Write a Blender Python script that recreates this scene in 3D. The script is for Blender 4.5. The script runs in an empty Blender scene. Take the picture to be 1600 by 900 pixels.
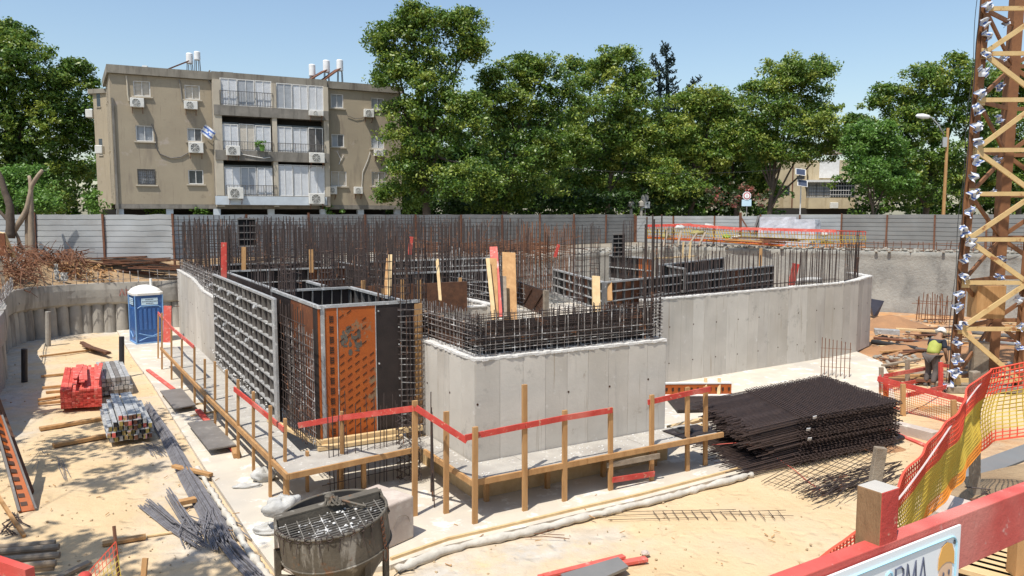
import bpy, math, random
import numpy as np
from mathutils import Vector, Matrix, noise
random.seed(7); np.random.seed(7)
SC = bpy.context.scene
COL = SC.collection
R = math.radians

# ---------------------------------------------------------------- camera
F_PX = 1200.0; TILT = math.atan(115/1200); EYE = 5.2
cam_d = bpy.data.cameras.new('camera'); cam = bpy.data.objects.new('camera', cam_d); COL.objects.link(cam)
cam_d.sensor_width = 36; cam_d.lens = 36*F_PX/1600; cam_d.clip_end = 2000; cam_d.clip_start = 0.05
cam.location = (0, 0, EYE); cam.rotation_euler = (math.pi/2 - TILT, 0, 0)
SC.camera = cam
# ---------------------------------------------------------------- sky and sun
SUN = Vector((-0.225, -0.38, 0.89)).normalized()
w = bpy.data.worlds.new('World'); SC.world = w; w.use_nodes = True
nt = w.node_tree; nt.nodes.clear()
so = nt.nodes.new('ShaderNodeOutputWorld'); bg = nt.nodes.new('ShaderNodeBackground'); sk = nt.nodes.new('ShaderNodeTexSky')
sk.sky_type = 'NISHITA'; sk.sun_disc = False
sk.sun_elevation = math.asin(SUN.z); sk.sun_rotation = math.atan2(SUN.x, SUN.y)
sk.air_density = 1.25; sk.dust_density = 1.1; sk.ozone_density = 2.2; sk.altitude = 30
bg.inputs[1].default_value = 0.125
nt.links.new(sk.outputs[0], bg.inputs[0]); nt.links.new(bg.outputs[0], so.inputs[0])
sd = bpy.data.lights.new('sun', 'SUN'); sd.energy = 4.2; sd.angle = R(0.53); sd.color = (1, .955, .88)
sun = bpy.data.objects.new('sun', sd); COL.objects.link(sun)
sun.rotation_euler = SUN.to_track_quat('Z', 'Y').to_euler()
SC.view_settings.view_transform = 'Standard'; SC.view_settings.look = 'None'
SC.view_settings.exposure = 0.35; SC.view_settings.gamma = 1

# ---------------------------------------------------------------- measuring: photo pixel -> world point on a plane
def ray(px, py):
    a = (px-800)/F_PX; b = (450-py)/F_PX
    return Vector((a, math.cos(TILT)+b*math.sin(TILT), -math.sin(TILT)+b*math.cos(TILT)))
EYEV = Vector((0, 0, EYE))
def G(px, py, z=0.0):
    r = ray(px, py); return EYEV + r*((z-EYE)/r.z)
def D(px, py, y):
    r = ray(px, py); return EYEV + r*(y/r.y)
def PL(px, py, p0, n):
    r = ray(px, py); return EYEV + r*((Vector(p0)-EYEV).dot(n)/r.dot(n))
OX, OY = -0.647, 13.5
CA, SA = math.cos(R(30)), math.sin(R(30))
def W(a, b, z=0.0): return Vector((OX+a*CA-b*SA, OY+a*SA+b*CA, z))
def V3(x, y, z=0): return Vector((x, y, z))
UZ = Vector((0, 0, 1))
rnd = random.uniform

# ---------------------------------------------------------------- materials
MATS = {}
def mk(name, c1, c2=None, scale=2.0, rough=.8, bump=.0, bscale=None, metal=0.0, detail=6, streak=None, spots=None, spec=.3, bdist=.02, stretch=None, c3=None, runs=None):
    if name in MATS: return MATS[name]
    m = bpy.data.materials.new(name); m.use_nodes = True; t = m.node_tree; N = t.nodes; L = t.links
    b = N['Principled BSDF']; b.inputs['Roughness'].default_value = rough; b.inputs['Metallic'].default_value = metal
    b.inputs['Specular IOR Level'].default_value = spec
    g = N.new('ShaderNodeNewGeometry'); pos = g.outputs['Position']
    if stretch:
        mp = N.new('ShaderNodeMapping'); mp.inputs['Scale'].default_value = stretch; L.new(pos, mp.inputs[0]); pos = mp.outputs[0]
    def nz(sc, det=detail, r=.6, p=None):
        n = N.new('ShaderNodeTexNoise'); n.inputs['Scale'].default_value = sc; n.inputs['Detail'].default_value = det
        n.inputs['Roughness'].default_value = r; L.new(p or pos, n.inputs['Vector']); return n.outputs['Fac']
    def ramp(src, a, bb):
        r = N.new('ShaderNodeMapRange'); r.inputs['From Min'].default_value = a; r.inputs['From Max'].default_value = bb; L.new(src, r.inputs['Value']); return r.outputs[0]
    def mix(f, a, bb):
        x = N.new('ShaderNodeMix'); x.data_type = 'RGBA'; L.new(f, x.inputs[0])
        for s, v in ((6, a), (7, bb)):
            if hasattr(v, 'links'): L.new(v, x.inputs[s])
            else: x.inputs[s].default_value = (*v, 1)
        return x.outputs[2]
    if c2 is None: c2 = tuple(min(1, c*.72) for c in c1)
    col = mix(ramp(nz(scale), .32, .68), c1, c2)
    if c3: col = mix(ramp(nz(scale*.23, 3), .5, .66), col, c3)
    if streak:      # (colour, xy scale, z scale, lo, hi) vertical runs of dirt or wash
        mp = N.new('ShaderNodeMapping'); mp.inputs['Scale'].default_value = (streak[1], streak[1], streak[2]); L.new(g.outputs['Position'], mp.inputs[0])
        col = mix(ramp(nz(1.0, 5, .65, mp.outputs[0]), streak[3], streak[4]), col, streak[0])
    if runs:        # thin rusty or limy runs
        mp = N.new('ShaderNodeMapping'); mp.inputs['Scale'].default_value = (11, 11, .45); mp.inputs['Location'].default_value = (3, 7, 1); L.new(g.outputs['Position'], mp.inputs[0])
        col = mix(ramp(nz(1.0, 3, .6, mp.outputs[0]), .63, .72), col, runs)
        col = mix(ramp(nz(.9, 8, .75), .6, .66), col, tuple(c*.82 for c in c2))
    if spots:       # (colour, scale, lo, hi)
        col = mix(ramp(nz(spots[1], 4, .7), spots[2], spots[3]), col, spots[0])
    L.new(col, b.inputs['Base Color'])
    if bump:
        bn = N.new('ShaderNodeBump'); bn.inputs['Strength'].default_value = bump; bn.inputs['Distance'].default_value = bdist
        L.new(nz(bscale or scale*6, 6, .65), bn.inputs['Height']); L.new(bn.outputs[0], b.inputs['Normal'])
    MATS[name] = m; return m

mk('concrete', (.53,.49,.425), (.45,.415,.36), 1.3, .85, .25, 14, streak=((.36,.335,.295), 3.2, .3, .58, .8), spots=((.56,.53,.48), 3.5, .62, .7), c3=(.42,.38,.32), runs=(.36,.3,.23))
mk('concrete_b', (.51,.475,.415), (.44,.405,.355), 1.7, .85, .25, 14, streak=((.33,.3,.265), 4.2, .3, .56, .76), spots=((.52,.49,.44), 2.6, .6, .68), c3=(.4,.36,.31), runs=(.33,.28,.22))
mk('concrete_c', (.57,.53,.465), (.49,.455,.395), 1.1, .85, .25, 14, streak=((.38,.35,.31), 2.7, .3, .56, .78), spots=((.4,.35,.29), 2.2, .64, .7), runs=(.38,.33,.26))
mk('concrete_old', (.4,.37,.32), (.28,.26,.225), 1.0, .9, .5, 9, streak=((.15,.13,.11), 1.6, .22, .52, .7), c3=(.28,.27,.25))
mk('shotcrete', (.34,.325,.285), (.22,.215,.195), .7, .95, .9, 7, streak=((.17,.165,.15), 1.1, .5, .55, .75), bdist=.05)
mk('cement_crust', (.72,.7,.66), (.55,.53,.49), 6, .95, .8, 25, bdist=.02)
mk('membrane', (.62,.58,.5), (.46,.42,.35), 4, .9, .8, 12)
mk('slab', (.62,.55,.44), (.52,.46,.37), 1.2, .95, .4, 20, spots=((.7,.67,.6), 2.0, .55, .65), c3=(.46,.42,.36))
mk('deck', (.47,.44,.38), (.36,.33,.29), 2.2, .9, .6, 25, spots=((.58,.55,.5), 7, .6, .68), c3=(.33,.3,.26))
mk('mound_soil', (.4,.28,.16), (.26,.17,.095), 1.5, .95, .8, 12, bdist=.05, c3=(.3,.17,.09))
mk('orange_soil', (.4,.21,.1), (.3,.165,.085), 1.2, .95, .8, 10, bdist=.05)
mk('street', (.3,.26,.2), (.22,.19,.15), .5, .95, .4, 10)
mk('asphalt', (.06,.06,.062), (.045,.045,.046), 2, .9, .3, 40)
mk('rubble', (.36,.33,.28), (.25,.23,.19), 2, .95, .8, 15)
mk('timber', (.5,.29,.125), (.36,.19,.075), 7, .75, .2, 30, stretch=(1,1,.25), spots=((.2,.12,.06), 6, .66, .72))
mk('timber_pale', (.68,.5,.27), (.56,.38,.19), 6, .75, .2, 30)
mk('timber_grey', (.33,.27,.2), (.22,.17,.12), 9, .85, .4, 30)
mk('timber_dark', (.16,.075,.04), (.09,.045,.028), 5, .85, .4, 20)
mk('red_paint', (.58,.075,.055), (.45,.05,.038), 5, .7, .25, 40, spots=((.55,.3,.2), 13, .6, .66), c3=(.6,.16,.12))
mk('red_faded', (.66,.14,.105), (.58,.09,.07), 4, .6, .15, 40, spots=((.7,.42,.36), 5, .55, .7))
mk('rebar', (.06,.04,.032), (.038,.028,.025), 9, .75, spec=.4, spots=((.22,.1,.05), 3, .58, .66))
mk('rebar_dark', (.045,.033,.03), (.075,.05,.043), 6, .7, spec=.4)
mk('rebar_rust', (.24,.105,.05), (.12,.06,.04), 5, .8)
mk('rebar_splash', (.3,.28,.26), (.09,.065,.055), 7, .8, spots=((.6,.58,.55), 5, .55, .62))
mk('rebar_grey', (.23,.225,.235), (.13,.12,.125), 8, .6, spec=.5)
mk('alu', (.46,.455,.44), (.3,.295,.28), 5, .6, .2, 30, metal=.25, spots=((.66,.65,.62), 8, .58, .64))
mk('ply_black', (.024,.018,.016), (.042,.03,.026), 2.5, .55, .1, 30, streak=((.22,.2,.19), 4, .8, .64, .72))
mk('ply_brown', (.2,.07,.03), (.13,.05,.025), 3, .6, .1, 30, spots=((.3,.12,.05), 2, .55, .65))
mk('ply_orange', (.42,.105,.018), (.34,.08,.018), 3, .55, .1, 30, spots=((.27,.13,.06), 2.2, .6, .66))
mk('ply_orange_worn', (.43,.108,.018), (.34,.08,.018), 3, .55, .1, 30, spots=((.24,.15,.08), 2.0, .57, .63))
mk('alu_dim', (.2,.195,.185), (.13,.125,.12), 5, .6, .2, 30, metal=.25, spots=((.42,.41,.38), 8, .6, .66))
mk('ply_smear', (.2,.16,.12), (.3,.25,.2), 5, .8)
mk('ink', (.045,.02,.012), (.07,.03,.015), 6, .6)
mk('steel_plate', (.15,.135,.12), (.22,.2,.18), 2, .5, .15, 20, spec=.5, spots=((.3,.28,.25), 2, .6, .66))
mk('galv', (.47,.47,.46), (.37,.375,.37), .6, .42, .2, 1.5, metal=.35, spec=.5, streak=((.42,.43,.43), 1.5, 5, .55, .75))
mk('galv_old', (.27,.265,.25), (.21,.205,.195), .8, .55, .12, 3, metal=.25, streak=((.26,.24,.22), 1.5, 5, .5, .7))
mk('rust', (.2,.085,.045), (.12,.055,.035), 4, .8, .2, 20)
mk('post_wood', (.3,.18,.09), (.22,.125,.06), 9, .85, .5, 40, stretch=(1,1,.25))
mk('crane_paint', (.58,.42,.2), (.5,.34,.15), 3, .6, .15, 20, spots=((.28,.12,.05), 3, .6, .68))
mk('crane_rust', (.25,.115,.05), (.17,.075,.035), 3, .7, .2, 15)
mk('plaster', (.37,.31,.22), (.32,.265,.19), .6, .9, .35, 12, streak=((.2,.16,.125), .9, .16, .56, .74), spots=((.4,.335,.27), .7, .62, .7), runs=(.24,.19,.14))
mk('plaster_pale', (.52,.46,.36), (.43,.375,.29), .8, .9, .2, 12, streak=((.3,.25,.2), 1.5, .3, .55, .7))
mk('parapet', (.3,.27,.22), (.2,.18,.145), .8, .9, .3, 12, streak=((.12,.1,.08), 2.5, .3, .5, .7))
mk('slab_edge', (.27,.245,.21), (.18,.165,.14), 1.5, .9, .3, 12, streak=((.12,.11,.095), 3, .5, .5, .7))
mk('shutter_white', (.68,.69,.7), (.6,.61,.62), 2, .6, streak=((.5,.5,.48), 4, .5, .6, .8))
mk('shutter_cream', (.62,.56,.47), (.54,.49,.41), 2, .6)
mk('shutter_grey', (.42,.44,.46), (.36,.38,.4), 2, .6)
mk('frame_white', (.72,.71,.68), (.6,.58,.54), 4, .6)
mk('glass_dark', (.035,.045,.055), (.06,.07,.08), 1.5, .12, spec=.6)
mk('iron', (.09,.085,.08), (.14,.13,.12), 5, .6)
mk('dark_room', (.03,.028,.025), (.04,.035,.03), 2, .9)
mk('ac_white', (.7,.69,.64), (.6,.58,.53), 3, .6, spots=((.45,.4,.33), 3, .62, .72))
mk('ac_dark', (.07,.07,.065), (.12,.12,.11), 9, .6)
mk('pillar', (.55,.6,.64), (.46,.5,.53), 2, .85)
mk('tank_white', (.8,.8,.79), (.68,.67,.64), 3, .5)
mk('blue_plastic', (.04,.14,.38), (.035,.11,.31), 2, .42, .08, 8, spec=.5, spots=((.12,.25,.5), 3, .6, .75))
mk('blue_light', (.22,.38,.6), (.16,.3,.52), 4, .5)
mk('white_plastic', (.8,.78,.72), (.7,.67,.6), 2, .45)
mk('label_blue', (.55,.72,.8), (.5,.66,.75), 5, .5)
mk('sack', (.52,.51,.48), (.38,.37,.34), 5, .85, .6, 15)
mk('bucket', (.135,.115,.085), (.08,.068,.052), 3, .7, .4, 15, streak=((.3,.275,.23), 5, 1.2, .58, .68), spots=((.17,.09,.045), 4, .6, .68), spec=.4)
mk('bucket_grid', (.2,.185,.16), (.12,.105,.085), 9, .85, spots=((.6,.58,.54), 5, .56, .62))
mk('black_void', (.012,.011,.011), (.016,.015,.014), 3, .9)
mk('red_rail', (.6,.115,.09), (.5,.075,.06), 8, .6, .2, 60, spots=((.62,.32,.27), 14, .6, .68), c3=(.6,.2,.16))
mk('bucket_in', (.06,.055,.05), (.035,.03,.028), 3, .8)
mk('block', (.52,.44,.37), (.44,.36,.3), 2.2, .95, .4, 14, streak=((.4,.3,.25), 3, 1, .6, .75), spots=((.6,.54,.46), 1.5, .55, .7))
mk('bark', (.13,.1,.075), (.08,.06,.045), 6, .95, .6, 12)
mk('bark_pale', (.36,.28,.2), (.22,.165,.115), 5, .95, .6, 10, stretch=(1,1,.3))
mk('conifer', (.035,.055,.045), (.02,.035,.03), 3, .9)
mk('black_plastic', (.025,.025,.026), (.04,.04,.04), 3, .45)
mk('net_red', (.72,.1,.05), (.62,.07,.04), 5, .55)
mk('net_yellow', (.56,.42,.07), (.48,.33,.05), 5, .55)
mk('net_orange', (.75,.3,.04), (.7,.24,.04), 5, .55)
mk('net_white', (.72,.62,.58), (.62,.5,.46), 5, .55)
mk('wrap', (.55,.56,.59), (.38,.39,.42), 2, .35, .6, 5, spec=.5, bdist=.05)
mk('sign_white', (.85,.86,.84), (.82,.83,.82), 2, .4)
mk('sign_blue', (.42,.68,.8), (.4,.66,.78), 2, .4)
mk('sign_ink', (.1,.11,.16), (.1,.11,.16), 2, .5)
mk('sign_red', (.55,.12,.12), (.5,.1,.1), 2, .5)
mk('skin_print', (.78,.52,.34), (.76,.5,.32), 2, .5)
mk('hat_print', (.78,.42,.1), (.76,.4,.1), 2, .5)
mk('flag_blue', (.06,.12,.35), (.08,.15,.4), 3, .7)
mk('flag_white', (.62,.63,.64), (.5,.51,.53), 3, .7)
mk('skin', (.3,.17,.1), (.26,.15,.09), 4, .6)
mk('shirt_navy', (.025,.03,.045), (.03,.035,.05), 5, .85)
mk('vest', (.42,.45,.1), (.33,.36,.08), 5, .7)
mk('jeans', (.12,.1,.09), (.09,.075,.07), 5, .85)
mk('tarp_black', (.04,.04,.055), (.06,.06,.075), 3, .4, .3, 6)
mk('straw_net', (.3,.27,.1), (.25,.2,.08), 3, .8)
mk('green_bag', (.2,.38,.08), (.15,.3,.06), 3, .7)
mk('solar', (.06,.07,.1), (.04,.05,.08), 3, .15, spec=.7)
mk('stone_litter', (.5,.38,.24), (.38,.28,.17), 4, .95)
mk('cable_black', (.03,.03,.03), (.05,.05,.05), 4, .6)
mk('hose_red', (.6,.12,.08), (.5,.1,.07), 4, .6)

def leafmat(name, dark, mid, tip):
    m = bpy.data.materials.new(name); m.use_nodes = True; t = m.node_tree; N = t.nodes; L = t.links; N.clear()
    out = N.new('ShaderNodeOutputMaterial'); d = N.new('ShaderNodeBsdfDiffuse'); tr = N.new('ShaderNodeBsdfTranslucent'); ms = N.new('ShaderNodeMixShader')
    gl = N.new('ShaderNodeBsdfGlossy'); gl.inputs['Roughness'].default_value = .45; m2 = N.new('ShaderNodeMixShader'); m2.inputs[0].default_value = .04
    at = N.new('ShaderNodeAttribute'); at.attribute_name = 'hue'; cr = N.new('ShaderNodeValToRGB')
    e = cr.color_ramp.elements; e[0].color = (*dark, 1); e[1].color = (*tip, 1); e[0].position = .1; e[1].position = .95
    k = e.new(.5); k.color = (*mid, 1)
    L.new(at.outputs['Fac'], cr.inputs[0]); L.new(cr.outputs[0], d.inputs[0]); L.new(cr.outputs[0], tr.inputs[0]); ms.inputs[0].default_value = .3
    L.new(d.outputs[0], ms.inputs[1]); L.new(tr.outputs[0], ms.inputs[2]); L.new(ms.outputs[0], m2.inputs[1]); L.new(gl.outputs[0], m2.inputs[2]); L.new(m2.outputs[0], out.inputs[0])
    MATS[name] = m
leafmat('leaf_dark', (.03,.065,.013), (.055,.11,.018), (.11,.16,.028))
leafmat('leaf_mid', (.04,.092,.014), (.1,.185,.024), (.27,.32,.045))
leafmat('leaf_light', (.05,.115,.018), (.13,.22,.03), (.32,.35,.055))
leafmat('leaf_fresh', (.05,.13,.02), (.1,.21,.03), (.17,.29,.05))
leafmat('leaf_red', (.035,.06,.02), (.07,.09,.035), (.45,.1,.09))
leafmat('needle', (.015,.03,.025), (.025,.045,.035), (.04,.06,.045))

# ---------------------------------------------------------------- mesh helpers
ORG = {}
class MB:
    def __init__(s): s.v = []; s.f = []; s.mi = []; s.cur = 0
    def add(s, vs, fs):
        n = len(s.v); s.v += [tuple(p) for p in vs]; s.f += [tuple(i+n for i in f) for f in fs]; s.mi += [s.cur]*len(fs); return s
    def para(s, o, a, b, c):
        o = Vector(o); a = Vector(a); b = Vector(b); c = Vector(c)
        if a.cross(b).dot(c) < 0: a, b = b, a
        p = [o, o+a, o+a+b, o+b, o+c, o+a+c, o+a+b+c, o+b+c]
        return s.add(p, [(0,3,2,1),(4,5,6,7),(0,1,5,4),(1,2,6,5),(2,3,7,6),(3,0,4,7)])
    def box(s, c, sz, rz=0.0, M=None):
        c = Vector(c)
        M = M or Matrix.Rotation(rz, 3, 'Z')
        a = M@Vector((sz[0],0,0)); b = M@Vector((0,sz[1],0)); d = M@Vector((0,0,sz[2]))
        return s.para(c-a/2-b/2-d/2, a, b, d)
    def bar(s, p, q, wd, ht, up=UZ):
        p = Vector(p); q = Vector(q); d = q-p; up = Vector(up)
        side = d.cross(up)
        if side.length < 1e-6: side = d.cross(Vector((CA,SA,0)))
        side.normalize(); u2 = side.cross(d).normalized()
        return s.para(p-side*wd/2-u2*ht/2, d, side*wd, u2*ht)
    def tube(s, p, q, r, n=4, r2=None, cap=False):
        p = Vector(p); q = Vector(q); r2 = r if r2 is None else r2
        d = (q-p)
        if d.length < 1e-7: return s
        d.normalize(); a = d.orthogonal().normalized(); b = d.cross(a)
        vs = []
        for c, rr in ((p, r), (q, r2)):
            for i in range(n):
                t = 2*math.pi*i/n; vs.append(c+a*math.cos(t)*rr+b*math.sin(t)*rr)
        fs = [(i, (i+1)%n, n+(i+1)%n, n+i) for i in range(n)]
        if cap: fs += [tuple(range(n))[::-1], tuple(range(n, 2*n))]
        return s.add(vs, fs)
    def path(s, pts, r, n=5, rr=None):
        pts = [Vector(p) for p in pts]; vs = []; m = len(pts)
        a = None
        for i, p in enumerate(pts):
            d = (pts[min(i+1, m-1)]-pts[max(i-1, 0)]).normalized()
            a = d.orthogonal().normalized() if a is None else (a-d*a.dot(d)).normalized()
            b = d.cross(a); q = rr[i] if rr else r
            for k in range(n):
                t = 2*math.pi*k/n; vs.append(p+a*math.cos(t)*q+b*math.sin(t)*q)
        fs = [(i*n+k, i*n+(k+1)%n, (i+1)*n+(k+1)%n, (i+1)*n+k) for i in range(m-1) for k in range(n)]
        fs += [tuple(range(n))[::-1], tuple(range((m-1)*n, m*n))]
        return s.add(vs, fs)
    def lathe(s, c, prof, n=16, M=None, cap=True):
        c = Vector(c); vs = []
        for r, z in prof:
            for k in range(n):
                t = 2*math.pi*k/n; v = Vector((r*math.cos(t), r*math.sin(t), z)); vs.append(c+(M@v if M else v))
        fs = [(i*n+k, i*n+(k+1)%n, (i+1)*n+(k+1)%n, (i+1)*n+k) for i in range(len(prof)-1) for k in range(n)]
        if cap: fs += [tuple(range(n))[::-1], tuple(range((len(prof)-1)*n, len(prof)*n))]
        return s.add(vs, fs)
    def prism(s, pts, z0, z1):
        n = len(pts); vs = [(p[0], p[1], z0) for p in pts]+[(p[0], p[1], z1) for p in pts]
        ar = sum(pts[i][0]*pts[(i+1)%n][1]-pts[(i+1)%n][0]*pts[i][1] for i in range(n))
        idx = list(range(n)) if ar > 0 else list(range(n))[::-1]
        fs = [tuple(idx[::-1]), tuple(i+n for i in idx)]+[(idx[i], idx[(i+1)%n], idx[(i+1)%n]+n, idx[i]+n) for i in range(n)]
        return s.add(vs, fs)
    def quad(s, a, b, c, d): return s.add([a, b, c, d], [(0,1,2,3)])
    def obj(s, name, mat, parent=None, kind=None, smooth=False, label=None, cat=None, group=None, origin=None, extra=()):
        if not s.v: return None
        if parent is not None: o0 = ORG[parent.name]
        elif origin is not None: o0 = Vector(origin)
        elif kind == 'structure': o0 = Vector((0,0,0))
        else:
            xs = [v[0] for v in s.v]; ys = [v[1] for v in s.v]; zs = [v[2] for v in s.v]
            o0 = Vector(((min(xs)+max(xs))/2, (min(ys)+max(ys))/2, min(zs)))
        me = bpy.data.meshes.new(name)
        me.from_pydata([(v[0]-o0.x, v[1]-o0.y, v[2]-o0.z) for v in s.v], [], s.f)
        me.materials.append(MATS[mat])
        for e in extra: me.materials.append(MATS[e])
        if extra: me.polygons.foreach_set('material_index', s.mi)
        if smooth: me.polygons.foreach_set('use_smooth', [True]*len(me.polygons))
        o = bpy.data.objects.new(name, me); COL.objects.link(o)
        if parent is not None: o.parent = parent
        else: o.location = o0
        ORG[o.name] = o0
        tag(o, label, cat, group, kind); return o
def tag(o, label=None, cat=None, group=None, kind=None):
    if label: o['label'] = label
    if cat: o['category'] = cat
    if group: o['group'] = group
    if kind: o['kind'] = kind
def thing(name, label, cat, loc, group=None):
    o = bpy.data.objects.new(name, None); COL.objects.link(o); o.location = loc; o.empty_display_size = .2
    ORG[o.name] = Vector(loc); tag(o, label, cat, group); return o
def bevel(o, wd=.006, seg=1):
    m = o.modifiers.new('bevel', 'BEVEL'); m.width = wd; m.segments = seg; m.limit_method = 'ANGLE'; return o
def instance(o, loc, rz=0.0, label=None, parent=None):
    """copy of a thing with its parts; parent is used for the recursion only"""
    c = o.copy(); COL.objects.link(c)
    if parent is not None: c.parent = parent
    else:
        c.location = loc; c.rotation_euler = (0, 0, rz)
        if label: c['label'] = label
    for ch in [x for x in bpy.data.objects if x.parent == o]: instance(ch, None, parent=c)
    return c
def n3(x, y, z=0.0): return noise.noise(Vector((x, y, z)))
# ================================================================ SETTING: pit, street level, footing
PIT = [(-9.6,6,2.3),(-11.4,12,2.3),(-12.6,17,2.3),(-15.9,23.5,2.25),(-18.9,28,2.2),(-20.0,31,2.2),(-19.0,33.2,2.2),(-16.4,34.4,2.2),(-12.5,36.2,2.25),
       (-5,40.5,2.4),(3,45,2.8),(9,47.6,3.15),(13,45.8,3.2),(18,42.6,3.2),(25,38.6,3.2),(34,34,3.2),(31,20,2.9),(20,11.5,2.6),(9,9,2.6),(5,7.7,2.6),(3.5,6.5,2.6),(1,3.6,2.6),(-2,5.0,2.5),(-6,5.2,2.4)]
def resample(pts, step, closed=True):
    out = []; n = len(pts)
    for i in range(n if closed else n-1):
        p0, p1, p2, p3 = [Vector(pts[(i+k) % n] if closed else pts[min(max(i+k, 0), n-1)]) for k in (-1, 0, 1, 2)]
        k = max(1, int(round((p2-p1).length/step)))
        for j in range(k):
            t = j/k; out.append(.5*((2*p1)+(-p0+p2)*t+(2*p0-5*p1+4*p2-p3)*t*t+(-p0+3*p1-3*p2+p3)*t**3))
    if not closed: out.append(Vector(pts[-1]))
    return out
PATH = resample(PIT, .5)
def outward(i):
    n = len(PATH); d = PATH[(i+1) % n]-PATH[i-1]; return Vector((d.y, -d.x, 0)).normalized()*-1
CEN = Vector((4, 24, 0))
# direction of travel left-front -> back -> right is clockwise, so the outside is on the left hand
def out_at(i):
    o = outward(i); 
    return o
# pit floor ---------------------------------------------------------------
def soil(x, y):
    """sand / grey dust / orange weights"""
    g = 0.0
    g = max(g, 1-abs(n3(x*.15, y*.15))*0-1)
    a, b = (x-OX)*CA+(y-OY)*SA, -(x-OX)*SA+(y-OY)*CA
    d1 = 1-min(1, abs(b+2.3)/1.0) if -2.5 < a < 1.5 else 0
    d2 = max(0, 1-math.hypot(x+1.0, y-9.8)/2.6)
    d3 = max(0, 1-abs(a+4.6)/.9) if 0 < b < 12 else 0
    near = min((Vector((x, y, 0))-Vector((p.x, p.y, 0))).length_squared for p in PATH[:90:3])
    d4 = max(0, 1-math.sqrt(near)/1.9)
    g = min(1, max(d1*.8, d2*1.4, d3*.6, d4*1.3)+n3(x*.9, y*.9, 3)*.45)
    o = max(0, min(1, (x-10.2)/2.2))*max(0, min(1, (y-25.0+max(0, 14-x)*.2)/3.0))
    o = max(o, .75*max(0, 1-math.hypot(x-11.0, y-17.6)/3.0))
    o = min(1, max(0, o*1.2+n3(x*.6, y*.6, 9)*.5*(o > .02)))
    return max(0, g), o
def floor_sheet():
    x0, x1, y0, y1, st = -22, 36, 3, 50, .3
    nx = int((x1-x0)/st)+1; ny = int((y1-y0)/st)+1
    xs = np.linspace(x0, x1, nx); ys = np.linspace(y0, y1, ny)
    v = []; c = []
    for y in ys:
        for x in xs:
            z = .030*n3(x*.7, y*.7)+.018*n3(x*2.1, y*2.1)-.012
            v.append((x, y, z)); g, o = soil(x, y); c.append((g, o, 0, 1))
    v = np.array(v, 'f4'); i = np.arange(nx*ny).reshape(ny, nx)
    f = np.stack([i[:-1,:-1], i[:-1,1:], i[1:,1:], i[1:,:-1]], -1).reshape(-1, 4)
    me = bpy.data.meshes.new('pit_floor'); me.vertices.add(len(v)); me.vertices.foreach_set('co', v.ravel())
    me.loops.add(f.size); me.loops.foreach_set('vertex_index', f.ravel().astype('i4'))
    me.polygons.add(len(f)); me.polygons.foreach_set('loop_start', np.arange(0, f.size, 4, dtype='i4'))
    me.polygons.foreach_set('use_smooth', [True]*len(f))
    me.update(calc_edges=True); me.validate()
    ca = me.color_attributes.new('soil', 'FLOAT_COLOR', 'POINT'); ca.data.foreach_set('color', np.array(c, 'f4').ravel())
    o = bpy.data.objects.new('sand_ground', me); COL.objects.link(o); tag(o, kind='structure')
    m = bpy.data.materials.new('sand'); m.use_nodes = True; t = m.node_tree; N = t.nodes; L = t.links; b = N['Principled BSDF']
    b.inputs['Roughness'].default_value = .95; b.inputs['Specular IOR Level'].default_value = .1
    g = N.new('ShaderNodeNewGeometry'); at = N.new('ShaderNodeAttribute'); at.attribute_name = 'soil'; sp = N.new('ShaderNodeSeparateColor'); L.new(at.outputs['Color'], sp.inputs[0])
    def nz(s, d=6, r=.6):
        n = N.new('ShaderNodeTexNoise'); n.inputs['Scale'].default_value = s; n.inputs['Detail'].default_value = d; n.inputs['Roughness'].default_value = r; L.new(g.outputs['Position'], n.inputs['Vector']); return n.outputs['Fac']
    def rp(s, a, bb):
        r = N.new('ShaderNodeMapRange'); r.inputs['From Min'].default_value = a; r.inputs['From Max'].default_value = bb; L.new(s, r.inputs['Value']); return r.outputs[0]
    def mx(f, a, bb):
        x = N.new('ShaderNodeMix'); x.data_type = 'RGBA'; L.new(f, x.inputs[0])
        for k, vv in ((6, a), (7, bb)):
            if hasattr(vv, 'links'): L.new(vv, x.inputs[k])
            else: x.inputs[k].default_value = (*vv, 1)
        return x.outputs[2]
    c = mx(rp(nz(.8), .3, .7), (.64,.48,.29), (.56,.41,.235))
    c = mx(rp(nz(5, 8, .75), .56, .72), c, (.45,.32,.175))
    c = mx(rp(nz(.35, 4), .56, .7), c, (.6,.485,.325))
    c = mx(rp(nz(28, 3, .7), .66, .76), c, (.42,.29,.17))
    gm = N.new('ShaderNodeMath'); gm.operation = 'MULTIPLY'; gm.use_clamp = True; L.new(sp.outputs[0], gm.inputs[0]); L.new(rp(nz(1.6, 7, .7), .3, .55), gm.inputs[1])
    c = mx(gm.outputs[0], c, mx(rp(nz(3), .35, .65), (.58,.54,.47), (.44,.41,.36)))
    om = N.new('ShaderNodeMath'); om.operation = 'MULTIPLY'; om.use_clamp = True; L.new(sp.outputs[1], om.inputs[0]); L.new(rp(nz(1.1, 7, .7), .25, .5), om.inputs[1])
    c = mx(om.outputs[0], c, mx(rp(nz(.9, 7), .38, .62), (.5,.25,.1), (.36,.235,.15)))
    L.new(c, b.inputs['Base Color'])
    bn = N.new('ShaderNodeBump'); bn.inputs['Strength'].default_value = .7; bn.inputs['Distance'].default_value = .07; L.new(nz(2.6, 8, .62), bn.inputs['Height'])
    b2 = N.new('ShaderNodeBump'); b2.inputs['Strength'].default_value = .45; b2.inputs['Distance'].default_value = .02; L.new(nz(22, 6, .7), b2.inputs['Height']); L.new(bn.outputs[0], b2.inputs['Normal'])
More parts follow.
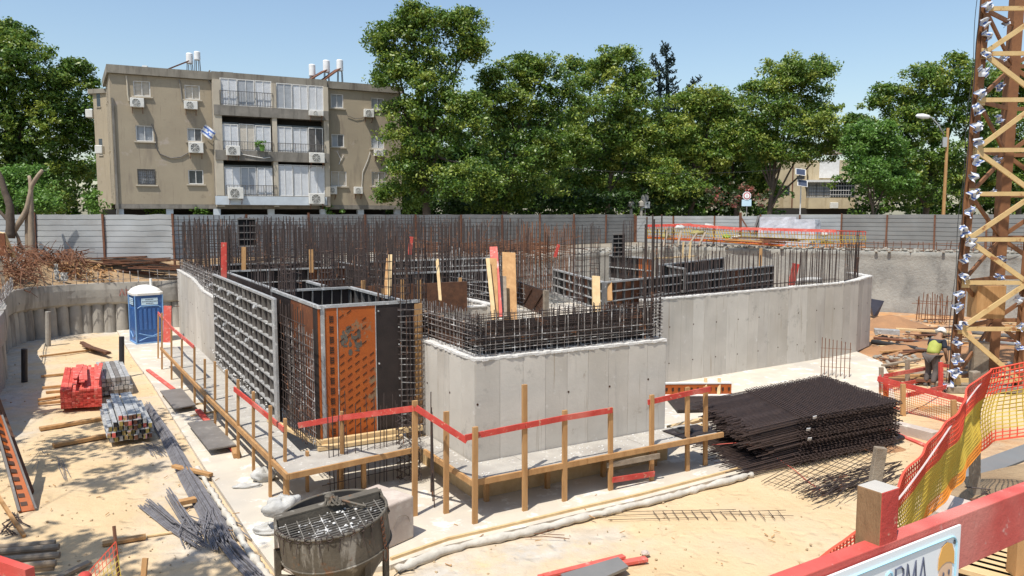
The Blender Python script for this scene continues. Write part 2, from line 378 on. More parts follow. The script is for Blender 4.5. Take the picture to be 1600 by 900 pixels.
    vo = N.new('ShaderNodeTexVoronoi'); vo.inputs['Scale'].default_value = 2.6; vo.feature = 'SMOOTH_F1'; wn = N.new('ShaderNodeTexNoise'); wn.inputs['Scale'].default_value = 1.5; va = N.new('ShaderNodeVectorMath'); va.operation = 'ADD'
    L.new(g.outputs['Position'], wn.inputs['Vector']); L.new(g.outputs['Position'], va.inputs[0]); L.new(wn.outputs['Color'], va.inputs[1]); L.new(va.outputs[0], vo.inputs['Vector'])
    b3 = N.new('ShaderNodeBump'); b3.inputs['Strength'].default_value = .5; b3.inputs['Distance'].default_value = .06; L.new(rp(vo.outputs['Distance'], .05, .35), b3.inputs['Height']); L.new(b2.outputs[0], b3.inputs['Normal'])
    L.new(b3.outputs[0], b.inputs['Normal']); me.materials.append(m)
floor_sheet()

# street level outside the pit ---------------------------------------------
def terrain():
    n = len(PATH); b = MB(); offs = [0, .35, .8, 1.4, 2.2, 4, 8, 20, 60, 300, 900]; rows = []
    for i, p in enumerate(PATH):
        far = (Vector((p.x, p.y, 0))-CEN).normalized(); o = out_at(i); row = []
        for k, d in enumerate(offs):
            q = Vector((p.x, p.y, 0))+(o*(1-min(1, d/6))+far*min(1, d/6)).normalized()*d if d < 6 else Vector((p.x, p.y, 0))+far*d
            zt = p.z; zz = zt+(3.12-zt)*min(1, d/1.9)
            if 0 < d < 3 and zt < 2.6: zz += .22*n3(q.x*.9, q.y*.9, 4)
            elif 0 < d < 3: zz += .08*n3(q.x*1.5, q.y*1.5, 4)
            if q.y < 12: zz = min(zz, 2.62 if d < 3 else 2.9)
            row.append((q.x, q.y, zz-.012))
        rows.append(row)
    K = len(offs)
    b.add([v for r_ in rows for v in r_], [(i*K+k, i*K+k+1, ((i+1) % n)*K+k+1, ((i+1) % n)*K+k) for i in range(n) for k in range(K-1)])
    o = b.obj('street_ground', 'mound_soil', kind='structure', smooth=True)
    o.data.materials.append(MATS['street']); o.data.materials.append(MATS['rubble'])
    for pl in o.data.polygons:
        c = pl.center
        if pl.index % (K-1) >= 4: pl.material_index = 1
        elif c.x > -12.5 and c.y > 30: pl.material_index = 2
terrain()

# retaining walls -----------------------------------------------------------
def idx_near(x, y): return min(range(len(PATH)), key=lambda i: (PATH[i].x-x)**2+(PATH[i].y-y)**2)
iL0, iL1, iR0, iR1 = 0, idx_near(-5, 40.5), idx_near(-5, 40.5), idx_near(34, 34)
def left_wall():
    t = thing('retaining_wall', 'long curved grey retaining wall of concrete piles with smooth cap beam on the left of the pit', 'retaining wall', (-16, 34, 0))
    seg = PATH[iL0:iL1+1]
    b = MB(); k = 0; prev = None; rows = []
    zs = [1.22, 1.34, 1.6, 1.9, 2.0, 2.0]
    for j, p in enumerate(seg):
        o = out_at(iL0+j); row = []
        for q, z in enumerate(zs):
            inn = [.02, .20, .24, .25, .22, -.35][q]+.035*n3(p.x*1.3, p.y*1.3, z*2)
            zz = z if q < 3 else (p.z-.28 if q == 3 else p.z)+(.03*n3(p.x*2, p.y*2) if q > 3 else 0)
            row.append(p.xy.to_3d()-o*inn+UZ*zz)
        rows.append(row)
    K = len(zs)
    b.add([v for r_ in rows for v in r_], [(i*K+q, i*K+q+1, (i+1)*K+q+1, (i+1)*K+q) for i in range(len(rows)-1) for q in range(K-1)])
    b.obj('cap_beam', 'concrete_old', t, smooth=False)
    s2 = MB(); K2 = 5; rows = []
    for j, p in enumerate(seg):
        o = out_at(iL0+j)
        rows.append([p.xy.to_3d()+o*.12+UZ*z for z in (-.1, .4, .8, 1.2, 1.5)])
    s2.add([v for r_ in rows for v in r_], [(i*K2+q, i*K2+q+1, (i+1)*K2+q+1, (i+1)*K2+q) for i in range(len(rows)-1) for q in range(K2-1)])
    s2.obj('infill', 'concrete_old', t)
    L_ = 0
    for j in range(len(seg)-1):
        p = seg[j]; o = out_at(iL0+j); bb = MB(); r0 = .26*rnd(.9, 1.12); c = p.xy.to_3d()+o*.12
        prof = [(r0*1.12, -.1), (r0*1.03, .12), (r0, .5), (r0*.98, .95), (r0*.9, 1.2), (r0*.75, 1.42)]
        bb.lathe(c, prof, 10, cap=False); 
        bb.obj('pile', 'concrete_old', t, smooth=True)
    g = MB(); n0 = Vector((.45, -1, 0)).normalized(); u0 = Vector((1, .45, 0)).normalized()   # blurred red sprayed letters
    i0 = idx_near(-17.6, 33.9); base = PATH[i0].xy.to_3d()-out_at(i0)*.30
    x = 0
    for k, st in enumerate(([(0,0),(.1,.3),(.2,0)],[(0,0),(0,.3),(.18,0),(.18,.3)],[(.05,.25),(.2,.1),(.05,0)],[(0,.12),(.2,.12)],[(0,0),(.1,.3),(.2,0)])):
        g.path([base+u0*(x+a)-n0*.0+UZ*(1.62+z) for a, z in st], .014, 4); x += .26
    g.obj('sprayed_mark', 'red_faded', t)
    return t
left_wall()
def right_wall():
    t = thing('retaining_wall', 'rough grey sprayed concrete wall of the pit behind the long wall and the crane', 'retaining wall', (18, 43, 0))
    seg = PATH[iR0:iR1+1]; b = MB(); rows = []; zs = [-.1, .15, .5, .9, 1.3, 1.7, 2.1, 2.5, 2.8, 3.0, 1]
    for j, p in enumerate(seg):
        o = out_at(iR0+j); row = []
        for q, z in enumerate(zs):
            f = z/3.0*p.z if q < len(zs)-1 else p.z+.02
            inn = (.45-.28*(z/3) if q < len(zs)-1 else -.3)+.10*n3(p.x*.45, p.y*.45, z*.6)+.05*n3(p.x*1.9, p.y*1.9, z*1.9)
            if q == len(zs)-2: inn += .1
            row.append(p.xy.to_3d()-o*inn+UZ*f)
        rows.append(row)
    K = len(zs)
    b.add([v for r_ in rows for v in r_], [(i*K+q, i*K+q+1, (i+1)*K+q+1, (i+1)*K+q) for i in range(len(rows)-1) for q in range(K-1)])
    b.obj('sprayed_face', 'shotcrete', t, smooth=True)
right_wall()
# pale rubble lying along the pit edge
def rock(b, c, r, m=6):
    vs = []; ph = rnd(0, 6)
    for (zz, rr) in ((-.5, .6), (.0, 1), (.45, .7)):
        for k in range(m):
            a = ph+k*2*math.pi/m; q = r*rr*rnd(.75, 1.15); vs.append((c[0]+q*math.cos(a), c[1]+q*math.sin(a), c[2]+zz*r*rnd(.8, 1.1)))
    vs.append((c[0], c[1], c[2]+r*.7)); n = m
    b.add(vs, [(i*n+k, i*n+(k+1) % n, (i+1)*n+(k+1) % n, (i+1)*n+k) for i in range(2) for k in range(n)]+[(2*n+k, 2*n+(k+1) % n, 3*n) for k in range(n)])
b = MB()
for j in range(iL1-6, iR1):
    p = PATH[j]; o = out_at(j)
    for k in range(9):
        q = p+o*rnd(-.15, 1.3)+Vector((rnd(-.3,.3), rnd(-.3,.3), 0)); rock(b, (q.x, q.y, p.z+rnd(.0, .12)), rnd(.04, .16))
b.obj('rubble', 'rubble', kind='stuff', label='pale broken concrete and clods strewn along the edge of the pit', cat='rubble')
b = MB()
for k in range(800):
    px, py = rnd(0, 1600), rnd(520, 900); g = G(px, py, 0)
    if g.y > 36: continue
    rock(b, (g.x, g.y, 0), random.choice((.012, .015, .02, .03)), 4)
b.obj('pebbles', 'stone_litter', kind='stuff', label='small pebbles and clods scattered on the sand', cat='pebbles')

b = MB()
for k in range(170):
    px, py = rnd(0, 1600), rnd(530, 900); g = G(px, py, .07 if (330 < px < 1100 and 600 < py < 850) else .01)
    a_ = rnd(0, 3.14); L_ = rnd(.02,.13); d_ = Vector((math.cos(a_)*L_, math.sin(a_)*L_, rnd(0,.02))); b.bar(g+UZ*.008, g+d_+UZ*.008, rnd(.006,.02), .008)
b.obj('litter', 'timber', kind='stuff', label='splinters and offcuts of wood strewn over the sand and slab', cat='litter')
b = MB()
for k in range(700):
    px, py = rnd(1368, 1600), rnd(500, 606); g = G(px, py, .02); rock(b, (g.x, g.y, .03), random.choice((.03,.05,.08,.12)), 5)
b.obj('clods', 'rubble', kind='stuff', label='earth clods and broken stone around the worker and crane foot', cat='rubble')
# footing slab ------------------------------------------------------------
edge = [(610,884),(700,852),(820,824),(905,803),(1000,781),(1080,760),(1165,737)]
front = [G(x, y, .06) for x, y in edge]
leftp = [G(x, y, .06) for x, y in [(440,905),(395,845),(360,790),(318,728),(275,660),(238,600),(208,560)]]
poly = front+[G(1400,632,.06), G(1392,590,.06), G(1378,566,.06), W(21,9), W(21,26), W(-4.5,26)]+leftp[::-1]
poly = [Vector((p.x, p.y, 0)) for p in poly]
s = MB(); s.prism(poly, -.1, .07); s.obj('footing_slab', 'slab', kind='structure')
def membrane(pts, r, lbl):
    P = resample([Vector((p.x, p.y, .05)) for p in pts], .12, False)
    P = [p+Vector((rnd(-.015,.015), rnd(-.02,.02), rnd(-.01,.015))) for p in P]
    b = MB(); b.path(P, r, 8, rr=[r*(1+.5*n3(p.x*3, p.y*3)+.5*n3(p.x*9, p.y*9)) for p in P]); b.obj('waterproofing_roll', 'membrane', smooth=True, label=lbl, cat='membrane')
membrane([p+Vector((.09,-.12,0)) for p in front], .065, 'white rounded membrane strip running along the front edge of the footing slab')
membrane([p+Vector((-.1,-.1,0)) for p in leftp[:4]], .055, 'pale rounded membrane strip along the left edge of the footing slab')
b = MB()
for i in range(len(front)-1): b.bar(front[i]+Vector((-.02,.16,.03)), front[i+1]+Vector((-.02,.16,.03)), .05, .05)
b.obj('edge_board', 'timber_pale', label='thin pale edge board lying along the front edge of the footing slab', cat='board')
# ================================================================ CONCRETE WALLS AND FORMWORK
def cwall(name, label, pts, zt, z0=.07, th=.22, strip=.5, mats=('concrete','concrete_b','concrete_c'), crust=True, holes=True, faces=(0,)):
    """pts: plan polyline of the face seen, the wall lies to its left. zt: top height per point"""
    t = thing(name, label, 'concrete wall', (pts[0][0], pts[0][1], 0))
    pts = [Vector((p[0], p[1], 0)) for p in pts]; core = MB(); cr = MB(); hl = MB()
    for i in range(len(pts)-1):
        p, q = pts[i], pts[i+1]; d = q-p; L = d.length; u = d/L; n = Vector((-u.y, u.x, 0))
        k = max(1, int(round(L/strip)))
        core.prism([p+n*.012, q+n*.012, q+n*th, p+n*th], z0, min(zt[i], zt[i+1])-.02)
        for j in range(k):
            a = L*j/k; e = L*(j+1)/k; z = zt[i]+(zt[i+1]-zt[i])*(j+.5)/k; pr = rnd(.0, .005); g = .0035
            s = MB(); s.prism([p+u*(a+g)-n*pr, p+u*(e-g)-n*pr, p+u*(e-g)+n*.014, p+u*(a+g)+n*.014], z0, z-.01)
            s.obj('concrete_strip', mats[(j*7+i*3+int(rnd(0, 2))) % 3] if j % 3 else mats[0], t)
            if holes:
                for zz in (z0+.62, z0+1.75):
                    if zz < z-.2 and j % 2 == 0:
                        c = p+u*(a+.03)-n*(pr+.001)+UZ*(zz+rnd(-.02,.02)); hl.tube(c-n*.004, c+n*.01, .022, 8, cap=True)
        if crust:
            m = max(2, int(L/.12))
            for j in range(m):
                a = L*j/m; e = L*(j+1)/m; z = zt[i]+(zt[i+1]-zt[i])*(j+.5)/m; h = rnd(.01, .035)
                o_ = rnd(.004, .03)
                cr.prism([p+u*a-n*o_, p+u*e-n*rnd(.004,.03), p+u*e+n*(th+rnd(0,.03)), p+u*a+n*(th+rnd(0,.03))], z-.02-rnd(0,.02), z+h*.7)
    core.obj('wall_core', mats[1], t)
    if cr.v: cr.obj('rough_top', 'cement_crust', t)
    if hl.v: hl.obj('tie_hole', 'ink', t)
    return t
ZT = 2.62
cwall('concrete_wall', 'pale board marked concrete wall of the front block, right hand face below the dark rebar mat', [W(0,0), W(4.43,0)], [2.62, 2.62])
cwall('concrete_wall', 'pale concrete wall of the front block, narrow left hand face beside the orange box', [W(-.02,3.2), W(-.02,.0)], [2.66, 2.62])
cwall('concrete_wall', 'plain inner return wall at the right end of the front block', [W(4.45,.02), W(4.45,2.6)], [2.62, 2.62], mats=('concrete_b',)*3)
R1, R2 = Vector((3.9,22.5,0)), Vector((12.0,27.7,0))
rw = [R1, R2, Vector((12.9,28.45,0)), Vector((14.02,29.8,0)), Vector((14.0,31.6,0))]
cwall('concrete_wall', 'long grey board marked concrete wall on the right with a rounded end', rw, [2.68,2.74,2.77,2.82,2.82], strip=.52)
cwall('concrete_wall', 'far left concrete wall beside the blue portable toilet, its top stepped', [W(-2.2,23.6), W(-2.2,19.2), W(-2.2,16.6), W(-2.2,12.1)], [2.85,2.8,2.55,2.5], z0=.07, strip=.6)
cwall('concrete_wall', 'back concrete wall of the left bay, seen through the standing rebar', [W(-2.2,23.4), W(9,23.4)], [2.4,2.4], strip=1.2, crust=False, holes=False)
cwall('concrete_wall', 'inner pale wall behind the leaning planks in the front block', [W(-.2,7.6), W(4.6,7.6)], [2.55,2.55], strip=.9, holes=False)
cwall('concrete_wall', 'inner wall topped by the black lattice marked panel', [W(4.3,13), W(4.3,7.4)], [2.6,2.6], strip=.8, holes=False)
# side lips of the stained lower wall under the platform
b = MB(); b.prism([W(-.03,-.03), W(4.5,-.03), W(4.5,-.005), W(-.03,-.005)], .07, .68); b.prism([W(-.05,3.2), W(-.05,-.03), W(-.03,-.03), W(-.03,3.2)], .07, .68)
b.obj('kicker_board', 'timber_pale', label='stained boards closing the wall foot under the front platform', cat='board')

def formpanel(label, p, q, z0, z1, nx, nz, side=1, fr='alu', skin=('ply_black',), lean=0.0, backs=None, dep=.09, rim=.03, ribm='alu_dim'):
    """steel framed shuttering panel between plan points p and q; ribs on the side given"""
    p = Vector((p[0], p[1], 0)); q = Vector((q[0], q[1], 0)); d = q-p; L = d.length; u = d/L; n = Vector((u.y, -u.x, 0))*side
    t = thing('wall_formwork', label, 'formwork panel', (*((p+q)/2).xy, z0), 'shuttering panels around the unfinished walls')
    upv = (UZ*(z1-z0)+n*(-lean)); H = z1-z0; up = upv/H
    segs = len(skin)
    for k in range(segs):
        s = MB(); s.para(p+u*(L*k/segs+.003)+UZ*z0, u*(L/segs-.006), n*-.02, upv); s.obj('plywood_sheet', skin[k], t)
    for i in range(nx+1):
        a = L*i/nx; wd = rim if i in (0, nx) or i % 4 == 0 else .012
        s = MB(); s.para(p+u*(a-wd/2)+UZ*z0+n*.001, u*wd, n*dep, upv); s.obj('rib', ribm, t)
    for j in range(nz+1):
        h = H*j/nz; ht = .03 if j not in (0, nz) else .05
        s = MB(); s.para(p+UZ*z0+up*(h-ht/2)+n*.003, d, n*(dep+.006), up*ht); s.obj('crossbar', fr, t)
    return t
grid = formpanel('tall grey steel grid formwork panel standing on the left platform, spattered with cement', W(-2.45,12.15), W(-2.45,4.35), .8, 3.42, 14, 9, side=1, skin=('ply_black','ply_black','ply_black'), dep=.07, rim=.03, ribm='steel_plate')
b = MB()
b.bar(W(-2.52,4.31,.8), W(-2.52,4.31,3.44), .26, .05, up=W(1,0,0)-W(0,0,0)); b.obj('end_post', 'alu', grid)
b = MB()
for k in range(70):
    t_ = rnd(0, 1); c = W(-2.62, 12-7.6*t_, .85+rnd(0, .35)+(rnd(0,2) if random.random() < .25 else 0)); rock(b, c, rnd(.012,.035), 5)
b.obj('cement_spatter', 'cement_crust', grid, kind='stuff')
# clamps along the grid
for k in range(9):
    c = W(-2.64, 11.6-rnd(.7,.8)*k, 3.15-.9*(k % 2)); s = MB(); s.tube(c, c+Vector((-.04,-.04,.02)), .05, 8, cap=True); s.tube(c+UZ*-.06, c+Vector((-.02,.12,.07)), .012, 5, cap=True); s.obj('wing_nut', 'alu', grid)

# the orange and black shuttering box ---------------------------------------
box = thing('formwork_box', 'tall open shuttering box with bright orange and black plywood front panels', 'formwork box', W(-1.2,2.35,.8))
zb, zt = .82, 3.42
def sheet(a0, a1, mat, name='plywood_sheet', off=0, z0=zb, z1=zt):
    s = MB(); s.prism([W(a0,2.35-off), W(a1,2.35-off), W(a1,2.39), W(a0,2.39)], z0, z1); return s.obj(name, mat, box)
sheet(-2.15,-2.11,'ply_orange'); sheet(-2.105,-2.03,'alu','edge_profile',.02); sheet(-2.025,-1.78,'ply_orange'); sheet(-1.775,-1.01,'ply_orange_worn'); sheet(-1.005,-.48,'ply_black'); sheet(-.475,-.12,'ply_black')
for a in (-1.7775, -1.0075, -.4775): sheet(a-.008,a+.008,'alu','joint_strip',.012)
b = MB()
for i in range(12):      # printed logos in two columns: short dashes, and slanting dashes over the wide sheet
    z = zb+.12+i*.2
    for dz in (0, .045, .09):
        for q in (-1.93,): b.para(W(q,2.343,z+dz), W(.075,0,0)-W(0,0,0), W(0,.002,0)-W(0,0,0), UZ*.03)
    b.para(W(-1.935,2.3425,z-.01), W(.02,0,0)-W(0,0,0), W(0,.002,0)-W(0,0,0), UZ*.14)
b.obj('printed_mark', 'ink', box, kind='stuff')
b = MB()
for i in range(17):
    for j in range(5):
        a = -1.74+j*.15; z = zb+.06+i*.155+(j*.075 % .155)
        if z > 3.3 or (z > 2.45 and rnd(0,1) < .55): continue
        du = (W(.085,0,0)-W(0,0,0))+UZ*.06
        b.para(W(a,2.343,z), du, W(0,.002,0)-W(0,0,0), UZ*.022)
b.obj('printed_dash', 'ink', box, kind='stuff')
b = MB()
def blob(b, a, z, ra, rz, off=.003, m=26):
    c = W(a, 2.35-off, z); u = W(1,0)-W(0,0); k = len(b.v)
    vs = [c]+[c+u*(ra*math.cos(2*math.pi*i/m)*(1+.3*n3(i*.7,a*9,z)))+UZ*(rz*math.sin(2*math.pi*i/m)*(1+.35*n3(i*.9,z*5,a))) for i in range(m)]
    b.add(vs, [(0, 1+i, 1+(i+1) % m) for i in range(m)])
for k in range(46):
    a_ = rnd(0,1)**.5; z_ = 2.8+.3*rnd(-1,1)*a_; q_ = -1.5+.2*rnd(-1,1); blob(b, q_, z_, rnd(.008,.045), rnd(.01,.07), off=.0025+rnd(0,.002), m=9)
b.obj('cement_smear', 'bucket', box, kind='stuff')
for k in range(8):       # bolt heads
    c = W(random.choice((-.95,-.52,-.95)),2.345,3.3-.35*k); s = MB(); s.tube(c, c+(W(0,-.02,0)-W(0,0,0)), .018, 6, cap=True); s.obj('bolt', 'alu', box)
def side(b0, b1, mat, a=-2.15, nm='plywood_sheet'):
    s = MB(); s.prism([W(a,b0), W(a,b1), W(a+.03,b1), W(a+.03,b0)], zb, zt); return s.obj(nm, mat, box)
for q, mt in enumerate(('ply_black','ply_brown','ply_brown','ply_black','ply_black')): side(2.36+q*.85-(.5 if q else 0), 2.36+(q+1)*.85-.51, mt)
s = MB(); s.bar(W(-2.13,2.37,zt+.03), W(-.1,2.37,zt+.03), .07, .06); s.bar(W(-2.13,2.3,zt+.028), W(-2.13,6.2,zt+.028), .07, .06); s.obj('top_rim', 'alu', box)
s = MB(); s.bar(W(-.1,2.36,.85), W(-.1,2.36,3.4), .06, .16); s.obj('corner_plank', 'timber', box)
s = MB(); s.bar(W(-2.2,2.22,.86), W(-.1,2.22,.86), .1, .1); s.obj('base_beam', 'timber_pale', box)
# interior shuttering
def inner(label, p, q, z1=3.4, z0=2.2, nx=8, nz=3, skin=('ply_black',), side=1, **k): return formpanel(label, p, q, z0, z1, nx, nz, side=side, skin=skin, **k)
inner('dark inner panel on the right side of the orange box', W(-.15,6.4), W(-.15,2.5), z0=.8, nz=6, side=1)
inner('black inner panel closing the back of the orange box', W(-2.1,6.4), W(-.2,6.4), z0=.8, nz=6)
inner('inner shaft panel with a rusty brown end behind the box', W(-.6,8.6), W(-.6,6.9), nx=6, skin=('ply_black','ply_brown'))
inner('black panel along the left shaft beyond the grid panel', W(-2.0,13.5), W(-2.0,6.6), nx=18, side=-1)
inner('black cross panel in the left bay, white rimmed', W(-1.9,13.6), W(2.0,13.6), nx=12, skin=('ply_black','ply_black','ply_brown'))
inner('dark shuttering panel deep in the left bay', W(-1.6,18.6), W(2.6,18.6), nx=12, z1=3.3)
inner('black framed panel leaning at the middle shaft', W(2.6,17), W(2.6,13), nx=10, side=-1)
inner('dark framed panel across the middle bay', W(2.4,10.6), W(6.0,10.6), z1=3.35, nx=12)
inner('long dark panel with bright rim behind the middle bay', W(3.4,15.3), W(8.6,15.3), z1=3.45, z0=2.6, nx=16, nz=3)
# brown studded shutter inside the front block
t = thing('stud_shutter', 'dark brown plywood shutter held by timber studs inside the front block', 'formwork panel', W(.6,7.4,2.5))
s = MB(); s.prism([W(-.1,7.5), W(3.6,7.5), W(3.6,7.56), W(-.1,7.56)], 2.45, 3.3); s.obj('plywood_sheet', 'timber_dark', t)
for a in (-.05,.5,1.05,1.6,2.1): s = MB(); s.bar(W(a,7.42,2.4), W(a,7.42,3.3+rnd(-.1,.2)), .07, .1); s.obj('stud', 'timber', t)
t = thing('stud_shutter', 'short brown shutter with timber studs on the near left side of the front block', 'formwork panel', W(.3,3.5,2.4))
s = MB(); s.prism([W(.24,1.0), W(.27,1.0), W(.27,5.3), W(.24,5.3)], 2.2, 3.15); s.obj('plywood_sheet', 'timber_dark', t)
for b_ in (1.2,2.1,3.0,3.9,4.8): s = MB(); s.bar(W(.33,b_,2.2), W(.33,b_,3.15), .07, .1); s.obj('stud', 'timber', t)
# lattice printed panel
A_, B_ = G(783,431,3.32), G(853,455,3.32)
t = thing('lattice_formwork', 'black plywood panel with diagonal lattice grip marks on the inner wall', 'formwork panel', (*A_.xy, 2.65))
d = (B_-A_); n = Vector((-d.y, d.x, 0)).normalized()
s = MB(); s.para(A_-UZ*.64, d, n*.05, UZ*.64); s.obj('plywood_sheet', 'ply_black', t)
s = MB()
for k in range(42):
    f = k/42; s.bar(A_-n*.006+d*f-UZ*.63, A_-n*.006+d*min(1, f+.13)-UZ*.02, .004, .014)
    s.bar(A_-n*.008+d*min(1, f+.13)-UZ*.63, A_-n*.008+d*f-UZ*.02, .004, .014)
s.obj('grip_ridge', 'timber_dark', t, kind='stuff')
for f in (.14,.34,.55,.76): s = MB(); s.bar(A_-n*.02+d*f-UZ*.6, A_-n*.02+d*min(1,f+.2)-UZ*.05, .02, .04); s.obj('diagonal_bar', 'ink', t)
s = MB(); s.bar(B_-UZ*.8, B_+UZ*.02, .09, .12); s.obj('end_post', 'timber_grey', t)
# right hand grid panels
P1, P2, P3 = G(868,421,3.24), G(945,441,3.24), G(1206,415,3.24)
formpanel('low panel of steel grid and rusty plywood angling back from the front block', P1, P2, 2.4, 3.24, 8, 3, side=1, skin=('ply_black','ply_brown','ply_brown','ply_black'))
formpanel('long low steel grid panel behind the right wall, rust brown in places', P2, P3, 2.4, 3.24, 24, 3, side=1, skin=('ply_brown','ply_brown','ply_black','ply_black','ply_black','ply_black','ply_black','ply_brown','ply_black','ply_black'))
formpanel('upper dark panel stepping back behind the long grid panel', G(1030,414,3.5), G(1128,403,3.5), 2.7, 3.5, 8, 2, skin=('ply_black','ply_black'))
formpanel('short grid panel angling between the two dark panels', G(1030,413,3.45), G(1072,420,3.45), 2.7, 3.45, 6, 2, skin=('ply_black',))
formpanel('rusty panel left of the stepped panels at the middle shaft', G(955,399,3.6), G(1021,404,3.6), 2.7, 3.6, 5, 2, skin=('ply_black','ply_black','ply_orange'))
formpanel('narrow tall framed hatch panel standing among the middle rebar', D(957,366,26), D(975,366,26.2), D(960,401,26).z, D(960,366,26).z, 2, 5, skin=('black_void',), rim=.03, fr='steel_plate', dep=.03)
formpanel('black square hatch frame hung high on the back rebar grid', D(371,342,28), D(399,342,28.3), D(380,385,28).z, D(380,342,28).z, 2, 4, skin=('black_void',), rim=.03, fr='steel_plate', dep=.03)

t = thing('stud_shutter', 'black inner shutter standing right behind the dark rebar mat of the front block', 'formwork panel', W(2,.5,2.3))
for k in range(5):
    s = MB(); s.prism([W(.42+k*.8,.42), W(1.21+k*.8,.42), W(1.21+k*.8,.46), W(.42+k*.8,.46)], 2.2, 3.22+.01*k); s.obj('plywood_sheet', 'ply_black', t)
for k in range(4):
    s = MB(); s.prism([W(.42,.46+k*.75), W(.46,.46+k*.75), W(.46,1.2+k*.75), W(.42,1.2+k*.75)], 2.2, 3.1); s.obj('plywood_sheet', 'ply_black', t)
b = MB()
for k in range(420):
    p = D(rnd(640,860), rnd(380,397), rnd(41,44)); p.z = max(2.9, p.z); d = Vector((rnd(-1,1), rnd(-.3,.3), rnd(-.12,.12))).normalized()*rnd(.5,2.5); b.tube(p, p+d, .02, 3)
b.obj('rebar_heap', 'rebar_rust', kind='stuff', label='low brown heap of scrap bars on the bank behind the middle rebar', cat='scrap heap')
# ================================================================ REBAR
def cage(label, p, q, zb, zv, zh, sv=.2, sh=.2, r=.011, mat='rebar', layers=1, gap=.18, jit=.03, top=.25, hz=None, hmat=None, lean=.0, sag=0):
    p = Vector((p[0], p[1], 0)); q = Vector((q[0], q[1], 0)); d = q-p; L = d.length; u = d/L; n = Vector((-u.y, u.x, 0)); r *= 1.05+max(0, (p.y+q.y)/2-15)/55
    t = thing('rebar_cage', label, 'rebar', (*((p+q)/2).xy, zb), 'standing reinforcement of the unfinished walls')
    v = MB(); h = MB()
    for l in range(layers):
        o = n*(l*gap)
        a = rnd(0, sv)
        while a < L:
            b0 = p+u*a+o+UZ*zb; e = b0+UZ*(zv-zb+rnd(-top, top)*.6)+u*(rnd(-1,1)*jit+lean*(zv-zb))+n*rnd(-1,1)*jit
            v.tube(b0, e, r*rnd(.8,1.25), 4)
            a += sv*rnd(.55, 1.45)
        z = zb+(hz or sh)*.5
        while z < zh:
            pts = []; m = max(2, int(L/1.6)); ov = rnd(-.1,.15)
            for k in range(m+1): pts.append(p-u*ov+d*(k/m)*(1+ov/L*.5)+o-n*.015+UZ*(z+rnd(-1,1)*jit*.5+sag*rnd(-1,1)))
            h.path(pts, r*rnd(.8,1.1), 4); z += sh*rnd(.85,1.15)
    v.obj('vertical_bar', mat, t, kind='stuff'); h.obj('horizontal_bar', hmat or mat, t, kind='stuff')
    return t
# front block: dense mat above the two faces
cage('dense cement spattered rebar mat above the right face of the front block', W(.05,.1), W(4.38,.1), 2.6, 3.42, 3.05, .16, .11, .0085, 'rebar_splash', 2, .16, .02, .05, sag=.01)
cage('dark rust brown upper bars of the mat on the right face of the front block', W(0,.13), W(4.4,.13), 2.85, 3.42, 3.4, .13, .055, .009, 'rebar', 2, .12, .03, .12, sag=.03)
cage('spattered rebar mat above the left face of the front block', W(.1,3.1), W(.1,.1), 2.6, 3.42, 3.3, .15, .11, .0085, 'rebar_splash', 2, .16, .02, .05, sag=.01)
cage('dark upper bars of the mat on the left face of the front block', W(.14,3.2), W(.14,0), 2.9, 3.45, 3.42, .16, .07, .009, 'rebar', 1, .12, .03, .12, sag=.02)
t = thing('rebar_cage', 'tall spiral tied column bars at the right end of the front block', 'rebar', W(4.3,.1,2.6))
v = MB()
for a, b_, z in ((3.95,.1,5.15),(4.1,.1,5.2),(4.16,.12,5.1),(4.34,.1,5.2),(4.38,.28,4.9),(4.12,.35,5.0)): v.tube(W(a,b_,2.6), W(a,b_,z), .016, 5)
v.obj('vertical_bar', 'rebar', t)
v = MB()
for k in range(14): v.path([W(4.12,.08,2.65+k*.07), W(4.4,.08,2.68+k*.07), W(4.4,.3,2.7+k*.07)], .008, 4)
v.obj('tie', 'rebar_splash', t)
# in front of the box
cage('wide rebar mat in front of the left side of the orange box', W(-2.42,4.4), W(-2.42,2.2), .8, 3.4, 3.3, .17, .17, .009, 'rebar', 1, .1, .02, .08, sag=.01)
cage('second rebar mat at the corner of the orange box, leaning', W(-2.3,4.4), W(-2.3,2.1), .8, 3.0, 3.0, .12, .2, .008, 'rebar_splash', 1, .1, .02, .12, sag=.012)
t = thing('rebar_cage', 'horizontal starter bars sticking out right of the black plywood', 'rebar', W(-.1,2.3,1))
v = MB()
for k in range(20):
    z = .95+k*.125; a = -.55+rnd(-.05,.05)
    v.path([W(a,2.24,z+rnd(-.02,.02)), W(-.2,2.24,z-.03), W(.06,2.22,z+rnd(-.02,.02))], .009, 4)
v.obj('horizontal_bar', 'rebar_splash', t, kind='stuff')
v = MB()
for k in range(7): v.tube(W(-.42+k*.08,2.2,.1), W(-.42+k*.08,2.2,3.2), .009, 4)
v.obj('vertical_bar', 'rebar', t)
cage('short starter bars rising in front of the orange box from the footing', W(-2.3,1.55), W(-.35,1.75), .07, 1.75, .9, .1, .4, .009, 'rebar', 1, .1, .05, .35)
cage('starter bars standing in the footing left of the front corner', W(-.9,-.2), W(-.55,.8), .07, 1.9, .2, .22, .9, .011, 'rebar', 1, .1, .03, .3)
# black bundle of spirals in front of the box
t = MB()
for k in range(9):
    a = -.75+rnd(-.2,.2); b_ = 1.35+rnd(-.15,.15); pts = [W(a+.05*math.cos(i*1.3), b_+.05*math.sin(i*1.3), .12+i*.028) for i in range(48)]; t.path(pts, .007, 4)
t.obj('spiral_bundle', 'rebar_dark', label='black bundle of spiral ties standing in front of the orange box', cat='rebar ties')
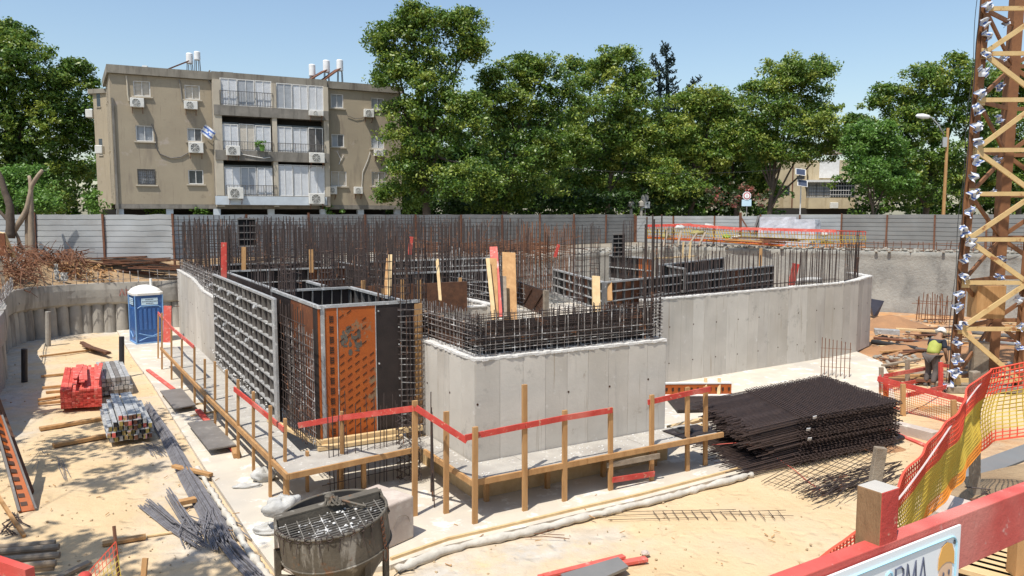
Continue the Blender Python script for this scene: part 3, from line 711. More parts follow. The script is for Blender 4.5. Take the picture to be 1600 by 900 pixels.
# left
cage('lower rebar grid on top of the far left wall', W(-2.1,23.4), W(-2.1,12.2), 2.4, 3.3, 3.3, .2, .12, .009, 'rebar_splash', 2, .16, .02, .1)
cage('tall bars above the far left wall', W(-1.98,23.4), W(-1.98,12.2), 2.5, 4.9, 3.6, .3, .35, .011, 'rebar', 1, .16, .03, .3)
cage('wide back rebar grid of the left bay in front of the fence', W(-2.3,23.3), W(10.5,23.3), 1.2, 5.12, 5.0, .2, .2, .0125, 'rebar', 1, .2, .03, .1)
cage('second back rebar grid of the left bay', W(-2.0,21.8), W(5.5,21.8), 1.5, 4.7, 4.2, .16, .3, .0115, 'rebar_dark', 1, .2, .04, .4)
cage('inner rebar wall along the left bay', W(1.6,21.5), W(1.6,9.0), 1.5, 4.75, 3.6, .17, .3, .0105, 'rebar', 1, .2, .04, .35)
cage('rebar wall crossing the left bay behind the box', W(-1.9,14.2), W(2.2,14.2), 2.0, 4.9, 3.8, .15, .28, .0105, 'rebar_dark', 1, .2, .04, .35)
cage('rebar standing around the shaft behind the orange box', W(-.4,9.2), W(2.6,9.2), 2.0, 4.3, 3.3, .15, .22, .010, 'rebar', 2, .2, .05, .5)
cage('rebar along the far side of the orange box', W(-2.0,9.0), W(-2.0,4.6), 2.0, 3.9, 3.3, .17, .25, .009, 'rebar_dark', 1, .2, .04, .3)
cage('rebar wall crossing the middle bay', W(1.8,17.5), W(8.5,17.5), 2.0, 4.9, 3.9, .16, .28, .0115, 'rebar', 1, .2, .04, .4)
cage('rear rust coloured rebar wall of the middle bay', W(5.0,21.0), W(11.5,21.0), 2.0, 4.6, 3.6, .18, .3, .0125, 'rebar_rust', 1, .2, .05, .4)
cage('inner rebar wall running back from the front block', W(4.5,14.0), W(4.5,3.0), 2.6, 4.0, 3.3, .2, .13, .0095, 'rebar_splash', 1, .2, .04, .35)
cage('rebar behind the leaning planks', W(.2,8.6), W(4.3,8.6), 2.4, 4.2, 3.1, .17, .3, .0095, 'rebar', 1, .2, .05, .45)
cage('rebar left of the leaning planks', W(.5,3.4), W(.5,7.4), 2.4, 3.9, 2.9, .2, .4, .009, 'rebar', 1, .2, .05, .4)
cage('rust brown rebar cluster right of the middle', W(7.2,10.5), W(10.2,11.5), 2.4, 4.75, 3.3, .1, .4, .0105, 'rebar_rust', 2, .3, .06, .35)
cage('rebar grid rising right of the middle in front of the bank', W(8.8,13.8), W(13.4,14.8), 2.4, 4.6, 3.9, .2, .25, .011, 'rebar', 1, .2, .04, .4)
cage('bars standing behind the right grid panel', W(8.6,8.4), W(14.5,8.2), 2.6, 4.2, 3.0, .18, .4, .010, 'rebar', 1, .2, .04, .3)
for a0, a1, z0_, z1_, nm in ((0, 1, 2.7, 3.95, 'long comb of starter bars on top of the right wall'),):
    cage(nm, R1+Vector((-.1,.13,0)), R2+Vector((-.1,.13,0)), 2.65, 3.95, 2.95, .17, .14, .0098, 'rebar_dark', 2, .12, .04, .2)
cage('starter bars on the rounded end of the right wall', Vector((12.1,27.9,0)), Vector((13.3,29.4,0)), 2.7, 4.1, 2.9, .12, .2, .010, 'rebar', 1, .12, .03, .1)
t = thing('rebar_cage', 'pair of tall bars at the far right end of the long wall', 'rebar', (13.3,29.6,2.75)); v = MB()
for x, y in ((13.3,29.5),(13.1,29.2)): v.tube((x,y,2.7), (x,y,4.6), .015, 5)
v.tube((13.3,29.5,4.4), (12.9,28.9,4.4), .01, 4); v.obj('vertical_bar', 'rebar_dark', t)
# round dense column cages
cols = [(448,342,17.5,'left of the hatch'),(510,350,19,'second'),(562,338,21,'third'),(600,345,16.2,'right of the box'),(628,372,15.4,'just right of the box'),(655,336,20,'behind the red plank'),
        (692,350,24,'in the middle'),(712,338,26,'near the planks'),(742,352,24,'beyond the planks'),(905,352,22,'left in the brown cluster'),(930,346,25,'brown cluster'),(980,345,26,'beside the tall hatch'),(1046,352,28,'right'),(350,352,27,'far left'),(318,345,30,'farthest left'),(478,352,26,'deep left'),(415,338,30,'deep left behind')]
for k, (px, py, y, wh) in enumerate(cols):
    top = D(px, py, y); t = thing('column_cage', 'slim tied column cage of vertical bars, the one %s' % wh if ' ' in wh else 'slim tied column cage of vertical bars, %s among the upright cages' % wh, 'rebar column', (top.x, y, 2.0), 'column cages'); v = MB(); r0 = .16
    for i in range(7):
        a = i*.9; v.tube((top.x+r0*math.cos(a), y+r0*math.sin(a), 1.5), (top.x+r0*math.cos(a)+rnd(-.02,.02), y+r0*math.sin(a), top.z+rnd(-.25,.05)), .0125, 4)
    v.obj('vertical_bar', random.choice(('rebar','rebar_dark')), t)
    v = MB()
    for i in range(12):
        z = 2.4+i*(top.z-2.9)/12; v.path([(top.x+(r0+.01)*math.cos(a), y+(r0+.01)*math.sin(a), z) for a in [j*math.pi/3 for j in range(7)]], .007, 3)
    v.obj('tie', 'rebar', t)
# starter bars near the mesh stack
t = thing('rebar_cage', 'small upright cage of starter bars behind the mesh stack', 'rebar', G(1305,590,.07)); v = MB()
for i, px in enumerate((1283,1288,1294,1300,1306,1313,1319,1327)):
    g = G(px, 588-3*(i % 2)+i*.6, .07); v.tube(g, D(px+2, 527+i*1.2, g.y), .013, 4)
v.obj('vertical_bar', 'rebar_rust', t); v = MB()
for z in (.3,.6,.9): v.path([G(1281,587,.07)+UZ*z, G(1329,590,.07)+UZ*z], .008, 4)
v.obj('tie', 'rebar_rust', t)
cage('sparse brown starter bars at the foot of the sprayed wall', G(1428,503,0), G(1482,508,0), .1, 1.35, 1.2, .2, .6, .014, 'rebar_rust', 2, .4, .1, .3)
cage('thin mesh along the top of the sprayed wall near the crane', Vector((17.5,43.3,0)), Vector((31,36.2,0)), 3.2, 3.75, 3.7, .3, .14, .012, 'rebar_rust', 1, .1, .06, .1, sag=.02)
cage('starter bars along the cap beam, left of the toilet', PATH[idx_near(-19.6,32.2)]+Vector((.1,-.1,0)), PATH[idx_near(-11.5,36.7)]+Vector((.1,-.1,0)), 2.2, 2.72, 2.62, .35, .34, .011, 'rebar_splash', 1, .1, .03, .06)
cage('starter bars along the cap beam at the left edge', PATH[idx_near(-16.2,24)], PATH[idx_near(-19.8,30.5)], 2.2, 2.72, 2.5, .3, .2, .011, 'rebar_splash', 1, .1, .03, .06)

cage('extra rebar wall running back through the left bay', W(-.3,22.5), W(-.3,10.5), 1.5, 4.9, 3.9, .22, .3, .0105, 'rebar', 1, .2, .05, .35)
cage('extra rebar wall running back beside the middle bay', W(3.3,22), W(3.3,11.0), 2.0, 4.8, 3.6, .24, .3, .0105, 'rebar_dark', 1, .2, .05, .4)
cage('rebar comb standing left of the tall hatch panel', W(6.2,15.6), W(10.6,15.6), 2.4, 4.9, 3.9, .12, .3, .0105, 'rebar', 2, .3, .05, .3)
cage('rebar over the far end of the middle bay', W(6.0,19.0), W(13.0,19.0), 2.4, 4.7, 3.4, .2, .3, .011, 'rebar', 1, .3, .05, .3)

cage('dense dark rebar wall before the back grid of the left bay', W(-2.0,20.0), W(7.0,20.0), 1.8, 4.95, 4.0, .15, .3, .011, 'rebar_dark', 1, .2, .05, .3)
cage('dense rebar wall along the far side of the middle bay', W(7.0,22.5), W(14.5,22.5), 2.0, 4.8, 3.6, .17, .3, .0115, 'rebar', 1, .2, .05, .3)
cage('rebar wall behind the tall leaning planks', W(1.0,12.2), W(6.5,12.2), 2.2, 4.5, 3.4, .16, .28, .0105, 'rebar_dark', 1, .2, .05, .4)
# ================================================================ PLATFORM AND GUARD RAILS
plat = thing('scaffold_platform', 'low working platform with cement stained deck and timber posts running round the walls', 'scaffold', W(0,-.5,.07))
def deckpoly(pts, z=.75):
    s = MB(); s.prism([W(*p) for p in pts], z-.03, z); s.obj('deck_board', 'deck', plat)
def fascia(p, q, z=.73, m='timber'):
    s = MB(); s.bar(W(*p, z), W(*q, z), .05, .1); s.obj('edge_beam', m, plat)
for i in range(4): deckpoly([(-.5+i*1.26, -.86), (-.5+(i+1)*1.26-.006, -.86), (-.5+(i+1)*1.26-.006, -.03), (-.5+i*1.26, -.03)], .75+.003*(i % 2))
deckpoly([(4.56,-.03),(5.1,-.03),(5.1,-.86),(4.56,-.86)], .762)
deckpoly([(-.5,-.026),(-.06,-.026),(-.06,.9),(-.5,.9)], .748); deckpoly([(-.5,.906),(-.06,.906),(-.06,1.95),(-.5,1.95)], .752)
deckpoly([(-3.1,1.0),(-1.9,1.15),(-1.9,2.2),(-3.1,2.2)], .751); deckpoly([(-1.894,1.15),(-.506,1.35),(-.506,2.2),(-1.894,2.2)], .746)
bl = 2.206
for i in range(11):
    b0 = bl+i*1.24; a0 = -3.1-.05*i; deckpoly([(a0,b0),(-2.58,b0),(-2.58,b0+1.232),(a0-.05,b0+1.232)], .75+.004*(i % 3))
fascia((-.55,-.9),(1.8,-.9)); fascia((1.806,-.9),(5.2,-.9)); fascia((-.53,-.87),(-.53,1.1)); fascia((-3.1,.97),(-.56,1.3)); fascia((-3.13,.95),(-3.4,7.4)); fascia((-3.4,7.41),(-3.67,15.9))
s = MB(); s.bar(W(-2.62,4.6,.80), W(-2.1,2.0,.80), .12, .06); s.obj('loose_plank', 'timber_pale', plat)
s = MB(); s.bar(W(-2.3,2.05,.80), W(-.6,2.05,.80), .12, .07); s.obj('loose_plank', 'timber_pale', plat)
for a, b_ in ((.1,-.2),(1.4,-.2),(2.7,-.2),(4.0,-.2),(-3.0,1.6),(-2.6,5),(-2.7,8),(-2.8,11),(-2.9,14),(-1.6,1.5)):
    s = MB(); s.bar(W(a,b_,.06), W(a,b_,.72), .08, .08); s.obj('prop', 'timber', plat)
posts = {}
def post(key, px, py, top, wd=.09, m='timber', th=.05, par=None, zb=.07):
    g = G(px, py, zb); e = D(px+rnd(-.5,.5), top, g.y); posts[key] = g
    s = MB(); s.bar(g-UZ*.05, e, wd, th, up=Vector((SA,-CA,0)) if px > 640 else Vector((CA,SA,0))); o = s.obj('post', m, par or plat)
F_ = [(742,818,667),(820,798,601),(882,783,641),(954,766,637),(1018,751,617),(1074,736,605),(1102,727,604),(697,802,643),(648,806,626),(534,764,643)]
for k, (px, py, tp) in enumerate(F_): post(k, px, py, tp)
post('m1', 480, 768, 705); post('m2', 530, 766, 725)
Lf = [(247,560,491),(253,577,489),(268,593,512),(284,611,530),(304,633,542),(320,648,561),(336,668,565),(354,690,578),(372,716,593),(396,736,612),(422,776,634),(445,778,654)]
for k, (px, py, tp) in enumerate(Lf): post('L%d' % k, px, py, tp, wd=.08)
def rail(pts, m='red_paint', par=None, ht=.1, th=.03, nm='rail', w_=None):
    """pts: (px, py, key of the post whose depth it has)"""
    P = [D(px, py, (posts[k].y if k in posts else k))-Vector((SA*0,.04,0)) for px, py, k in pts]
    for i in range(len(P)-1):
        s = MB(); s.bar(P[i], P[i+1], th, ht); s.obj(nm, m, par or plat)
rail([(467,664,9),(534,652,9),(648,637,8)]); rail([(650,636,8),(730,688,posts[0].y+.1)]); rail([(727,683,0),(820,664,1)]); rail([(821,664,1),(882,652,2),(956,640,3)])
rail([(1012,628,4),(1074,614,5),(1109,607,6)]); rail([(957,749,3),(1022,739,4)]); rail([(948,726,3),(1030,711,4)], 'timber_grey')
rail([(367,607,'L8'),(396,630,'L9')]); rail([(396,630,'L9'),(444,670,'L11')]); rail([(248,489,'L0'),(268,511,'L2')], 'red_faded'); rail([(268,511,'L2'),(304,542,'L4')], 'red_faded')
# crusty cement dribbles on the deck
b = MB()
for k in range(240):
    z = random.random()
    if z < .45: c = W(rnd(-.4,4.9), rnd(-.75,-.05), .755)
    elif z < .6: c = W(rnd(-.45,-.1), rnd(0,1.8), .755)
    else: c = W(rnd(-3.1,-2.6), rnd(1.3,15), .755)
    rock(b, c, rnd(.006,.024), 5)
b.obj('cement_crumb', 'cement_crust', plat, kind='stuff')
# coil and dark sheet at the right end of the platform
s = MB(); c = W(4.55,-.45,.79)
for k in range(3): s.path([c+Vector((.16*math.cos(a)+.01*k, .16*math.sin(a), .015*k)) for a in [i*.35 for i in range(19)]], .014, 5)
s.obj('wire_coil', 'cable_black', label='black wire coil lying on the right end of the platform', cat='wire coil')
s = MB(); s.prism([W(4.2,-.8),W(5.15,-.8),W(5.15,-.2),W(4.2,-.2)], .768, .782); s.obj('plywood_offcut', 'ply_black', label='dark plywood offcut under the wire coil on the platform', cat='plywood')
# timbers behind the right end of the platform
def plank(px1, py1, px2, py2, z=.05, wd=.12, th=.04, m='timber', label=None, cat='plank', group=None, nm='plank', z2=None):
    p = G(px1, py1, z+th/2); q = G(px2, py2, (z2 if z2 is not None else z)+th/2)
    s = MB(); s.bar(p, q, wd, th); o = s.obj(nm, m, label=label, cat=cat, group=group); bevel(o, .004); return o
pile = [(1045,668,1112,652,.3,'timber_pale','pale board on top of the pile right of the front block'),(1045,684,1100,676,.2,'red_faded','faded red board in the pile right of the front block'),(1048,690,1104,668,.12,'timber','brown board low in the pile right of the front block'),(1044,676,1104,664,.42,'timber_pale','upper pale board beside the dark mesh stack')]
for a_ in pile: plank(*a_[:5], wd=.14, th=.07, m=a_[5], label=a_[6])
t = thing('wall_formwork', 'orange and silver framed panel lying flat against the foot of the long wall', 'formwork panel', G(1092,610,.1), 'shuttering panels around the unfinished walls')
A1, A2 = G(1035,608,.25), G(1142,607,.25)
s = MB(); s.bar(A1, A2, .1, .3); s.obj('plywood_sheet', 'ply_orange', t)
s = MB(); s.bar(A1+UZ*.17, A2+UZ*.17, .13, .04); s.bar(A1-UZ*.17+Vector((0,-.1,0)), A2-UZ*.17+Vector((0,-.1,0)), .16, .05); s.obj('edge_profile', 'frame_white', t)
for k in range(11): s = MB(); s.box(A1+(A2-A1)*((k+.5)/11)+Vector((.03,-.055,0)), (.1,.012,.1), R(30)); s.obj('slot', 'ink', t)
for k in (.62,.82): s = MB(); s.bar(A1+(A2-A1)*k+Vector((-.03,-.12,-.2)), A1+(A2-A1)*k+Vector((.02,.02,.3)), .09, .03); s.obj('cleat', 'timber_pale', t)
s = MB(); s.prism([A1.xy.to_3d()+Vector((0,-.5,0)), A2.xy.to_3d()+Vector((0,-.5,0)), A2.xy.to_3d()+Vector((-.1,-1.9,0)), A1.xy.to_3d()+Vector((0,-2.0,0))], .1, .16); s.obj('plywood_sheet', 'ply_black', label='dark plywood sheet on the slab between the front block and mesh stack', cat='plywood')
# planks leaning inside the front block
def lean(px1, py1, y1, px2, py2, y2, wd, th, m, label):
    p = D(px1, py1, y1); q = D(px2, py2, y2); s = MB(); s.bar(p, q, wd, th, up=Vector((.1,-1,0))); o = s.obj('plank', m, label=label, cat='plank', group='planks leaning in the unfinished rooms'); bevel(o, .004)
lean(772,500,18.6,762,404,19.6,.1,.05,'timber_pale','palest leaning plank at the left of the group inside the front block')
lean(773,498,18.8,770,404,19.8,.2,.04,'timber','narrow brown plank in the leaning group inside the front block')
lean(779,496,18.9,771,386,20,.2,.05,'red_faded','tall pinkish plank standing highest in the leaning group')
lean(786,496,19.1,785,432,20,.2,.05,'timber_grey','grey plank at the right of the leaning group')
lean(797,500,19.5,795,395,21,.36,.05,'timber','wide upper orange board behind the leaning group')
lean(607,482,17.5,610,398,18.2,.09,.04,'timber_pale','pale thin plank right of the black plywood')
lean(601,482,17.6,607,404,18.3,.1,.04,'timber','second thin plank right of the black plywood')
lean(932,503,19,931,432,19.6,.2,.08,'timber_pale','pale plank standing in front of the low right grid panel')
lean(953,470,22,952,440,22.3,.14,.06,'timber','short brown plank beside the right grid panel')
lean(688,470,20,683,405,20.6,.08,.04,'timber_pale','thin yellow plank left of the studded shutter')
lean(720,466,22,719,434,22,.1,.05,'timber','short stud board in the studded shutter')
lean(640,398,24,643,370,24,.12,.04,'red_paint','small red plank tilted among the bars behind the box')
lean(350,436,23,350,379,23,.17,.05,'red_paint','upright red plank behind the grey grid panel')
lean(381,430,25,381,386,25,.14,.05,'timber','upright brown plank beside the red plank behind the grid')
lean(487,426,25,486,390,25,.14,.05,'timber','upright brown plank deep in the left bay')
lean(1236,446,29,1244,412,29,.26,.05,'red_paint','red plank leaning behind the comb of bars on the long wall')
lean(1336,436,32,1340,402,32,.15,.05,'timber_dark','dark brown plank at the far end of the long wall')
lean(1187,440,34,1189,388,34,.12,.06,'timber','upright brown stake behind the long wall')
lean(867,402,25,873,382,25,.1,.04,'red_paint','thin red strip left of the low grid panel')
lean(261,535,29,262,478,29,.28,.05,'red_faded','red board upright behind the blue toilet')
s = MB(); s.bar(D(1010,405,30), D(1085,400,33), .12, .06); s.obj('plank', 'timber_pale', label='pale plank lying over the upper dark panel', cat='plank')
for px, t_ in ((1077,378),(1066,378)): s = MB(); s.bar(D(px,404,31), D(px+2,t_,31), .08, .06); s.obj('plank', 'timber_pale', label='short upright batten %s over the upper dark panel' % ('on the right' if px > 1070 else 'on the left'), cat='plank')
s = MB(); rr = [D(1243+40*k/8, 441-2*k/8-2*math.sin(k/8*3.1), 29.5) for k in range(9)]; s.path(rr, .12, 8); s.obj('white_sack', 'sack', smooth=True, label='long white sack on the wall top behind the red plank', cat='sack')
# ================================================================ THINGS IN THE PIT
# portable toilet -----------------------------------------------------------
g0 = G(214,541,0); g1 = G(255,540.5,0); g2 = G(200,535,0)
tt = thing('portable_toilet', 'blue portable toilet with white domed roof beside the far left wall', 'portable toilet', g0)
ux = Vector((math.cos(R(38)), math.sin(R(38)), 0)); uy = Vector((-ux.y, ux.x, 0)); wd = 1.02
def TP(a, b_, z): return g0+ux*a+uy*b_+UZ*z
D_ = 1.1
s = MB(); s.prism([TP(.02,.02,0),TP(wd-.02,.02,0),TP(wd-.02,D_-.02,0),TP(.02,D_-.02,0)], .12, 2.0); s.obj('cabin_wall', 'blue_plastic', tt)
s = MB(); s.prism([TP(-.03,-.03,0),TP(wd+.03,-.03,0),TP(wd+.03,D_+.03,0),TP(-.03,D_+.03,0)], 0, .12); s.obj('base_skid', 'blue_light', tt)
for a, b_ in ((0,0),(wd,0),(0,D_),(wd,D_)): s = MB(); s.tube(TP(a,b_,.1), TP(a,b_,2.0), .03, 6); s.obj('corner_post', 'blue_light', tt, smooth=True)
s = MB()
for k in range(5): a = .18+k*(wd-.36)/4; s.box(TP(a,-.0,1.05), (.1,.035,.85), math.atan2(ux.y, ux.x))
s.obj('front_rib', 'blue_plastic', tt)
s = MB()
for k in range(4): s.box(TP(.0,.25+k*.2,1.05), (.03,.1,.85), math.atan2(ux.y, ux.x))
s.obj('side_rib', 'blue_plastic', tt)
s = MB(); s.path([TP(.1,-.005,.5),TP(.35,-.01,.42),TP(.6,-.01,.36),TP(wd-.1,-.005,.48)], .018, 5); s.path([TP(.1,-.005,.2),TP(.4,-.01,.32),TP(wd-.1,-.005,.36)], .018, 5); s.path([TP(-.005,.1,.5),TP(-.01,.5,.3),TP(-.005,.95,.5)], .018, 5); s.obj('moulded_crease', 'blue_light', tt)
s = MB(); s.path([TP(.08,-.01,1.5),TP(.2,-.015,1.58),TP(wd-.2,-.015,1.58),TP(wd-.08,-.01,1.5)], .02, 5); s.obj('panel_lip', 'blue_light', tt)
s = MB()
for z, e, h in ((2.0,.05,0),(2.1,.06,0),(2.13,.0,0),(2.2,-.03,0),(2.28,-.14,0),(2.35,-.3,0),(2.38,-.45,0)):
    n_ = 16
    for k in range(n_):
        a = 2*math.pi*(k+.5)/n_; cx = max(-1, min(1, 1.35*math.cos(a))); cy = max(-1, min(1, 1.35*math.sin(a))); s.v.append(tuple(TP(wd/2+cx*(wd/2+e), D_/2+cy*(D_/2+e), z)))
nr = 7; s.f = [(i*16+k, i*16+(k+1) % 16, (i+1)*16+(k+1) % 16, (i+1)*16+k) for i in range(nr-1) for k in range(16)]+[tuple(range((nr-1)*16, nr*16))]; s.mi = [0]*len(s.f)
bevel(s.obj('roof', 'white_plastic', tt), .02)
for (a0, a1, b0, b1) in ((wd*.22, wd*.82, -.024, -.02),): 
    s = MB(); s.para(TP(a0,-.022,1.62), ux*(a1-a0), uy*.004, UZ*.27); lb = s.obj('notice', 'label_blue', tt)
    s = MB()
    for r_, (x0, x1) in enumerate(((.25,.72),(.06,.95),(.3,.68))):
        x = x0
        while x < x1: e = rnd(.03,.08); s.para(TP(a0+(a1-a0)*x,-.025,1.81-r_*.075), ux*((a1-a0)*e), uy*.003, UZ*.035); x += e+.025
    s.obj('lettering', 'sign_ink', lb)
s = MB(); s.para(TP(-.022,.25,1.62), uy*.6, ux*.004, UZ*.27); lb = s.obj('notice', 'label_blue', tt)
s = MB()
for r_ in range(3):
    for k in range(4): s.para(TP(-.025,.3+.13*k,1.81-r_*.075), uy*rnd(.06,.1), ux*.003, UZ*.035)
s.obj('lettering', 'sign_ink', lb)
s = MB(); s.tube(TP(wd*.8,.9,2.2), TP(wd*.8,.9,2.6), .05, 8, cap=True); s.obj('vent_pipe', 'white_plastic', tt)

# red plank stack ------------------------------------------------------------
def stack(px0, py0, px1, py1, length, rows, cols, th, mats, label, name, cat, group, z0=.08, dirpx=(108,335), jit=.03, taper=None, endmat=None):
    a = G(px0, py0, z0); b_ = G(px1, py1, z0); u = (b_-a); Wd = u.length; u.normalize()
    v = Vector((-.47, .88, 0))
    if taper: v = (v+u*taper).normalized()
    src = None; pw = Wd/cols
    for r_ in range(rows):
        for c in range(cols):
            if r_ == rows-1 and rnd(0,1) < .12: continue
            sx = a+u*(pw*(c+.5))+UZ*(th*(r_+.5)); off = rnd(-jit, jit)
            s = MB(); m = random.choice(mats); l2 = length+rnd(-.3,.2)
            s.bar(sx+v*off, sx+v*(off+l2)+u*rnd(-.02,.02), pw*.93, th*.9); o = s.obj(name, m, label=label(r_, c), cat=cat, group=group)
    return a, u, v
a, u, v = stack(95, 639, 160, 635, 3.6, 9, 11, .055, ('red_paint','red_paint','red_faded'), lambda r_, c: 'red painted plank in the big square stack on the sand' if r_ < 8 else 'sun faded red plank on top of the big stack', 'red_plank', 'plank', 'red planks in the square stack', z0=.1, jit=.02)
for k in range(9):      # skewed planks on top
    s = MB(); p = a+u*rnd(.25,1.0)+v*rnd(.05,.5)+UZ*(.62+.012*k); q = p+v*rnd(2.2,2.9)+u*rnd(-.35,.4)*(1 if k % 2 else .3)-UZ*.01*k; s.bar(p, q, .1, .028); o = s.obj('red_plank', 'red_faded', label='loose faded red plank lying skewed on top of the red stack', cat='plank', group='loose red planks on the red stack')
for p in ((62,557,132,547),(64,588,98,584),(66,606,100,602),(72,613,93,611),(60,625,92,618),(60,631,94,627)):
    s = MB(); A1 = G(p[0],p[1],.05); A2 = G(p[2]+18,p[3]-1,.05); s.bar(A1, A2, .1, .06); s.obj('bearer', 'timber', label='timber bearer sticking out left from under the red stack', cat='timber', group='bearers under the red stack')
for p in ((62,670,172,652),(83,696,180,678)):
    s = MB(); A1 = G(p[0],p[1],.05); A2 = G(p[2],p[3],.05); s.bar(A1, A2, .17, .07); s.obj('bearer', 'timber', label='wide timber bearer under the near aluminium beams, %s of two' % ('farther' if p[1] == 670 else 'nearer'), cat='timber')
# aluminium beams with yellow ends -------------------------------------------
def beam(p, d, L, label, group):
    s = MB(); p = Vector(p); d = Vector(d).normalized(); q = p+d*L; n = Vector((d.y,-d.x,0))
    t = thing('formwork_beam', label, 'beam', p, group)
    s.bar(p, q, .085, .016); s.bar(p+UZ*.1, q+UZ*.1, .085, .016); s.bar(p+UZ*.05, q+UZ*.05, .03, .085); s.obj('beam_body', 'alu_beam', t)
    s = MB(); s.bar(p+UZ*.05-d*.012, p+UZ*.05+d*.03, .07, .1); s.obj('end_cap', random.choice(('yellow_cap','yellow_cap','black_plastic','rust','red_faded','sack')), t)
mk('alu_beam', (.5,.5,.49), (.38,.38,.37), 5, .5, .1, 20, metal=.3, spots=((.68,.67,.63), 6, .56, .64))
mk('yellow_cap', (.42,.34,.07), (.3,.2,.1), 9, .7, spots=((.6,.3,.32), 7, .56, .62))
c0 = G(205,687,.1); dv = (G(178,615,.1)-G(204,687,.1)).normalized(); du = Vector((dv.y,-dv.x,0))
for r_, cnt in enumerate((9,10,9,7,5)):
    for k in range(cnt):
        p = c0+du*((k-(cnt-1)/2)*.1+rnd(-.012,.012))+UZ*(r_*.115)+dv*rnd(-.06,.08); beam(p, dv+du*rnd(-.006,.006), 2.5, 'silver aluminium beam with yellowish end in the near bundle beside the red planks', 'aluminium beams in the near bundle')
c0 = G(182,613,.1)
for r_, cnt in enumerate((7,7,6,6)):
    for k in range(cnt):
        p = c0+du*((k-(cnt-1)/2)*.125)+UZ*(r_*.125)+dv*rnd(-.04,.04); 
        s = MB(); s.bar(p, p+dv*2.9, .11, .11); s.obj('square_tube', random.choice(('alu_beam','alu','steel_plate')), label='grey square formwork tube in the far bundle right of the red stack', cat='tube', group='square tubes in the far bundle')
for k in range(5): s = MB(); A1 = G(rnd(123,134),rnd(534,541),.06+.04*k); A2 = G(rnd(165,172),rnd(549,555),.06+.04*k); s.bar(A1,A2,.12,.04); s.obj('plank', 'timber_dark', label='weathered brown plank in the loose heap beyond the beams', cat='plank', group='brown planks heaped beyond the beams')
for k, (px, py, h, r_) in enumerate(((38,597,545,.09),(190,590,526,.08),(75,541,487,.1))):
    s = MB(); b0 = G(px,py,0); s.tube(b0-UZ*.1, D(px,h,b0.y), r_, 12, cap=True); o = s.obj('black_pipe', 'black_plastic' if k < 2 else 'concrete_old', label=('short black pipe standing upright on the sand at the far left','black pipe standing upright behind the square tubes','thin grey pipe standing against the curved pile wall')[k], cat='pipe', smooth=False)
# plates and boards ----------------------------------------------------------
def plate(pts, z, th, m, label, name='steel_plate', cat='plate'):
    s = MB(); s.prism([G(*p, z) for p in pts], z, z+th); o = s.obj(name, m, label=label, cat=cat); return o
plate([(250,612),(284,608),(306,634),(272,640)], .2, .03, 'steel_plate', 'dark plate lying raised on the slab beside the fallen red board')
plate([(293,662),(330,658),(369,697),(326,704)], .2, .03, 'steel_plate', 'larger dark plate next to the near red board on the slab')
for (px, py) in ((262,616),(292,634),(310,664),(350,690)):
    s = MB(); s.box(G(px,py,.13), (.25,.12,.12), R(20)); s.obj('timber_block', 'timber', label='small timber block under the dark plate, %s' % {616:'its far left corner',634:'its near right corner',664:'left end of the larger plate',690:'near end of the larger plate'}[py], cat='block')
plank(231,578,271,608,.08,.12,.05,'red_faded','fallen faded red board beyond the dark plates')
plank(309,641,367,704,.1,.13,.06,'red_paint','fallen bright red board between the dark plates and platform')
plank(366,700,370,712,.08,.14,.1,'timber','stubby brown timber block at the end of the red board')
plank(160,850,228,838,.02,.13,.05,'timber','timber plank lying on the sand in the foreground left'); plank(229,838,286,829,.0,.05,.03,'timber_pale','thin batten continuing the foreground plank')
plank(271,728,330,742,.1,.1,.06,'timber','short board under the rebar bundle'); plank(278,786,306,780,.08,.14,.08,'timber','block of timber under the rebar bundle')
plank(300,632,335,628,.07,.1,.03,'timber_pale','thin pale batten on the slab, far one'); plank(298,650,345,641,.07,.08,.03,'timber_pale','thin pale batten on the slab, near one')
# rebar bundles ----------------------------------------------------------------
def bundle(pts, n, spread, spread2, r, mat, label, zr=.18, splay=0):
    s = MB(); P = [G(x, y, .1) for x, y in pts]; d = (P[-1]-P[0]).normalized(); sd_ = Vector((d.y,-d.x,0))
    for k in range(n):
        f = rnd(-1,1); h = rnd(0,1)*zr*(1-abs(f)); e0 = rnd(-.25,.25); e1 = rnd(-.5,.25); q = []
        for i, p in enumerate(P):
            t_ = i/(len(P)-1); wq = spread*(1-t_)+spread2*t_
            q.append(p+sd_*(f*wq+rnd(-1,1)*.008)+UZ*(h-.08)+d*(e0 if i == 0 else e1 if i == len(P)-1 else 0))
        if splay and rnd(0,1) < splay: q[-1] += sd_*rnd(-.35,.35)
        s.path(q, r, 4)
    return s.obj('rebar_bundle', mat, label=label, cat='rebar bundle')
bundle([(232,634),(262,680),(295,742),(330,800),(350,842)], 90, .12, .2, .010, 'rebar_grey', 'thick bundle of long grey rebar snaking over the sand left of the platform', .2, .25)
bundle([(350,836),(375,868),(412,905)], 26, .12, .13, .011, 'rebar_grey', 'end of a second grey rebar bundle running off the bottom of the picture', .12)
bundle([(235,785),(270,815),(316,845)], 26, .16, .1, .010, 'rebar_grey', 'short bundle of grey rebar pointing at the big bundle', .12, .3)
bundle([(266,772),(288,806),(306,832)], 26, .1, .1, .010, 'rebar_grey', 'second short bundle of grey rebar crossing the first', .2, .4)
def wires(label, items, r=.006, m='rebar_grey', nm='wire_scrap'):
    s = MB()
    for (x1,y1,x2,y2) in items:
        p = G(x1,y1,.02); q = G(x2,y2,.02); md = (p+q)/2+Vector((rnd(-.04,.04),rnd(-.04,.04),rnd(0,.03))); s.path([p,md,q], r, 4)
    s.obj(nm, m, label=label, cat='wire', kind='stuff' if len(items) > 9 else None)
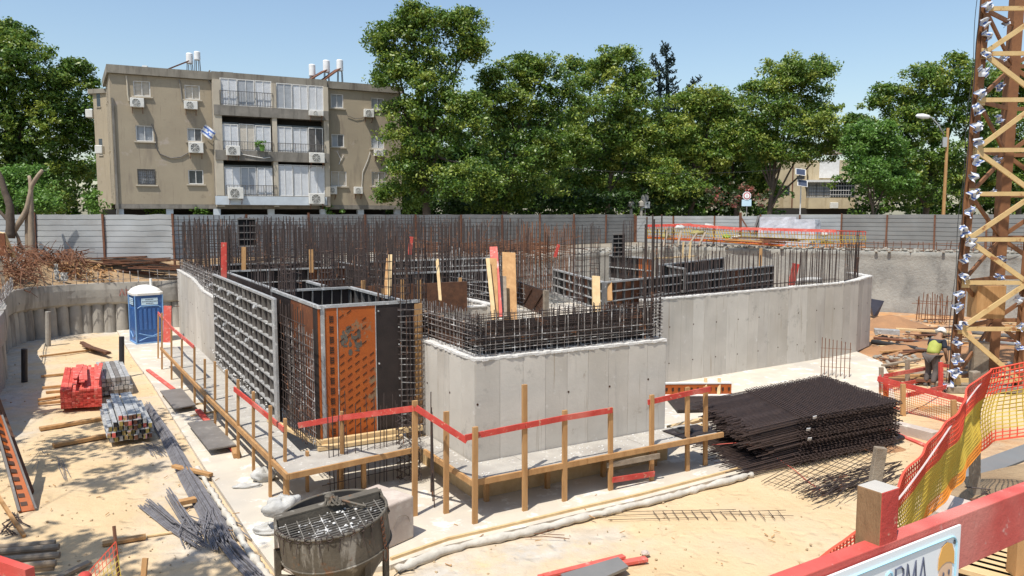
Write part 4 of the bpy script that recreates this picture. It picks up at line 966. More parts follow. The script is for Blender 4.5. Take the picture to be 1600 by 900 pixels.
wires('faint fan of thin wires on the sand left of the shadow', [(90,714,100,748),(92,716,104,750),(96,718,110,745),(90,722,106,736),(99,725,102,751),(88,712,95,730)], .005)
wires('few thin wires on the sand near the leaning orange panel', [(42,726,62,704),(50,732,58,716),(64,700,70,708),(56,738,60,720)], .005)
wires('tangle of thin wire by the ends of the beams', [(rnd(215,240),rnd(690,700),rnd(235,262),rnd(698,716)) for _ in range(16)], .006)
wires('brown tangle of scrap wire at the far end of the platform', [(rnd(215,245),rnd(555,575),rnd(225,262),rnd(556,580)) for _ in range(22)], .01, 'rebar_rust')
wires('scrap wires on the slab in front of the plates', [(rnd(330,360),rnd(712,738),rnd(355,400),rnd(716,742)) for _ in range(18)], .008, 'rebar_rust')
wires('thin bent bars on the sand below the platform', [(805,831,865,828),(805,833,882,836),(820,840,890,842),(808,830,810,838),(842,834,866,826)], .006, 'rebar_rust')
wires('long bent wire lying on the slab', [(394,770,404,812),(404,812,420,828),(420,828,434,826)], .01, 'rebar_rust')
wires('small scrap bars on the slab near the grey block', [(690,834,706,838),(650,848,662,846),(726,832,734,830)], .008, 'rebar_dark')
wires('thin curved cable on the grey dust by the bucket', [(616,900,640,888),(640,888,664,868),(622,896,648,892)], .008, 'cable_black')
# half buried mesh on the sand
s = MB()
def gm(px, py): return G(px, py, .03)
for (a_, b_) in (((942,800),(1150,796)),((938,806),(1228,797)),((950,812),(1110,808)),((1130,803),(1240,806))): s.tube(gm(*a_), gm(*b_), .005, 4)
for k in range(14):
    x = 1020+k*15; s.tube(gm(x, 798+rnd(-1,1)), gm(x+11, 812+rnd(-1,1)), .006, 4)
s.obj('mesh_scrap', 'rebar', label='narrow strip of rebar mesh half buried in the sand', cat='rebar mesh')

# dark mesh stack --------------------------------------------------------------
mk('mesh_iron', (.05,.036,.033), (.085,.055,.045), 7, .6, spec=.45)
zT = 1.0
cA, cB, cC, cD = G(1252,652,zT), G(1402,627,zT), G(1286,588,zT), G(1166,611,zT)
ub = (cB-cA).normalized(); vb = (cD-cA)
SH = {}
def meshsheet(z, ext, shift, n1, label, top=False, r=.011):
    s = MB(); A1 = Vector((*cA.xy, z))+shift; B1 = Vector((*cB.xy, z))+shift; C1 = Vector((*cC.xy, z))+shift; D1 = Vector((*cD.xy, z))+shift
    for i in range(n1):       # long bars, overhanging on the left
        f = i/(n1-1); p = A1.lerp(D1, f); q = B1.lerp(C1, f); e = ext*rnd(.85,1.12); droop = .05*e
        s.path([p-ub*e-UZ*min(droop, z-.03), p, q+ub*rnd(.05,.16)], r, 4)
    n2 = 34 if top else 26
    for i in range(n2):
        f = i/(n2-1); p = A1.lerp(B1, f); q = D1.lerp(C1, f); w_ = (q-p).normalized(); s.tube(p-w_*rnd(.06,.14)+UZ*.018, q+w_*rnd(.05,.14)+UZ*.018, r, 4)
    s.obj('mesh_sheet', 'mesh_iron', label=label, cat='rebar mesh', group=None if top else 'welded mesh sheets in the dark stack')
for k in range(24):
    z = .05+k*(zT-.07)/24
    low = 1.15 if k < 7 else (.75 if k < 14 else 1.0)
    meshsheet(z, low*1.35+rnd(-.1,.15), Vector((rnd(-.07,.07)-(.15 if k < 6 else 0), rnd(-.07,.07)-(.22 if k < 6 else 0), 0)), 30, 'dark welded mesh sheet lying in the big stack right of the platform')
meshsheet(zT, 1.45, Vector((0,0,0)), 34, 'topmost dark welded mesh sheet, its square grid seen from above', True)
for k, (px, py) in enumerate(((1273,652),(1263,671),(1265,686))):
    s = MB(); c = D(px, py, cA.y-.12); s.box(c, (.08,.01,.08), M=Matrix.Rotation(rnd(-.6,.6), 3, 'Y')@Matrix.Rotation(.6,3,'X')); s.obj('paper_tag', 'flag_white', label='white paper tag on the corner of the mesh stack, %s' % ('top one','middle one','lowest one')[k], cat='tag')
s = MB(); s.path([G(1112,695,.35),G(1150,692,.42),G(1168,694,.42),G(1195,703,.3),G(1240,733,.03),G(1262,752,.02),G(1282,766,.02)], .009, 5); s.obj('orange_cord', 'hose_red', label='thin orange cord trailing over the mesh stack onto the sand', cat='cord')
s = MB()   # lone sheet in front, on the sand
p0, p1, p2, p3 = G(1200,752,.06), G(1275,775,.06), G(1400,700,.12), G(1330,676,.2)
for i in range(11): f = i/10; s.tube(p0.lerp(p1, f)+Vector((rnd(-.2,0),rnd(-.1,0),0)), p3.lerp(p2, f), .006, 4)
for i in range(17): f = i/16; s.tube(p0.lerp(p3, f), p1.lerp(p2, f)+Vector((.05,-.05,0)), .006, 4)
s.obj('mesh_sheet', 'rebar', label='single loose mesh sheet lying on the sand in front of the dark stack', cat='rebar mesh')
s = MB()
for k in range(150):
    f = rnd(0,1); p = G(1290+110*f+rnd(-22,22), 762-30*f+rnd(-16,12), rnd(.02,.22)); a_ = R(rnd(15,50)); L_ = rnd(.25,.9); s.tube(p, p-Vector((math.cos(a_)*L_, math.sin(a_)*L_, rnd(0,.05))), .009, 4)
s.obj('tie_heap', 'rebar', label='tangled heap of rust brown ties behind the foreground post', cat='rebar')

# things between stack and crane -----------------------------------------------
def netpanel(P, Q, label, cols=('net_red','net_yellow','net_orange'), cell=.05, r=.006, sag=.03, hb=(.25,.75), group=None, wob=.04, strip=.03):
    """P, Q: lists of points along the top and the bottom edge; woven barrier net"""
    t = thing('barrier_net', label, 'safety net', (P[0]+Q[0])/2, group)
    def samp(A, f):
        x = f*(len(A)-1); i = min(int(x), len(A)-2); return A[i].lerp(A[i+1], x-i)
    L = sum((P[i+1]-P[i]).length for i in range(len(P)-1)); H = (P[0]-Q[0]).length
    nu = max(6, int(L/cell)); nv = max(4, int(H/cell)); bands = [MB(), MB(), MB()]
    def pt(i, j):
        a = samp(P, i/nu).lerp(samp(Q, i/nu), j/nv); n_ = n3(a.x*2.2, a.y*2.2, a.z*2.5)
        return a+Vector((.6,-.8,0))*(n_*wob)+UZ*(-sag*math.sin(math.pi*j/nv))
    grid_ = [[pt(i, j) for j in range(nv+1)] for i in range(nu+1)]
    for j in range(nv+1):
        f = j/nv; bi = 0 if f < hb[0] else (1 if f < hb[1] else 2)
        for i in range(0, nu): bands[bi].tube(grid_[i][j], grid_[i+1][j], r*(1.6 if j in (0, nv) else 1), 3)
    for i in range(nu+1):
        for j in range(nv):
            f = (j+.5)/nv; bi = 0 if f < hb[0] else (1 if f < hb[1] else 2); bands[bi].tube(grid_[i][j], grid_[i][j+1], r, 3)
    for k, bm in enumerate(bands): bm.obj(('top_band','middle_band','bottom_band')[k], cols[k], t, kind='stuff')
    return t
t = thing('guard_rail', 'red board guard rail around the crane foot, on short timber posts', 'guard rail', G(1376,612,0))
gp = {}
for k, (px, py, tp) in enumerate(((1377,616,574),(1418,602,562),(1468,590,566),(1384,640,588),(1411,650,600),(1490,670,625),(1470,612,566))):
    g = G(px, py, 0); gp[k] = g; s = MB(); s.bar(g, D(px, tp, g.y), .11, .08, up=Vector((0,-1,0))); s.obj('post', 'timber_grey' if k in (0,1) else 'red_paint' if k in (2,3,6) else 'timber', t)
def grail(x1,y1,k1,x2,y2,k2,h=.11):
    s = MB(); s.bar(D(x1,y1,gp[k1].y)-Vector((0,.05,0)), D(x2,y2,gp[k2].y)-Vector((0,.05,0)), .035, h); s.obj('rail', 'red_paint', t)
grail(1374,588,0,1470,571,2); grail(1374,606,0,1470,588,2); grail(1370,591,3,1516,628,5,.13); grail(1372,594,3,1374,588,0); grail(1415,617,4,1480,603,6); grail(1468,570,2,1500,574,2)
netpanel([D(1374,598,gp[3].y), D(1440,615,gp[4].y), D(1515,636,gp[5].y)], [D(1374,630,gp[3].y), D(1440,650,gp[4].y), D(1515,676,gp[5].y)], 'low orange and yellow netting hung under the red rail by the crane foot', cols=('net_red','net_orange','net_red'), cell=.055, r=.0065)
t = MB(); t.bar(G(1386,664,.1), G(1462,683,.1), .3, .25); bevel(t.obj('kerb_stone', 'block', label='long pale concrete kerb block lying right of the mesh stack', cat='concrete block'), .01)
t = MB(); t.path([G(1352,686,.08),G(1380,690,.12),G(1410,684,.1),G(1396,676,.1),G(1360,680,.1)], .06, 8); t.obj('black_hose', 'black_plastic', smooth=True, label='fat black hose curled beside the mesh stack', cat='hose')
t = MB(); t.path([G(1386,672,.02),G(1420,686,.03),G(1450,698,.02)], .05, 6); t.obj('red_hose', 'red_faded', label='pinkish flat strip lying in front of the kerb block', cat='strip')
# orange heaps and clutter near the back
def heap(px, py, rx, ry, h, m, label):
    c = G(px, py, 0); s = MB(); n = 28; rows = 7; vs = []
    for i in range(rows+1):
        f = i/rows
        for k in range(n):
            a = 2*math.pi*k/n; q = f*(1+.18*n3(math.cos(a)*2+px, math.sin(a)*2)); x = c.x+rx*q*math.cos(a); y = c.y+ry*q*math.sin(a)
            vs.append((x, y, h*(math.cos(f*math.pi)*.5+.5)*(1+.5*n3(x*1.6, y*1.6, 2))-.04))
    s.add(vs, [(i*n+k, i*n+(k+1) % n, (i+1)*n+(k+1) % n, (i+1)*n+k) for i in range(rows) for k in range(n)]); s.obj('soil_heap', m, label=label, cat='soil', smooth=True)
heap(1395,512,2.3,1.5,.55,'orange_soil','orange heap of dug soil at the end of the long wall'); heap(1440,548,3.2,1.4,.35,'orange_soil','low orange earth bank behind the worker'); heap(1375,700,.8,.5,.12,'orange_soil','small orange patch of soil right of the mesh stack')
heap(1540,560,3,1.6,.5,'orange_soil','orange soil heap behind the crane foot')
for k, (x1,y1,x2,y2,r_,m,lb) in enumerate(((1363,534,1432,545,.1,'black_plastic','long black pipe lying from the wall end across the orange soil'),(1430,538,1506,552,.16,'black_plastic','fat black pipe behind the worker'),(1365,528,1470,536,.06,'rust','thin rusty pipe on the orange soil'),(1440,518,1482,523,.12,'bark','brown log lying on the orange soil'),(1400,540,1500,556,.07,'iron','thin dark pipe beside the fat black pipe'),(1520,520,1600,528,.1,'iron','dark pipe behind the crane legs'),(1530,532,1600,540,.08,'galv_old','grey pipe behind the crane legs'),(1525,548,1600,560,.1,'rust','rusty pipe nearest to the crane legs'))):
    s = MB(); s.tube(G(x1,y1,.15), G(x2,y2,.15), r_, 10, cap=True); s.obj('pipe', m, smooth=False, label=lb, cat='pipe')
s = MB(); s.bar(G(1366,517,.3), G(1405,519,.3), .5, .18); s.obj('beam_pack', 'alu', label='pack of pale metal strips on the orange soil', cat='metal strips')
plank(1400,514,1486,519,.35,.2,.08,'timber_pale','long pale plank lying across the orange soil'); plank(1376,560,1440,572,.02,.2,.05,'timber_dark','dark board on the ground left of the worker')
s = MB(); c = G(1365,494,.1)
s.add([c+Vector((0,0,0)), c+Vector((.25,.1,.0)), c+Vector((.6,.2,.75)), c+Vector((-.2,.2,.85)), c+Vector((.2,.8,.8)), c+Vector((.1,.5,0))], [(0,1,2,3),(1,5,4,2),(5,0,3,4)]); s.obj('wheelbarrow_tray', 'tarp_black', label='dark tipped tray poking out behind the end of the long wall', cat='tray')
wires('scattered short bars and sticks around the worker', [(rnd(1370,1500),rnd(535,590),0,0) for _ in range(1)] and [(x, y, x+rnd(-25,25), y+rnd(-4,4)) for x, y in [(rnd(1370,1500), rnd(530,600)) for _ in range(110)]], .016, 'rust')
heap(1480,640,1.2,.6,.15,'mound_soil','low sandy hump below the red guard rail')
for k in range(64):
    x, y = rnd(1372,1600), rnd(500,600); g = G(x, y, .05); a_ = rnd(-.5,.5)
    s = MB(); s.bar(g+UZ*.05, g+Vector((math.cos(a_), math.sin(a_), 0))*rnd(.7,2.4)+UZ*rnd(.02,.2), rnd(.08,.2), rnd(.03,.08)); s.obj('board', random.choice(('timber','timber_dark','timber_grey','rust','timber_pale')), label='loose board or strip in the clutter behind the crane foot', cat='board', group='loose boards behind the crane foot')
# sacks
def sack(px, py, z, sx, sy, sz, label, m='sack', rz=0):
    c = G(px, py, z); s = MB(); n, k_ = 30, 16; vs = []
    for i in range(k_+1):
        ph = math.pi*i/k_
        for j in range(n):
            a = 2*math.pi*j/n; q = 1+.35*n3(math.cos(a)*1.7+px, math.sin(a)*1.7, ph*1.5)+.16*abs(n3(math.cos(a)*5+px, math.sin(a)*5, ph*4))-.1*abs(n3(math.cos(a)*9, px, ph*7))
            x = sx*math.sin(ph)**.7*math.cos(a)*q; y = sy*math.sin(ph)**.7*math.sin(a)*q; zz = sz*(1-math.cos(ph))/2*q
            vs.append(c+Vector((x*math.cos(rz)-y*math.sin(rz), x*math.sin(rz)+y*math.cos(rz), zz)))
    s.add(vs, [(i*n+j, i*n+(j+1) % n, (i+1)*n+(j+1) % n, (i+1)*n+j) for i in range(k_) for j in range(n)]); s.obj('white_sack', m, smooth=True, label=label, cat='sack')
sack(413,752,.05,.22,.17,.26,'crumpled white sack standing under the platform edge', rz=.3); sack(386,763,.05,.26,.08,.09,'flat white sack end beside the crumpled one', rz=.2)
sack(440,806,.35,.3,.2,.3,'white sack lying on the left end of the stone block by the bucket', rz=.5); sack(420,834,.05,.25,.15,.14,'small pale bag with teal print at the foot of the block')

# stone block and bucket --------------------------------------------------------
br = G(648,840,.07); u0 = Vector((CA,SA,0)); v0 = Vector((-SA,CA,0))
tang = (G(648,840,.07)-G(608,858,.07)).normalized(); bl_ = br-tang*2.0; vq = Vector((-tang.y, tang.x, 0))
s = MB(); s.para(bl_, tang*2.0, vq*.85, UZ*.7)
o = s.obj('concrete_block', 'block', label='big pale concrete block with lifting notch on top standing behind the bucket', cat='concrete block'); bevel(o, .04, 3)
s = MB(); c = br-tang*.28+UZ*.3-vq*.003
pts = [c+tang*(.17*math.cos(a))+UZ*(.15*math.sin(a)) for a in [math.pi*i/14 for i in range(15)]]; s.path(pts, .004, 4); s.obj('painted_arc', 'ply_smear', o)
s = MB(); s.box(br-tang*.62+vq*.35+UZ*.703, (.22,.1,.012), math.atan2(tang.y,tang.x)); s.obj('lifting_notch', 'bark', o)
bc = D(519, 812, 9.3); bc.z = 1.47
bk = thing('concrete_bucket', 'round grimy steel concrete skip with cross beam and grid on top, on four legs', 'concrete skip', (bc.x, bc.y, .05))
TI = Matrix.Rotation(R(-6), 3, 'Y')@Matrix.Rotation(R(4), 3, 'X')
rb = .68
s = MB(); s.lathe(bc, [(.15,-1.25),(.2,-1.2),(.62,-.52),(rb,-.42),(rb,.0)], 40, TI, cap=False); s.obj('tub', 'bucket', bk, smooth=False)
s = MB(); s.lathe(bc, [(rb-.02,0),(rb-.02,-.40),(.58,-.5),(.12,-1.15)], 40, TI, cap=False); s.obj('tub_lining', 'bucket_in', bk)
def ring(r_, z, tr, m, nm, n=40):
    s = MB(); pts = [bc+TI@Vector((r_*math.cos(a), r_*math.sin(a), z)) for a in [2*math.pi*i/n for i in range(n+1)]]; s.path(pts, tr, 6); return s.obj(nm, m, bk, smooth=True)
ring(rb, .0, .02, 'bucket', 'rim'); ring(rb+.005, -.42, .012, 'bucket', 'weld_ring')
bu = Vector((CA,SA,0)); bu = Matrix.Rotation(R(-6),3,'Z')@bu; bv = Vector((-bu.y, bu.x, 0))
def BP(a, b_, z): return bc+TI@(bu*a+bv*b_+UZ*z)
s = MB(); s.bar(BP(-.64,.13,-.03), BP(.64,.13,-.03), .03, .17); s.bar(BP(-.66,.19,.065), BP(.66,.19,.065), .15, .02); s.bar(BP(-.62,.25,-.03), BP(.62,.25,-.03), .02, .17); s.obj('cross_beam', 'bucket', bk)
s = MB(); s.bar(BP(-.66,.2,.05), BP(-.72,-.02,-.24), .12, .03, up=bu); s.bar(BP(.66,.2,.05), BP(.7,.0,-.2), .12, .03, up=bu); s.obj('lifting_ear', 'bucket', bk)
s = MB(); s.lathe(BP(.02,.2,.11), [(.03,-.04),(.06,0),(.06,.05),(.03,.08)], 10); 
for k in range(5): a0 = rnd(0,6); s.path([BP(.05+.05*math.cos(a)+.03*k-.05, .2+.06*math.sin(a+a0)-.03*k, .11+.045*math.sin(a*1.3+k)) for a in [i*.5 for i in range(13)]], .016, 6)
s.path([BP(.1,.14,.12),BP(.25,.05,.06),BP(.36,-.05,.03),BP(.42,-.1,.02)], .018, 6); s.obj('shackle', 'bucket', bk)
s = MB()
for k in range(11):
    b_ = -.6+k*.068; h = math.sqrt(max(0, (rb-.03)**2-b_*b_)); s.bar(BP(-h,b_,-.03), BP(h,b_,-.03), .011, .011)
for k in range(9):
    a = -.56+k*.14; h = math.sqrt(max(0, (rb-.03)**2-a*a)); s.bar(BP(a,-h,-.022), BP(a,.12,-.022), .012, .012)
s.obj('grid', 'bucket_grid', bk)
s = MB()
for k in range(34):
    a = rnd(-.5,.55); b_ = rnd(-.5,.1)
    if a*a+b_*b_ < .38: rock(s, BP(a, b_, -.015), rnd(.006,.014 if abs(a-.05) > .25 else .03), 5)
s.obj('cement_lump', 'cement_crust', bk, kind='stuff')
s = MB()
for k in range(11):
    a = R(215+k*11); c = bc+TI@Vector((rb*math.cos(a), rb*math.sin(a), .01)); q = [c+Vector((.04*math.cos(t_), -.02, .04*math.sin(t_))) for t_ in [i*.7 for i in range(10)]]; s.path(q, .006, 4)
    s.path([c, c+Vector((rnd(-.05,.05), -.012, -rnd(.1,.25)))], .005, 4)
s.obj('wire_tie', 'rebar_dark', bk, kind='stuff')
s = MB()
for k in range(9):
    c = bc+TI@Vector((rb*math.cos(R(-20))+.02, rb*math.sin(R(-20)), -.03-k*.045)); s.path([c+Vector((.018*math.cos(t_)*(1 if k % 2 else .3), .018*math.cos(t_)*(.3 if k % 2 else 1), .03*math.sin(t_))) for t_ in [i*.7 for i in range(10)]], .005, 4)
c = c-UZ*.1; s.path([c+Vector((.03*math.cos(t_), 0, .09*math.sin(t_))) for t_ in [i*.5 for i in range(14)]], .007, 5); s.obj('chain', 'rust', bk)
for sx, sy in ((-.62,-.25),(.62,.25),(-.45,.5),(.5,-.38)):
    s = MB(); s.bar(bc+Vector((sx,sy,-.35)), Vector((bc.x+sx,bc.y+sy,.06)), .07, .07); s.obj('leg', 'bucket', bk)
s = MB(); s.bar(bc+Vector((-.62,-.25,-.72)), bc+Vector((.5,-.38,-.72)), .03, .1) ; s.bar(bc+Vector((.62,.25,-.6)), bc+Vector((.5,-.38,-.6)), .03, .1); s.bar(bc+Vector((-.62,-.25,-.6)), bc+Vector((-.45,.5,-.6)), .03, .1); s.obj('leg_brace', 'bucket', bk)
s = MB(); s.lathe(bc+Vector((0,0,-1.28)), [(.16,-.1),(.17,.06),(.14,.09)], 14); s.obj('outlet', 'bucket', bk)

# bottom edge things ---------------------------------------------------------
plank(842,903,1010,873,.03,.12,.05,'red_faded','long faded red board lying at the bottom edge'); plank(850,900,975,869,.09,.1,.04,'red_faded','second faded red board crossing above the first')
t = thing('shutter_panel', 'grey scuffed plywood panel lying on the red boards at the bottom edge', 'panel', G(935,895,.1))
s = MB(); s.prism([G(876,900,.13),G(966,873,.13),G(982,888,.13),G(900,925,.13)], .12, .16); s.obj('plywood_sheet', 'galv_old', t)
s = MB(); rock(s, G(1008,864,.05), .07, 7); s.obj('stone', 'block', label='single round stone beside the red boards at the bottom', cat='stone')
# left foreground
t = thing('wall_formwork', 'orange plywood panel with dark slots leaning at the left edge', 'formwork panel', G(40,800,0), 'shuttering panels around the unfinished walls')
q0, q1 = G(30,800,.02), G(56,796,.02); q2, q3 = D(-14,640,q1.y+1.15), D(3,650,q1.y+1.2)
s = MB(); n_ = (q1-q0).cross(q3-q1).normalized()*.05
s.add([q0,q1,q3,q2,q0-n_,q1-n_,q3-n_,q2-n_], [(0,1,2,3),(7,6,5,4),(0,4,5,1),(1,5,6,2),(2,6,7,3),(3,7,4,0)]); s.obj('plywood_sheet', 'ply_orange', t)
nn = (q1-q0).cross(q3-q1).normalized(); nn = nn if nn.y < 0 else -nn
for k in range(12):
    f = (k+.6)/12.5; c0 = q0.lerp(q2, f); c1 = q1.lerp(q3, f); e = (q2-q0)*.036; s = MB(); s.add([c0.lerp(c1,.2)+nn*.004, c0.lerp(c1,.62)+nn*.004, c0.lerp(c1,.62)+e+nn*.004, c0.lerp(c1,.2)+e+nn*.004], [(0,1,2,3)]); s.obj('slot', 'ink', t)
s = MB(); s.bar(q0+nn*.02, q2+nn*.02, .04, .05); s.bar(q1+nn*.01, q3+nn*.01, .03, .05); s.obj('edge_profile', 'steel_plate', t)
s = MB(); s.bar(G(50,770,.02), D(-8,612,q1.y+2), .06, .1); s.obj('plank', 'timber_dark', label='dark brown plank leaning behind the orange panel at the left edge', cat='plank')
s = MB(); s.bar(G(38,838,.02), D(-10,765,G(38,838).y+.8), .05, .05); s.obj('plank', 'timber', label='thin brown stake leaning at the left edge above the poles', cat='plank')
for k in range(7):
    z = .08+.07*(k % 2); s = MB(); s.tube(G(-30,858+k*6.5,z), G(92+rnd(-8,8)-abs(k-3)*1,848+k*6.3,z), .05, 9, cap=True); s.obj('round_pole', 'timber_grey', smooth=False, label='weathered round pole at the bottom left, the %s from the back of its bundle' % ('first','second','third','fourth','fifth','sixth','seventh')[k], cat='pole', group='poles bundled at the bottom left')
wires('dark scrap behind the pole bundle at the left edge', [(rnd(0,40),rnd(800,840),rnd(0,50),rnd(805,842)) for _ in range(14)], .01, 'rebar_dark')
s = MB(); s.bar(G(86,905,.02), G(140,878,.05), .1, .04); s.obj('plank', 'timber_grey', label='split grey board on the sand beside the pole bundle', cat='plank')

# red guard rail, netting and rod near the camera on the left
s = MB(); b0 = D(192,905,4.6); s.tube(b0-UZ*.5, D(178,822,4.75), .011, 6); s.obj('steel_rod', 'rebar_rust', label='rusty rod standing up at the bottom edge holding a scrap of netting', cat='rod')
P_ = [D(181,846,4.7), D(150,880,4.65), D(118,915,4.6)]; Q_ = [D(192,915,4.65), D(160,935,4.6), D(135,950,4.6)]
netpanel(P_, Q_, 'scrap of faded red netting on the rusty rod at the bottom edge', cols=('red_net_faded',)*3 if 'red_net_faded' in MATS else ('net_red','net_yellow','net_yellow'), cell=.03, r=.0022, wob=.01)
s = MB(); s.bar(D(214,915,4.9)-UZ*.3, D(227,872,5.0), .035, .02, up=Vector((0,-1,0))); s.obj('wooden_stake', 'timber', label='tip of a sawn timber stake at the bottom edge', cat='stake')
s = MB(); s.bar(D(-60,868,3.6), D(48,905,3.3), .04, .1); s.obj('red_board', 'red_paint', label='corner of a red board at the bottom left edge', cat='board')
s = MB(); s.lathe(D(132,900,4.5), [(.035,-.1),(.04,.0),(.025,.02)], 12); s.obj('rod_cap', 'red_paint', smooth=True, label='dark red cap beside the netting scrap at the bottom edge', cat='cap')
# ================================================================ CRANE TOWER, WORKER, FOREGROUND
cr = thing('crane_tower', 'tan and rust lattice mast of a tower crane with small flags tied to it', 'crane', G(1487,612,0))
yF = G(1487,612,0).y; yB = yF+1.75
LG = {'lf': (D(1488,610,yF), D(1541,-14,yF)), 'rf': (D(1588,608,yF-.05), D(1640,-14,yF-.05)), 'lb': (D(1549,560,yB), D(1590,-14,yB)), 'rb': (D(1642,560,yB), D(1684,-14,yB))}
for k in LG:
    p, q = LG[k]; p = p+(q-p)*((0-p.z)/(q.z-p.z)); LG[k] = (p, q)
def LP(k, z): p, q = LG[k]; return p+(q-p)*((z-p.z)/(q.z-p.z))
ztop = LG['lf'][1].z
for k, m, w_ in (('lf','crane_rust',.17),('rf','crane_rust',.17),('lb','crane_rust',.3),('rb','crane_rust',.2)):
    s = MB(); p, q = LG[k]
    if k == 'lb': s.bar(p, q, .3, .3, up=Vector((0,-1,0)))
    else: s.bar(p+Vector((-.06,0,0)), q+Vector((-.06,0,0)), .03, w_, up=Vector((1,0,0))); s.bar(p+Vector((.02,-.08,0)), q+Vector((.02,-.08,0)), w_, .03, up=Vector((0,-1,0)))
    s.obj('mast_leg', m, cr)
zn = [D(1500, y, yF).z for y in (593,513,441,374,303,235,157,85,15)]+[D(1500,-50,yF).z]
for i, z in enumerate(zn):
    for (a, b_) in (('lf','rf'),('lf','lb'),('lb','rb')):
        if z > ztop: continue
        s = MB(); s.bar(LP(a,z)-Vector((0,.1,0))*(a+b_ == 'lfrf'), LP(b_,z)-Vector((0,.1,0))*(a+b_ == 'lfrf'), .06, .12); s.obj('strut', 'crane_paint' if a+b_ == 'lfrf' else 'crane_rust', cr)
    if i < len(zn)-1 and zn[i+1] < ztop+.5:
        z2 = min(zn[i+1], ztop); up_ = i % 2 == 1
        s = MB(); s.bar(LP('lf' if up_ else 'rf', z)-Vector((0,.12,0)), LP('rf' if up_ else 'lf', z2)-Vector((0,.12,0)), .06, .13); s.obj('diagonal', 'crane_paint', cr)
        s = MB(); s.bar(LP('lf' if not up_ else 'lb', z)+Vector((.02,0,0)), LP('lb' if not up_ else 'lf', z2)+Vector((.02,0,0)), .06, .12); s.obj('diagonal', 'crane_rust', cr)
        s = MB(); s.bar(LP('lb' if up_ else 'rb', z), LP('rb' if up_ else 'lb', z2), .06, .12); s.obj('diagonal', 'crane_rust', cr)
        s = MB(); c = LP('lf', z); s.box(c-Vector((-.06,.1,0)), (.22,.02,.3)); s.obj('gusset_plate', 'crane_paint', cr)
s = MB(); s.box(D(1541,471,yF+.6)+Vector((0,0,0)), (.85,.5,.98)); bevel(s.obj('plywood_box', 'ply_box' if 'ply_box' in MATS else 'timber', label='brown plywood box standing inside the crane mast', cat='box'), .01)
s = MB(); s.path([LP('lf', z)+Vector((-.2+.02*math.sin(z*3),-.1,0)) for z in [ztop*i/40 for i in range(41)]], .012, 5); s.path([LP('lf', z)+Vector((-.27+.03*math.sin(z*2.2),-.08,0)) for z in [ztop*i/40 for i in range(41)]], .009, 5); s.obj('power_cable', 'cable_black', label='black cables running up beside the left leg of the crane mast', cat='cable')
cn = LP('rf', .6); s = MB(); s.bar(D(1528,600,yF+.8)-UZ*.6, D(1530,534,yF+.8), .45, .3, up=Vector((0,-1,0))); s.obj('timber_post', 'timber_grey', label='broad pale timber standing at the crane foot behind the netting', cat='timber')
s = MB(); s.box(Vector((LG['lf'][0].x+.9, yF+.9, .1)), (2.3,2.3,.2)); bevel(s.obj('crane_base', 'timber_grey', cr), .02)
FL = [(1545,8),(1540,35),(1543,55),(1541,86),(1535,112),(1534,145),(1528,170),(1529,197),(1528,222),(1525,250),(1521,276),(1524,302),(1516,330),(1506,360),(1516,378),(1509,404),(1507,433),(1500,460),(1497,480),(1502,508),(1495,534),(1494,560),(1492,582),(1484,603)]
FR = [(1573,35),(1566,90),(1562,135),(1562,185),(1556,250),(1552,300),(1566,405),(1562,433),(1592,468),(1596,510),(1592,540)]
FN = 0
def flag(px, py, y, sc=1.0, lab=''):
    global FN
    c = D(px, py, y-.2); a = rnd(0, 6.28); tl = rnd(.4, 1.1)*random.choice((-1,1)); w_, h_ = .3*sc, .3*sc
    M = Matrix.Rotation(tl, 3, 'Y')@Matrix.Rotation(rnd(-.5,.5), 3, 'Z')
    nx, ny = 10, 10; vs = []; fs = []; mi = []
    for j in range(ny+1):
        for i in range(nx+1):
            u_, v_ = i/nx-.5, j/ny-.5; vs.append(c+M@Vector((u_*w_*(1-.5*abs(v_+.5)*rnd(.8,1)), .07*math.sin(u_*9+a)+.06*math.sin(v_*8+a*2), v_*h_)))
    for j in range(ny):
        for i in range(nx): fs.append((j*(nx+1)+i, j*(nx+1)+i+1, (j+1)*(nx+1)+i+1, (j+1)*(nx+1)+i)); mi.append(1 if (j in (1, 8) or (j in (4,5) and i in (4,5))) else 0)
    s = MB(); s.v = vs and [tuple(v) for v in vs]; s.f = fs; s.mi = mi
    s.obj('flag', 'flag_white', label=lab, cat='flag', group='white and blue flags tied along the crane mast', extra=('flag_blue',), smooth=True)
ORD = 'topmost second third fourth fifth sixth seventh eighth ninth tenth eleventh twelfth thirteenth fourteenth fifteenth sixteenth seventeenth eighteenth nineteenth twentieth twenty-first twenty-second twenty-third lowest'.split()
for k, (px, py) in enumerate(FL): flag(px, py, yF, 1.0, 'crumpled white flag with blue stripes on the left crane leg, the %s%s' % (ORD[k], '' if k in (0, 23) else ' from the top'))
for k, (px, py) in enumerate(FR): flag(px, py, yB-.3 if px < 1590 else yF, .8, 'crumpled white flag hanging deeper in the crane mast, the %s of those from the top' % ORD[k].replace('topmost', 'first'))

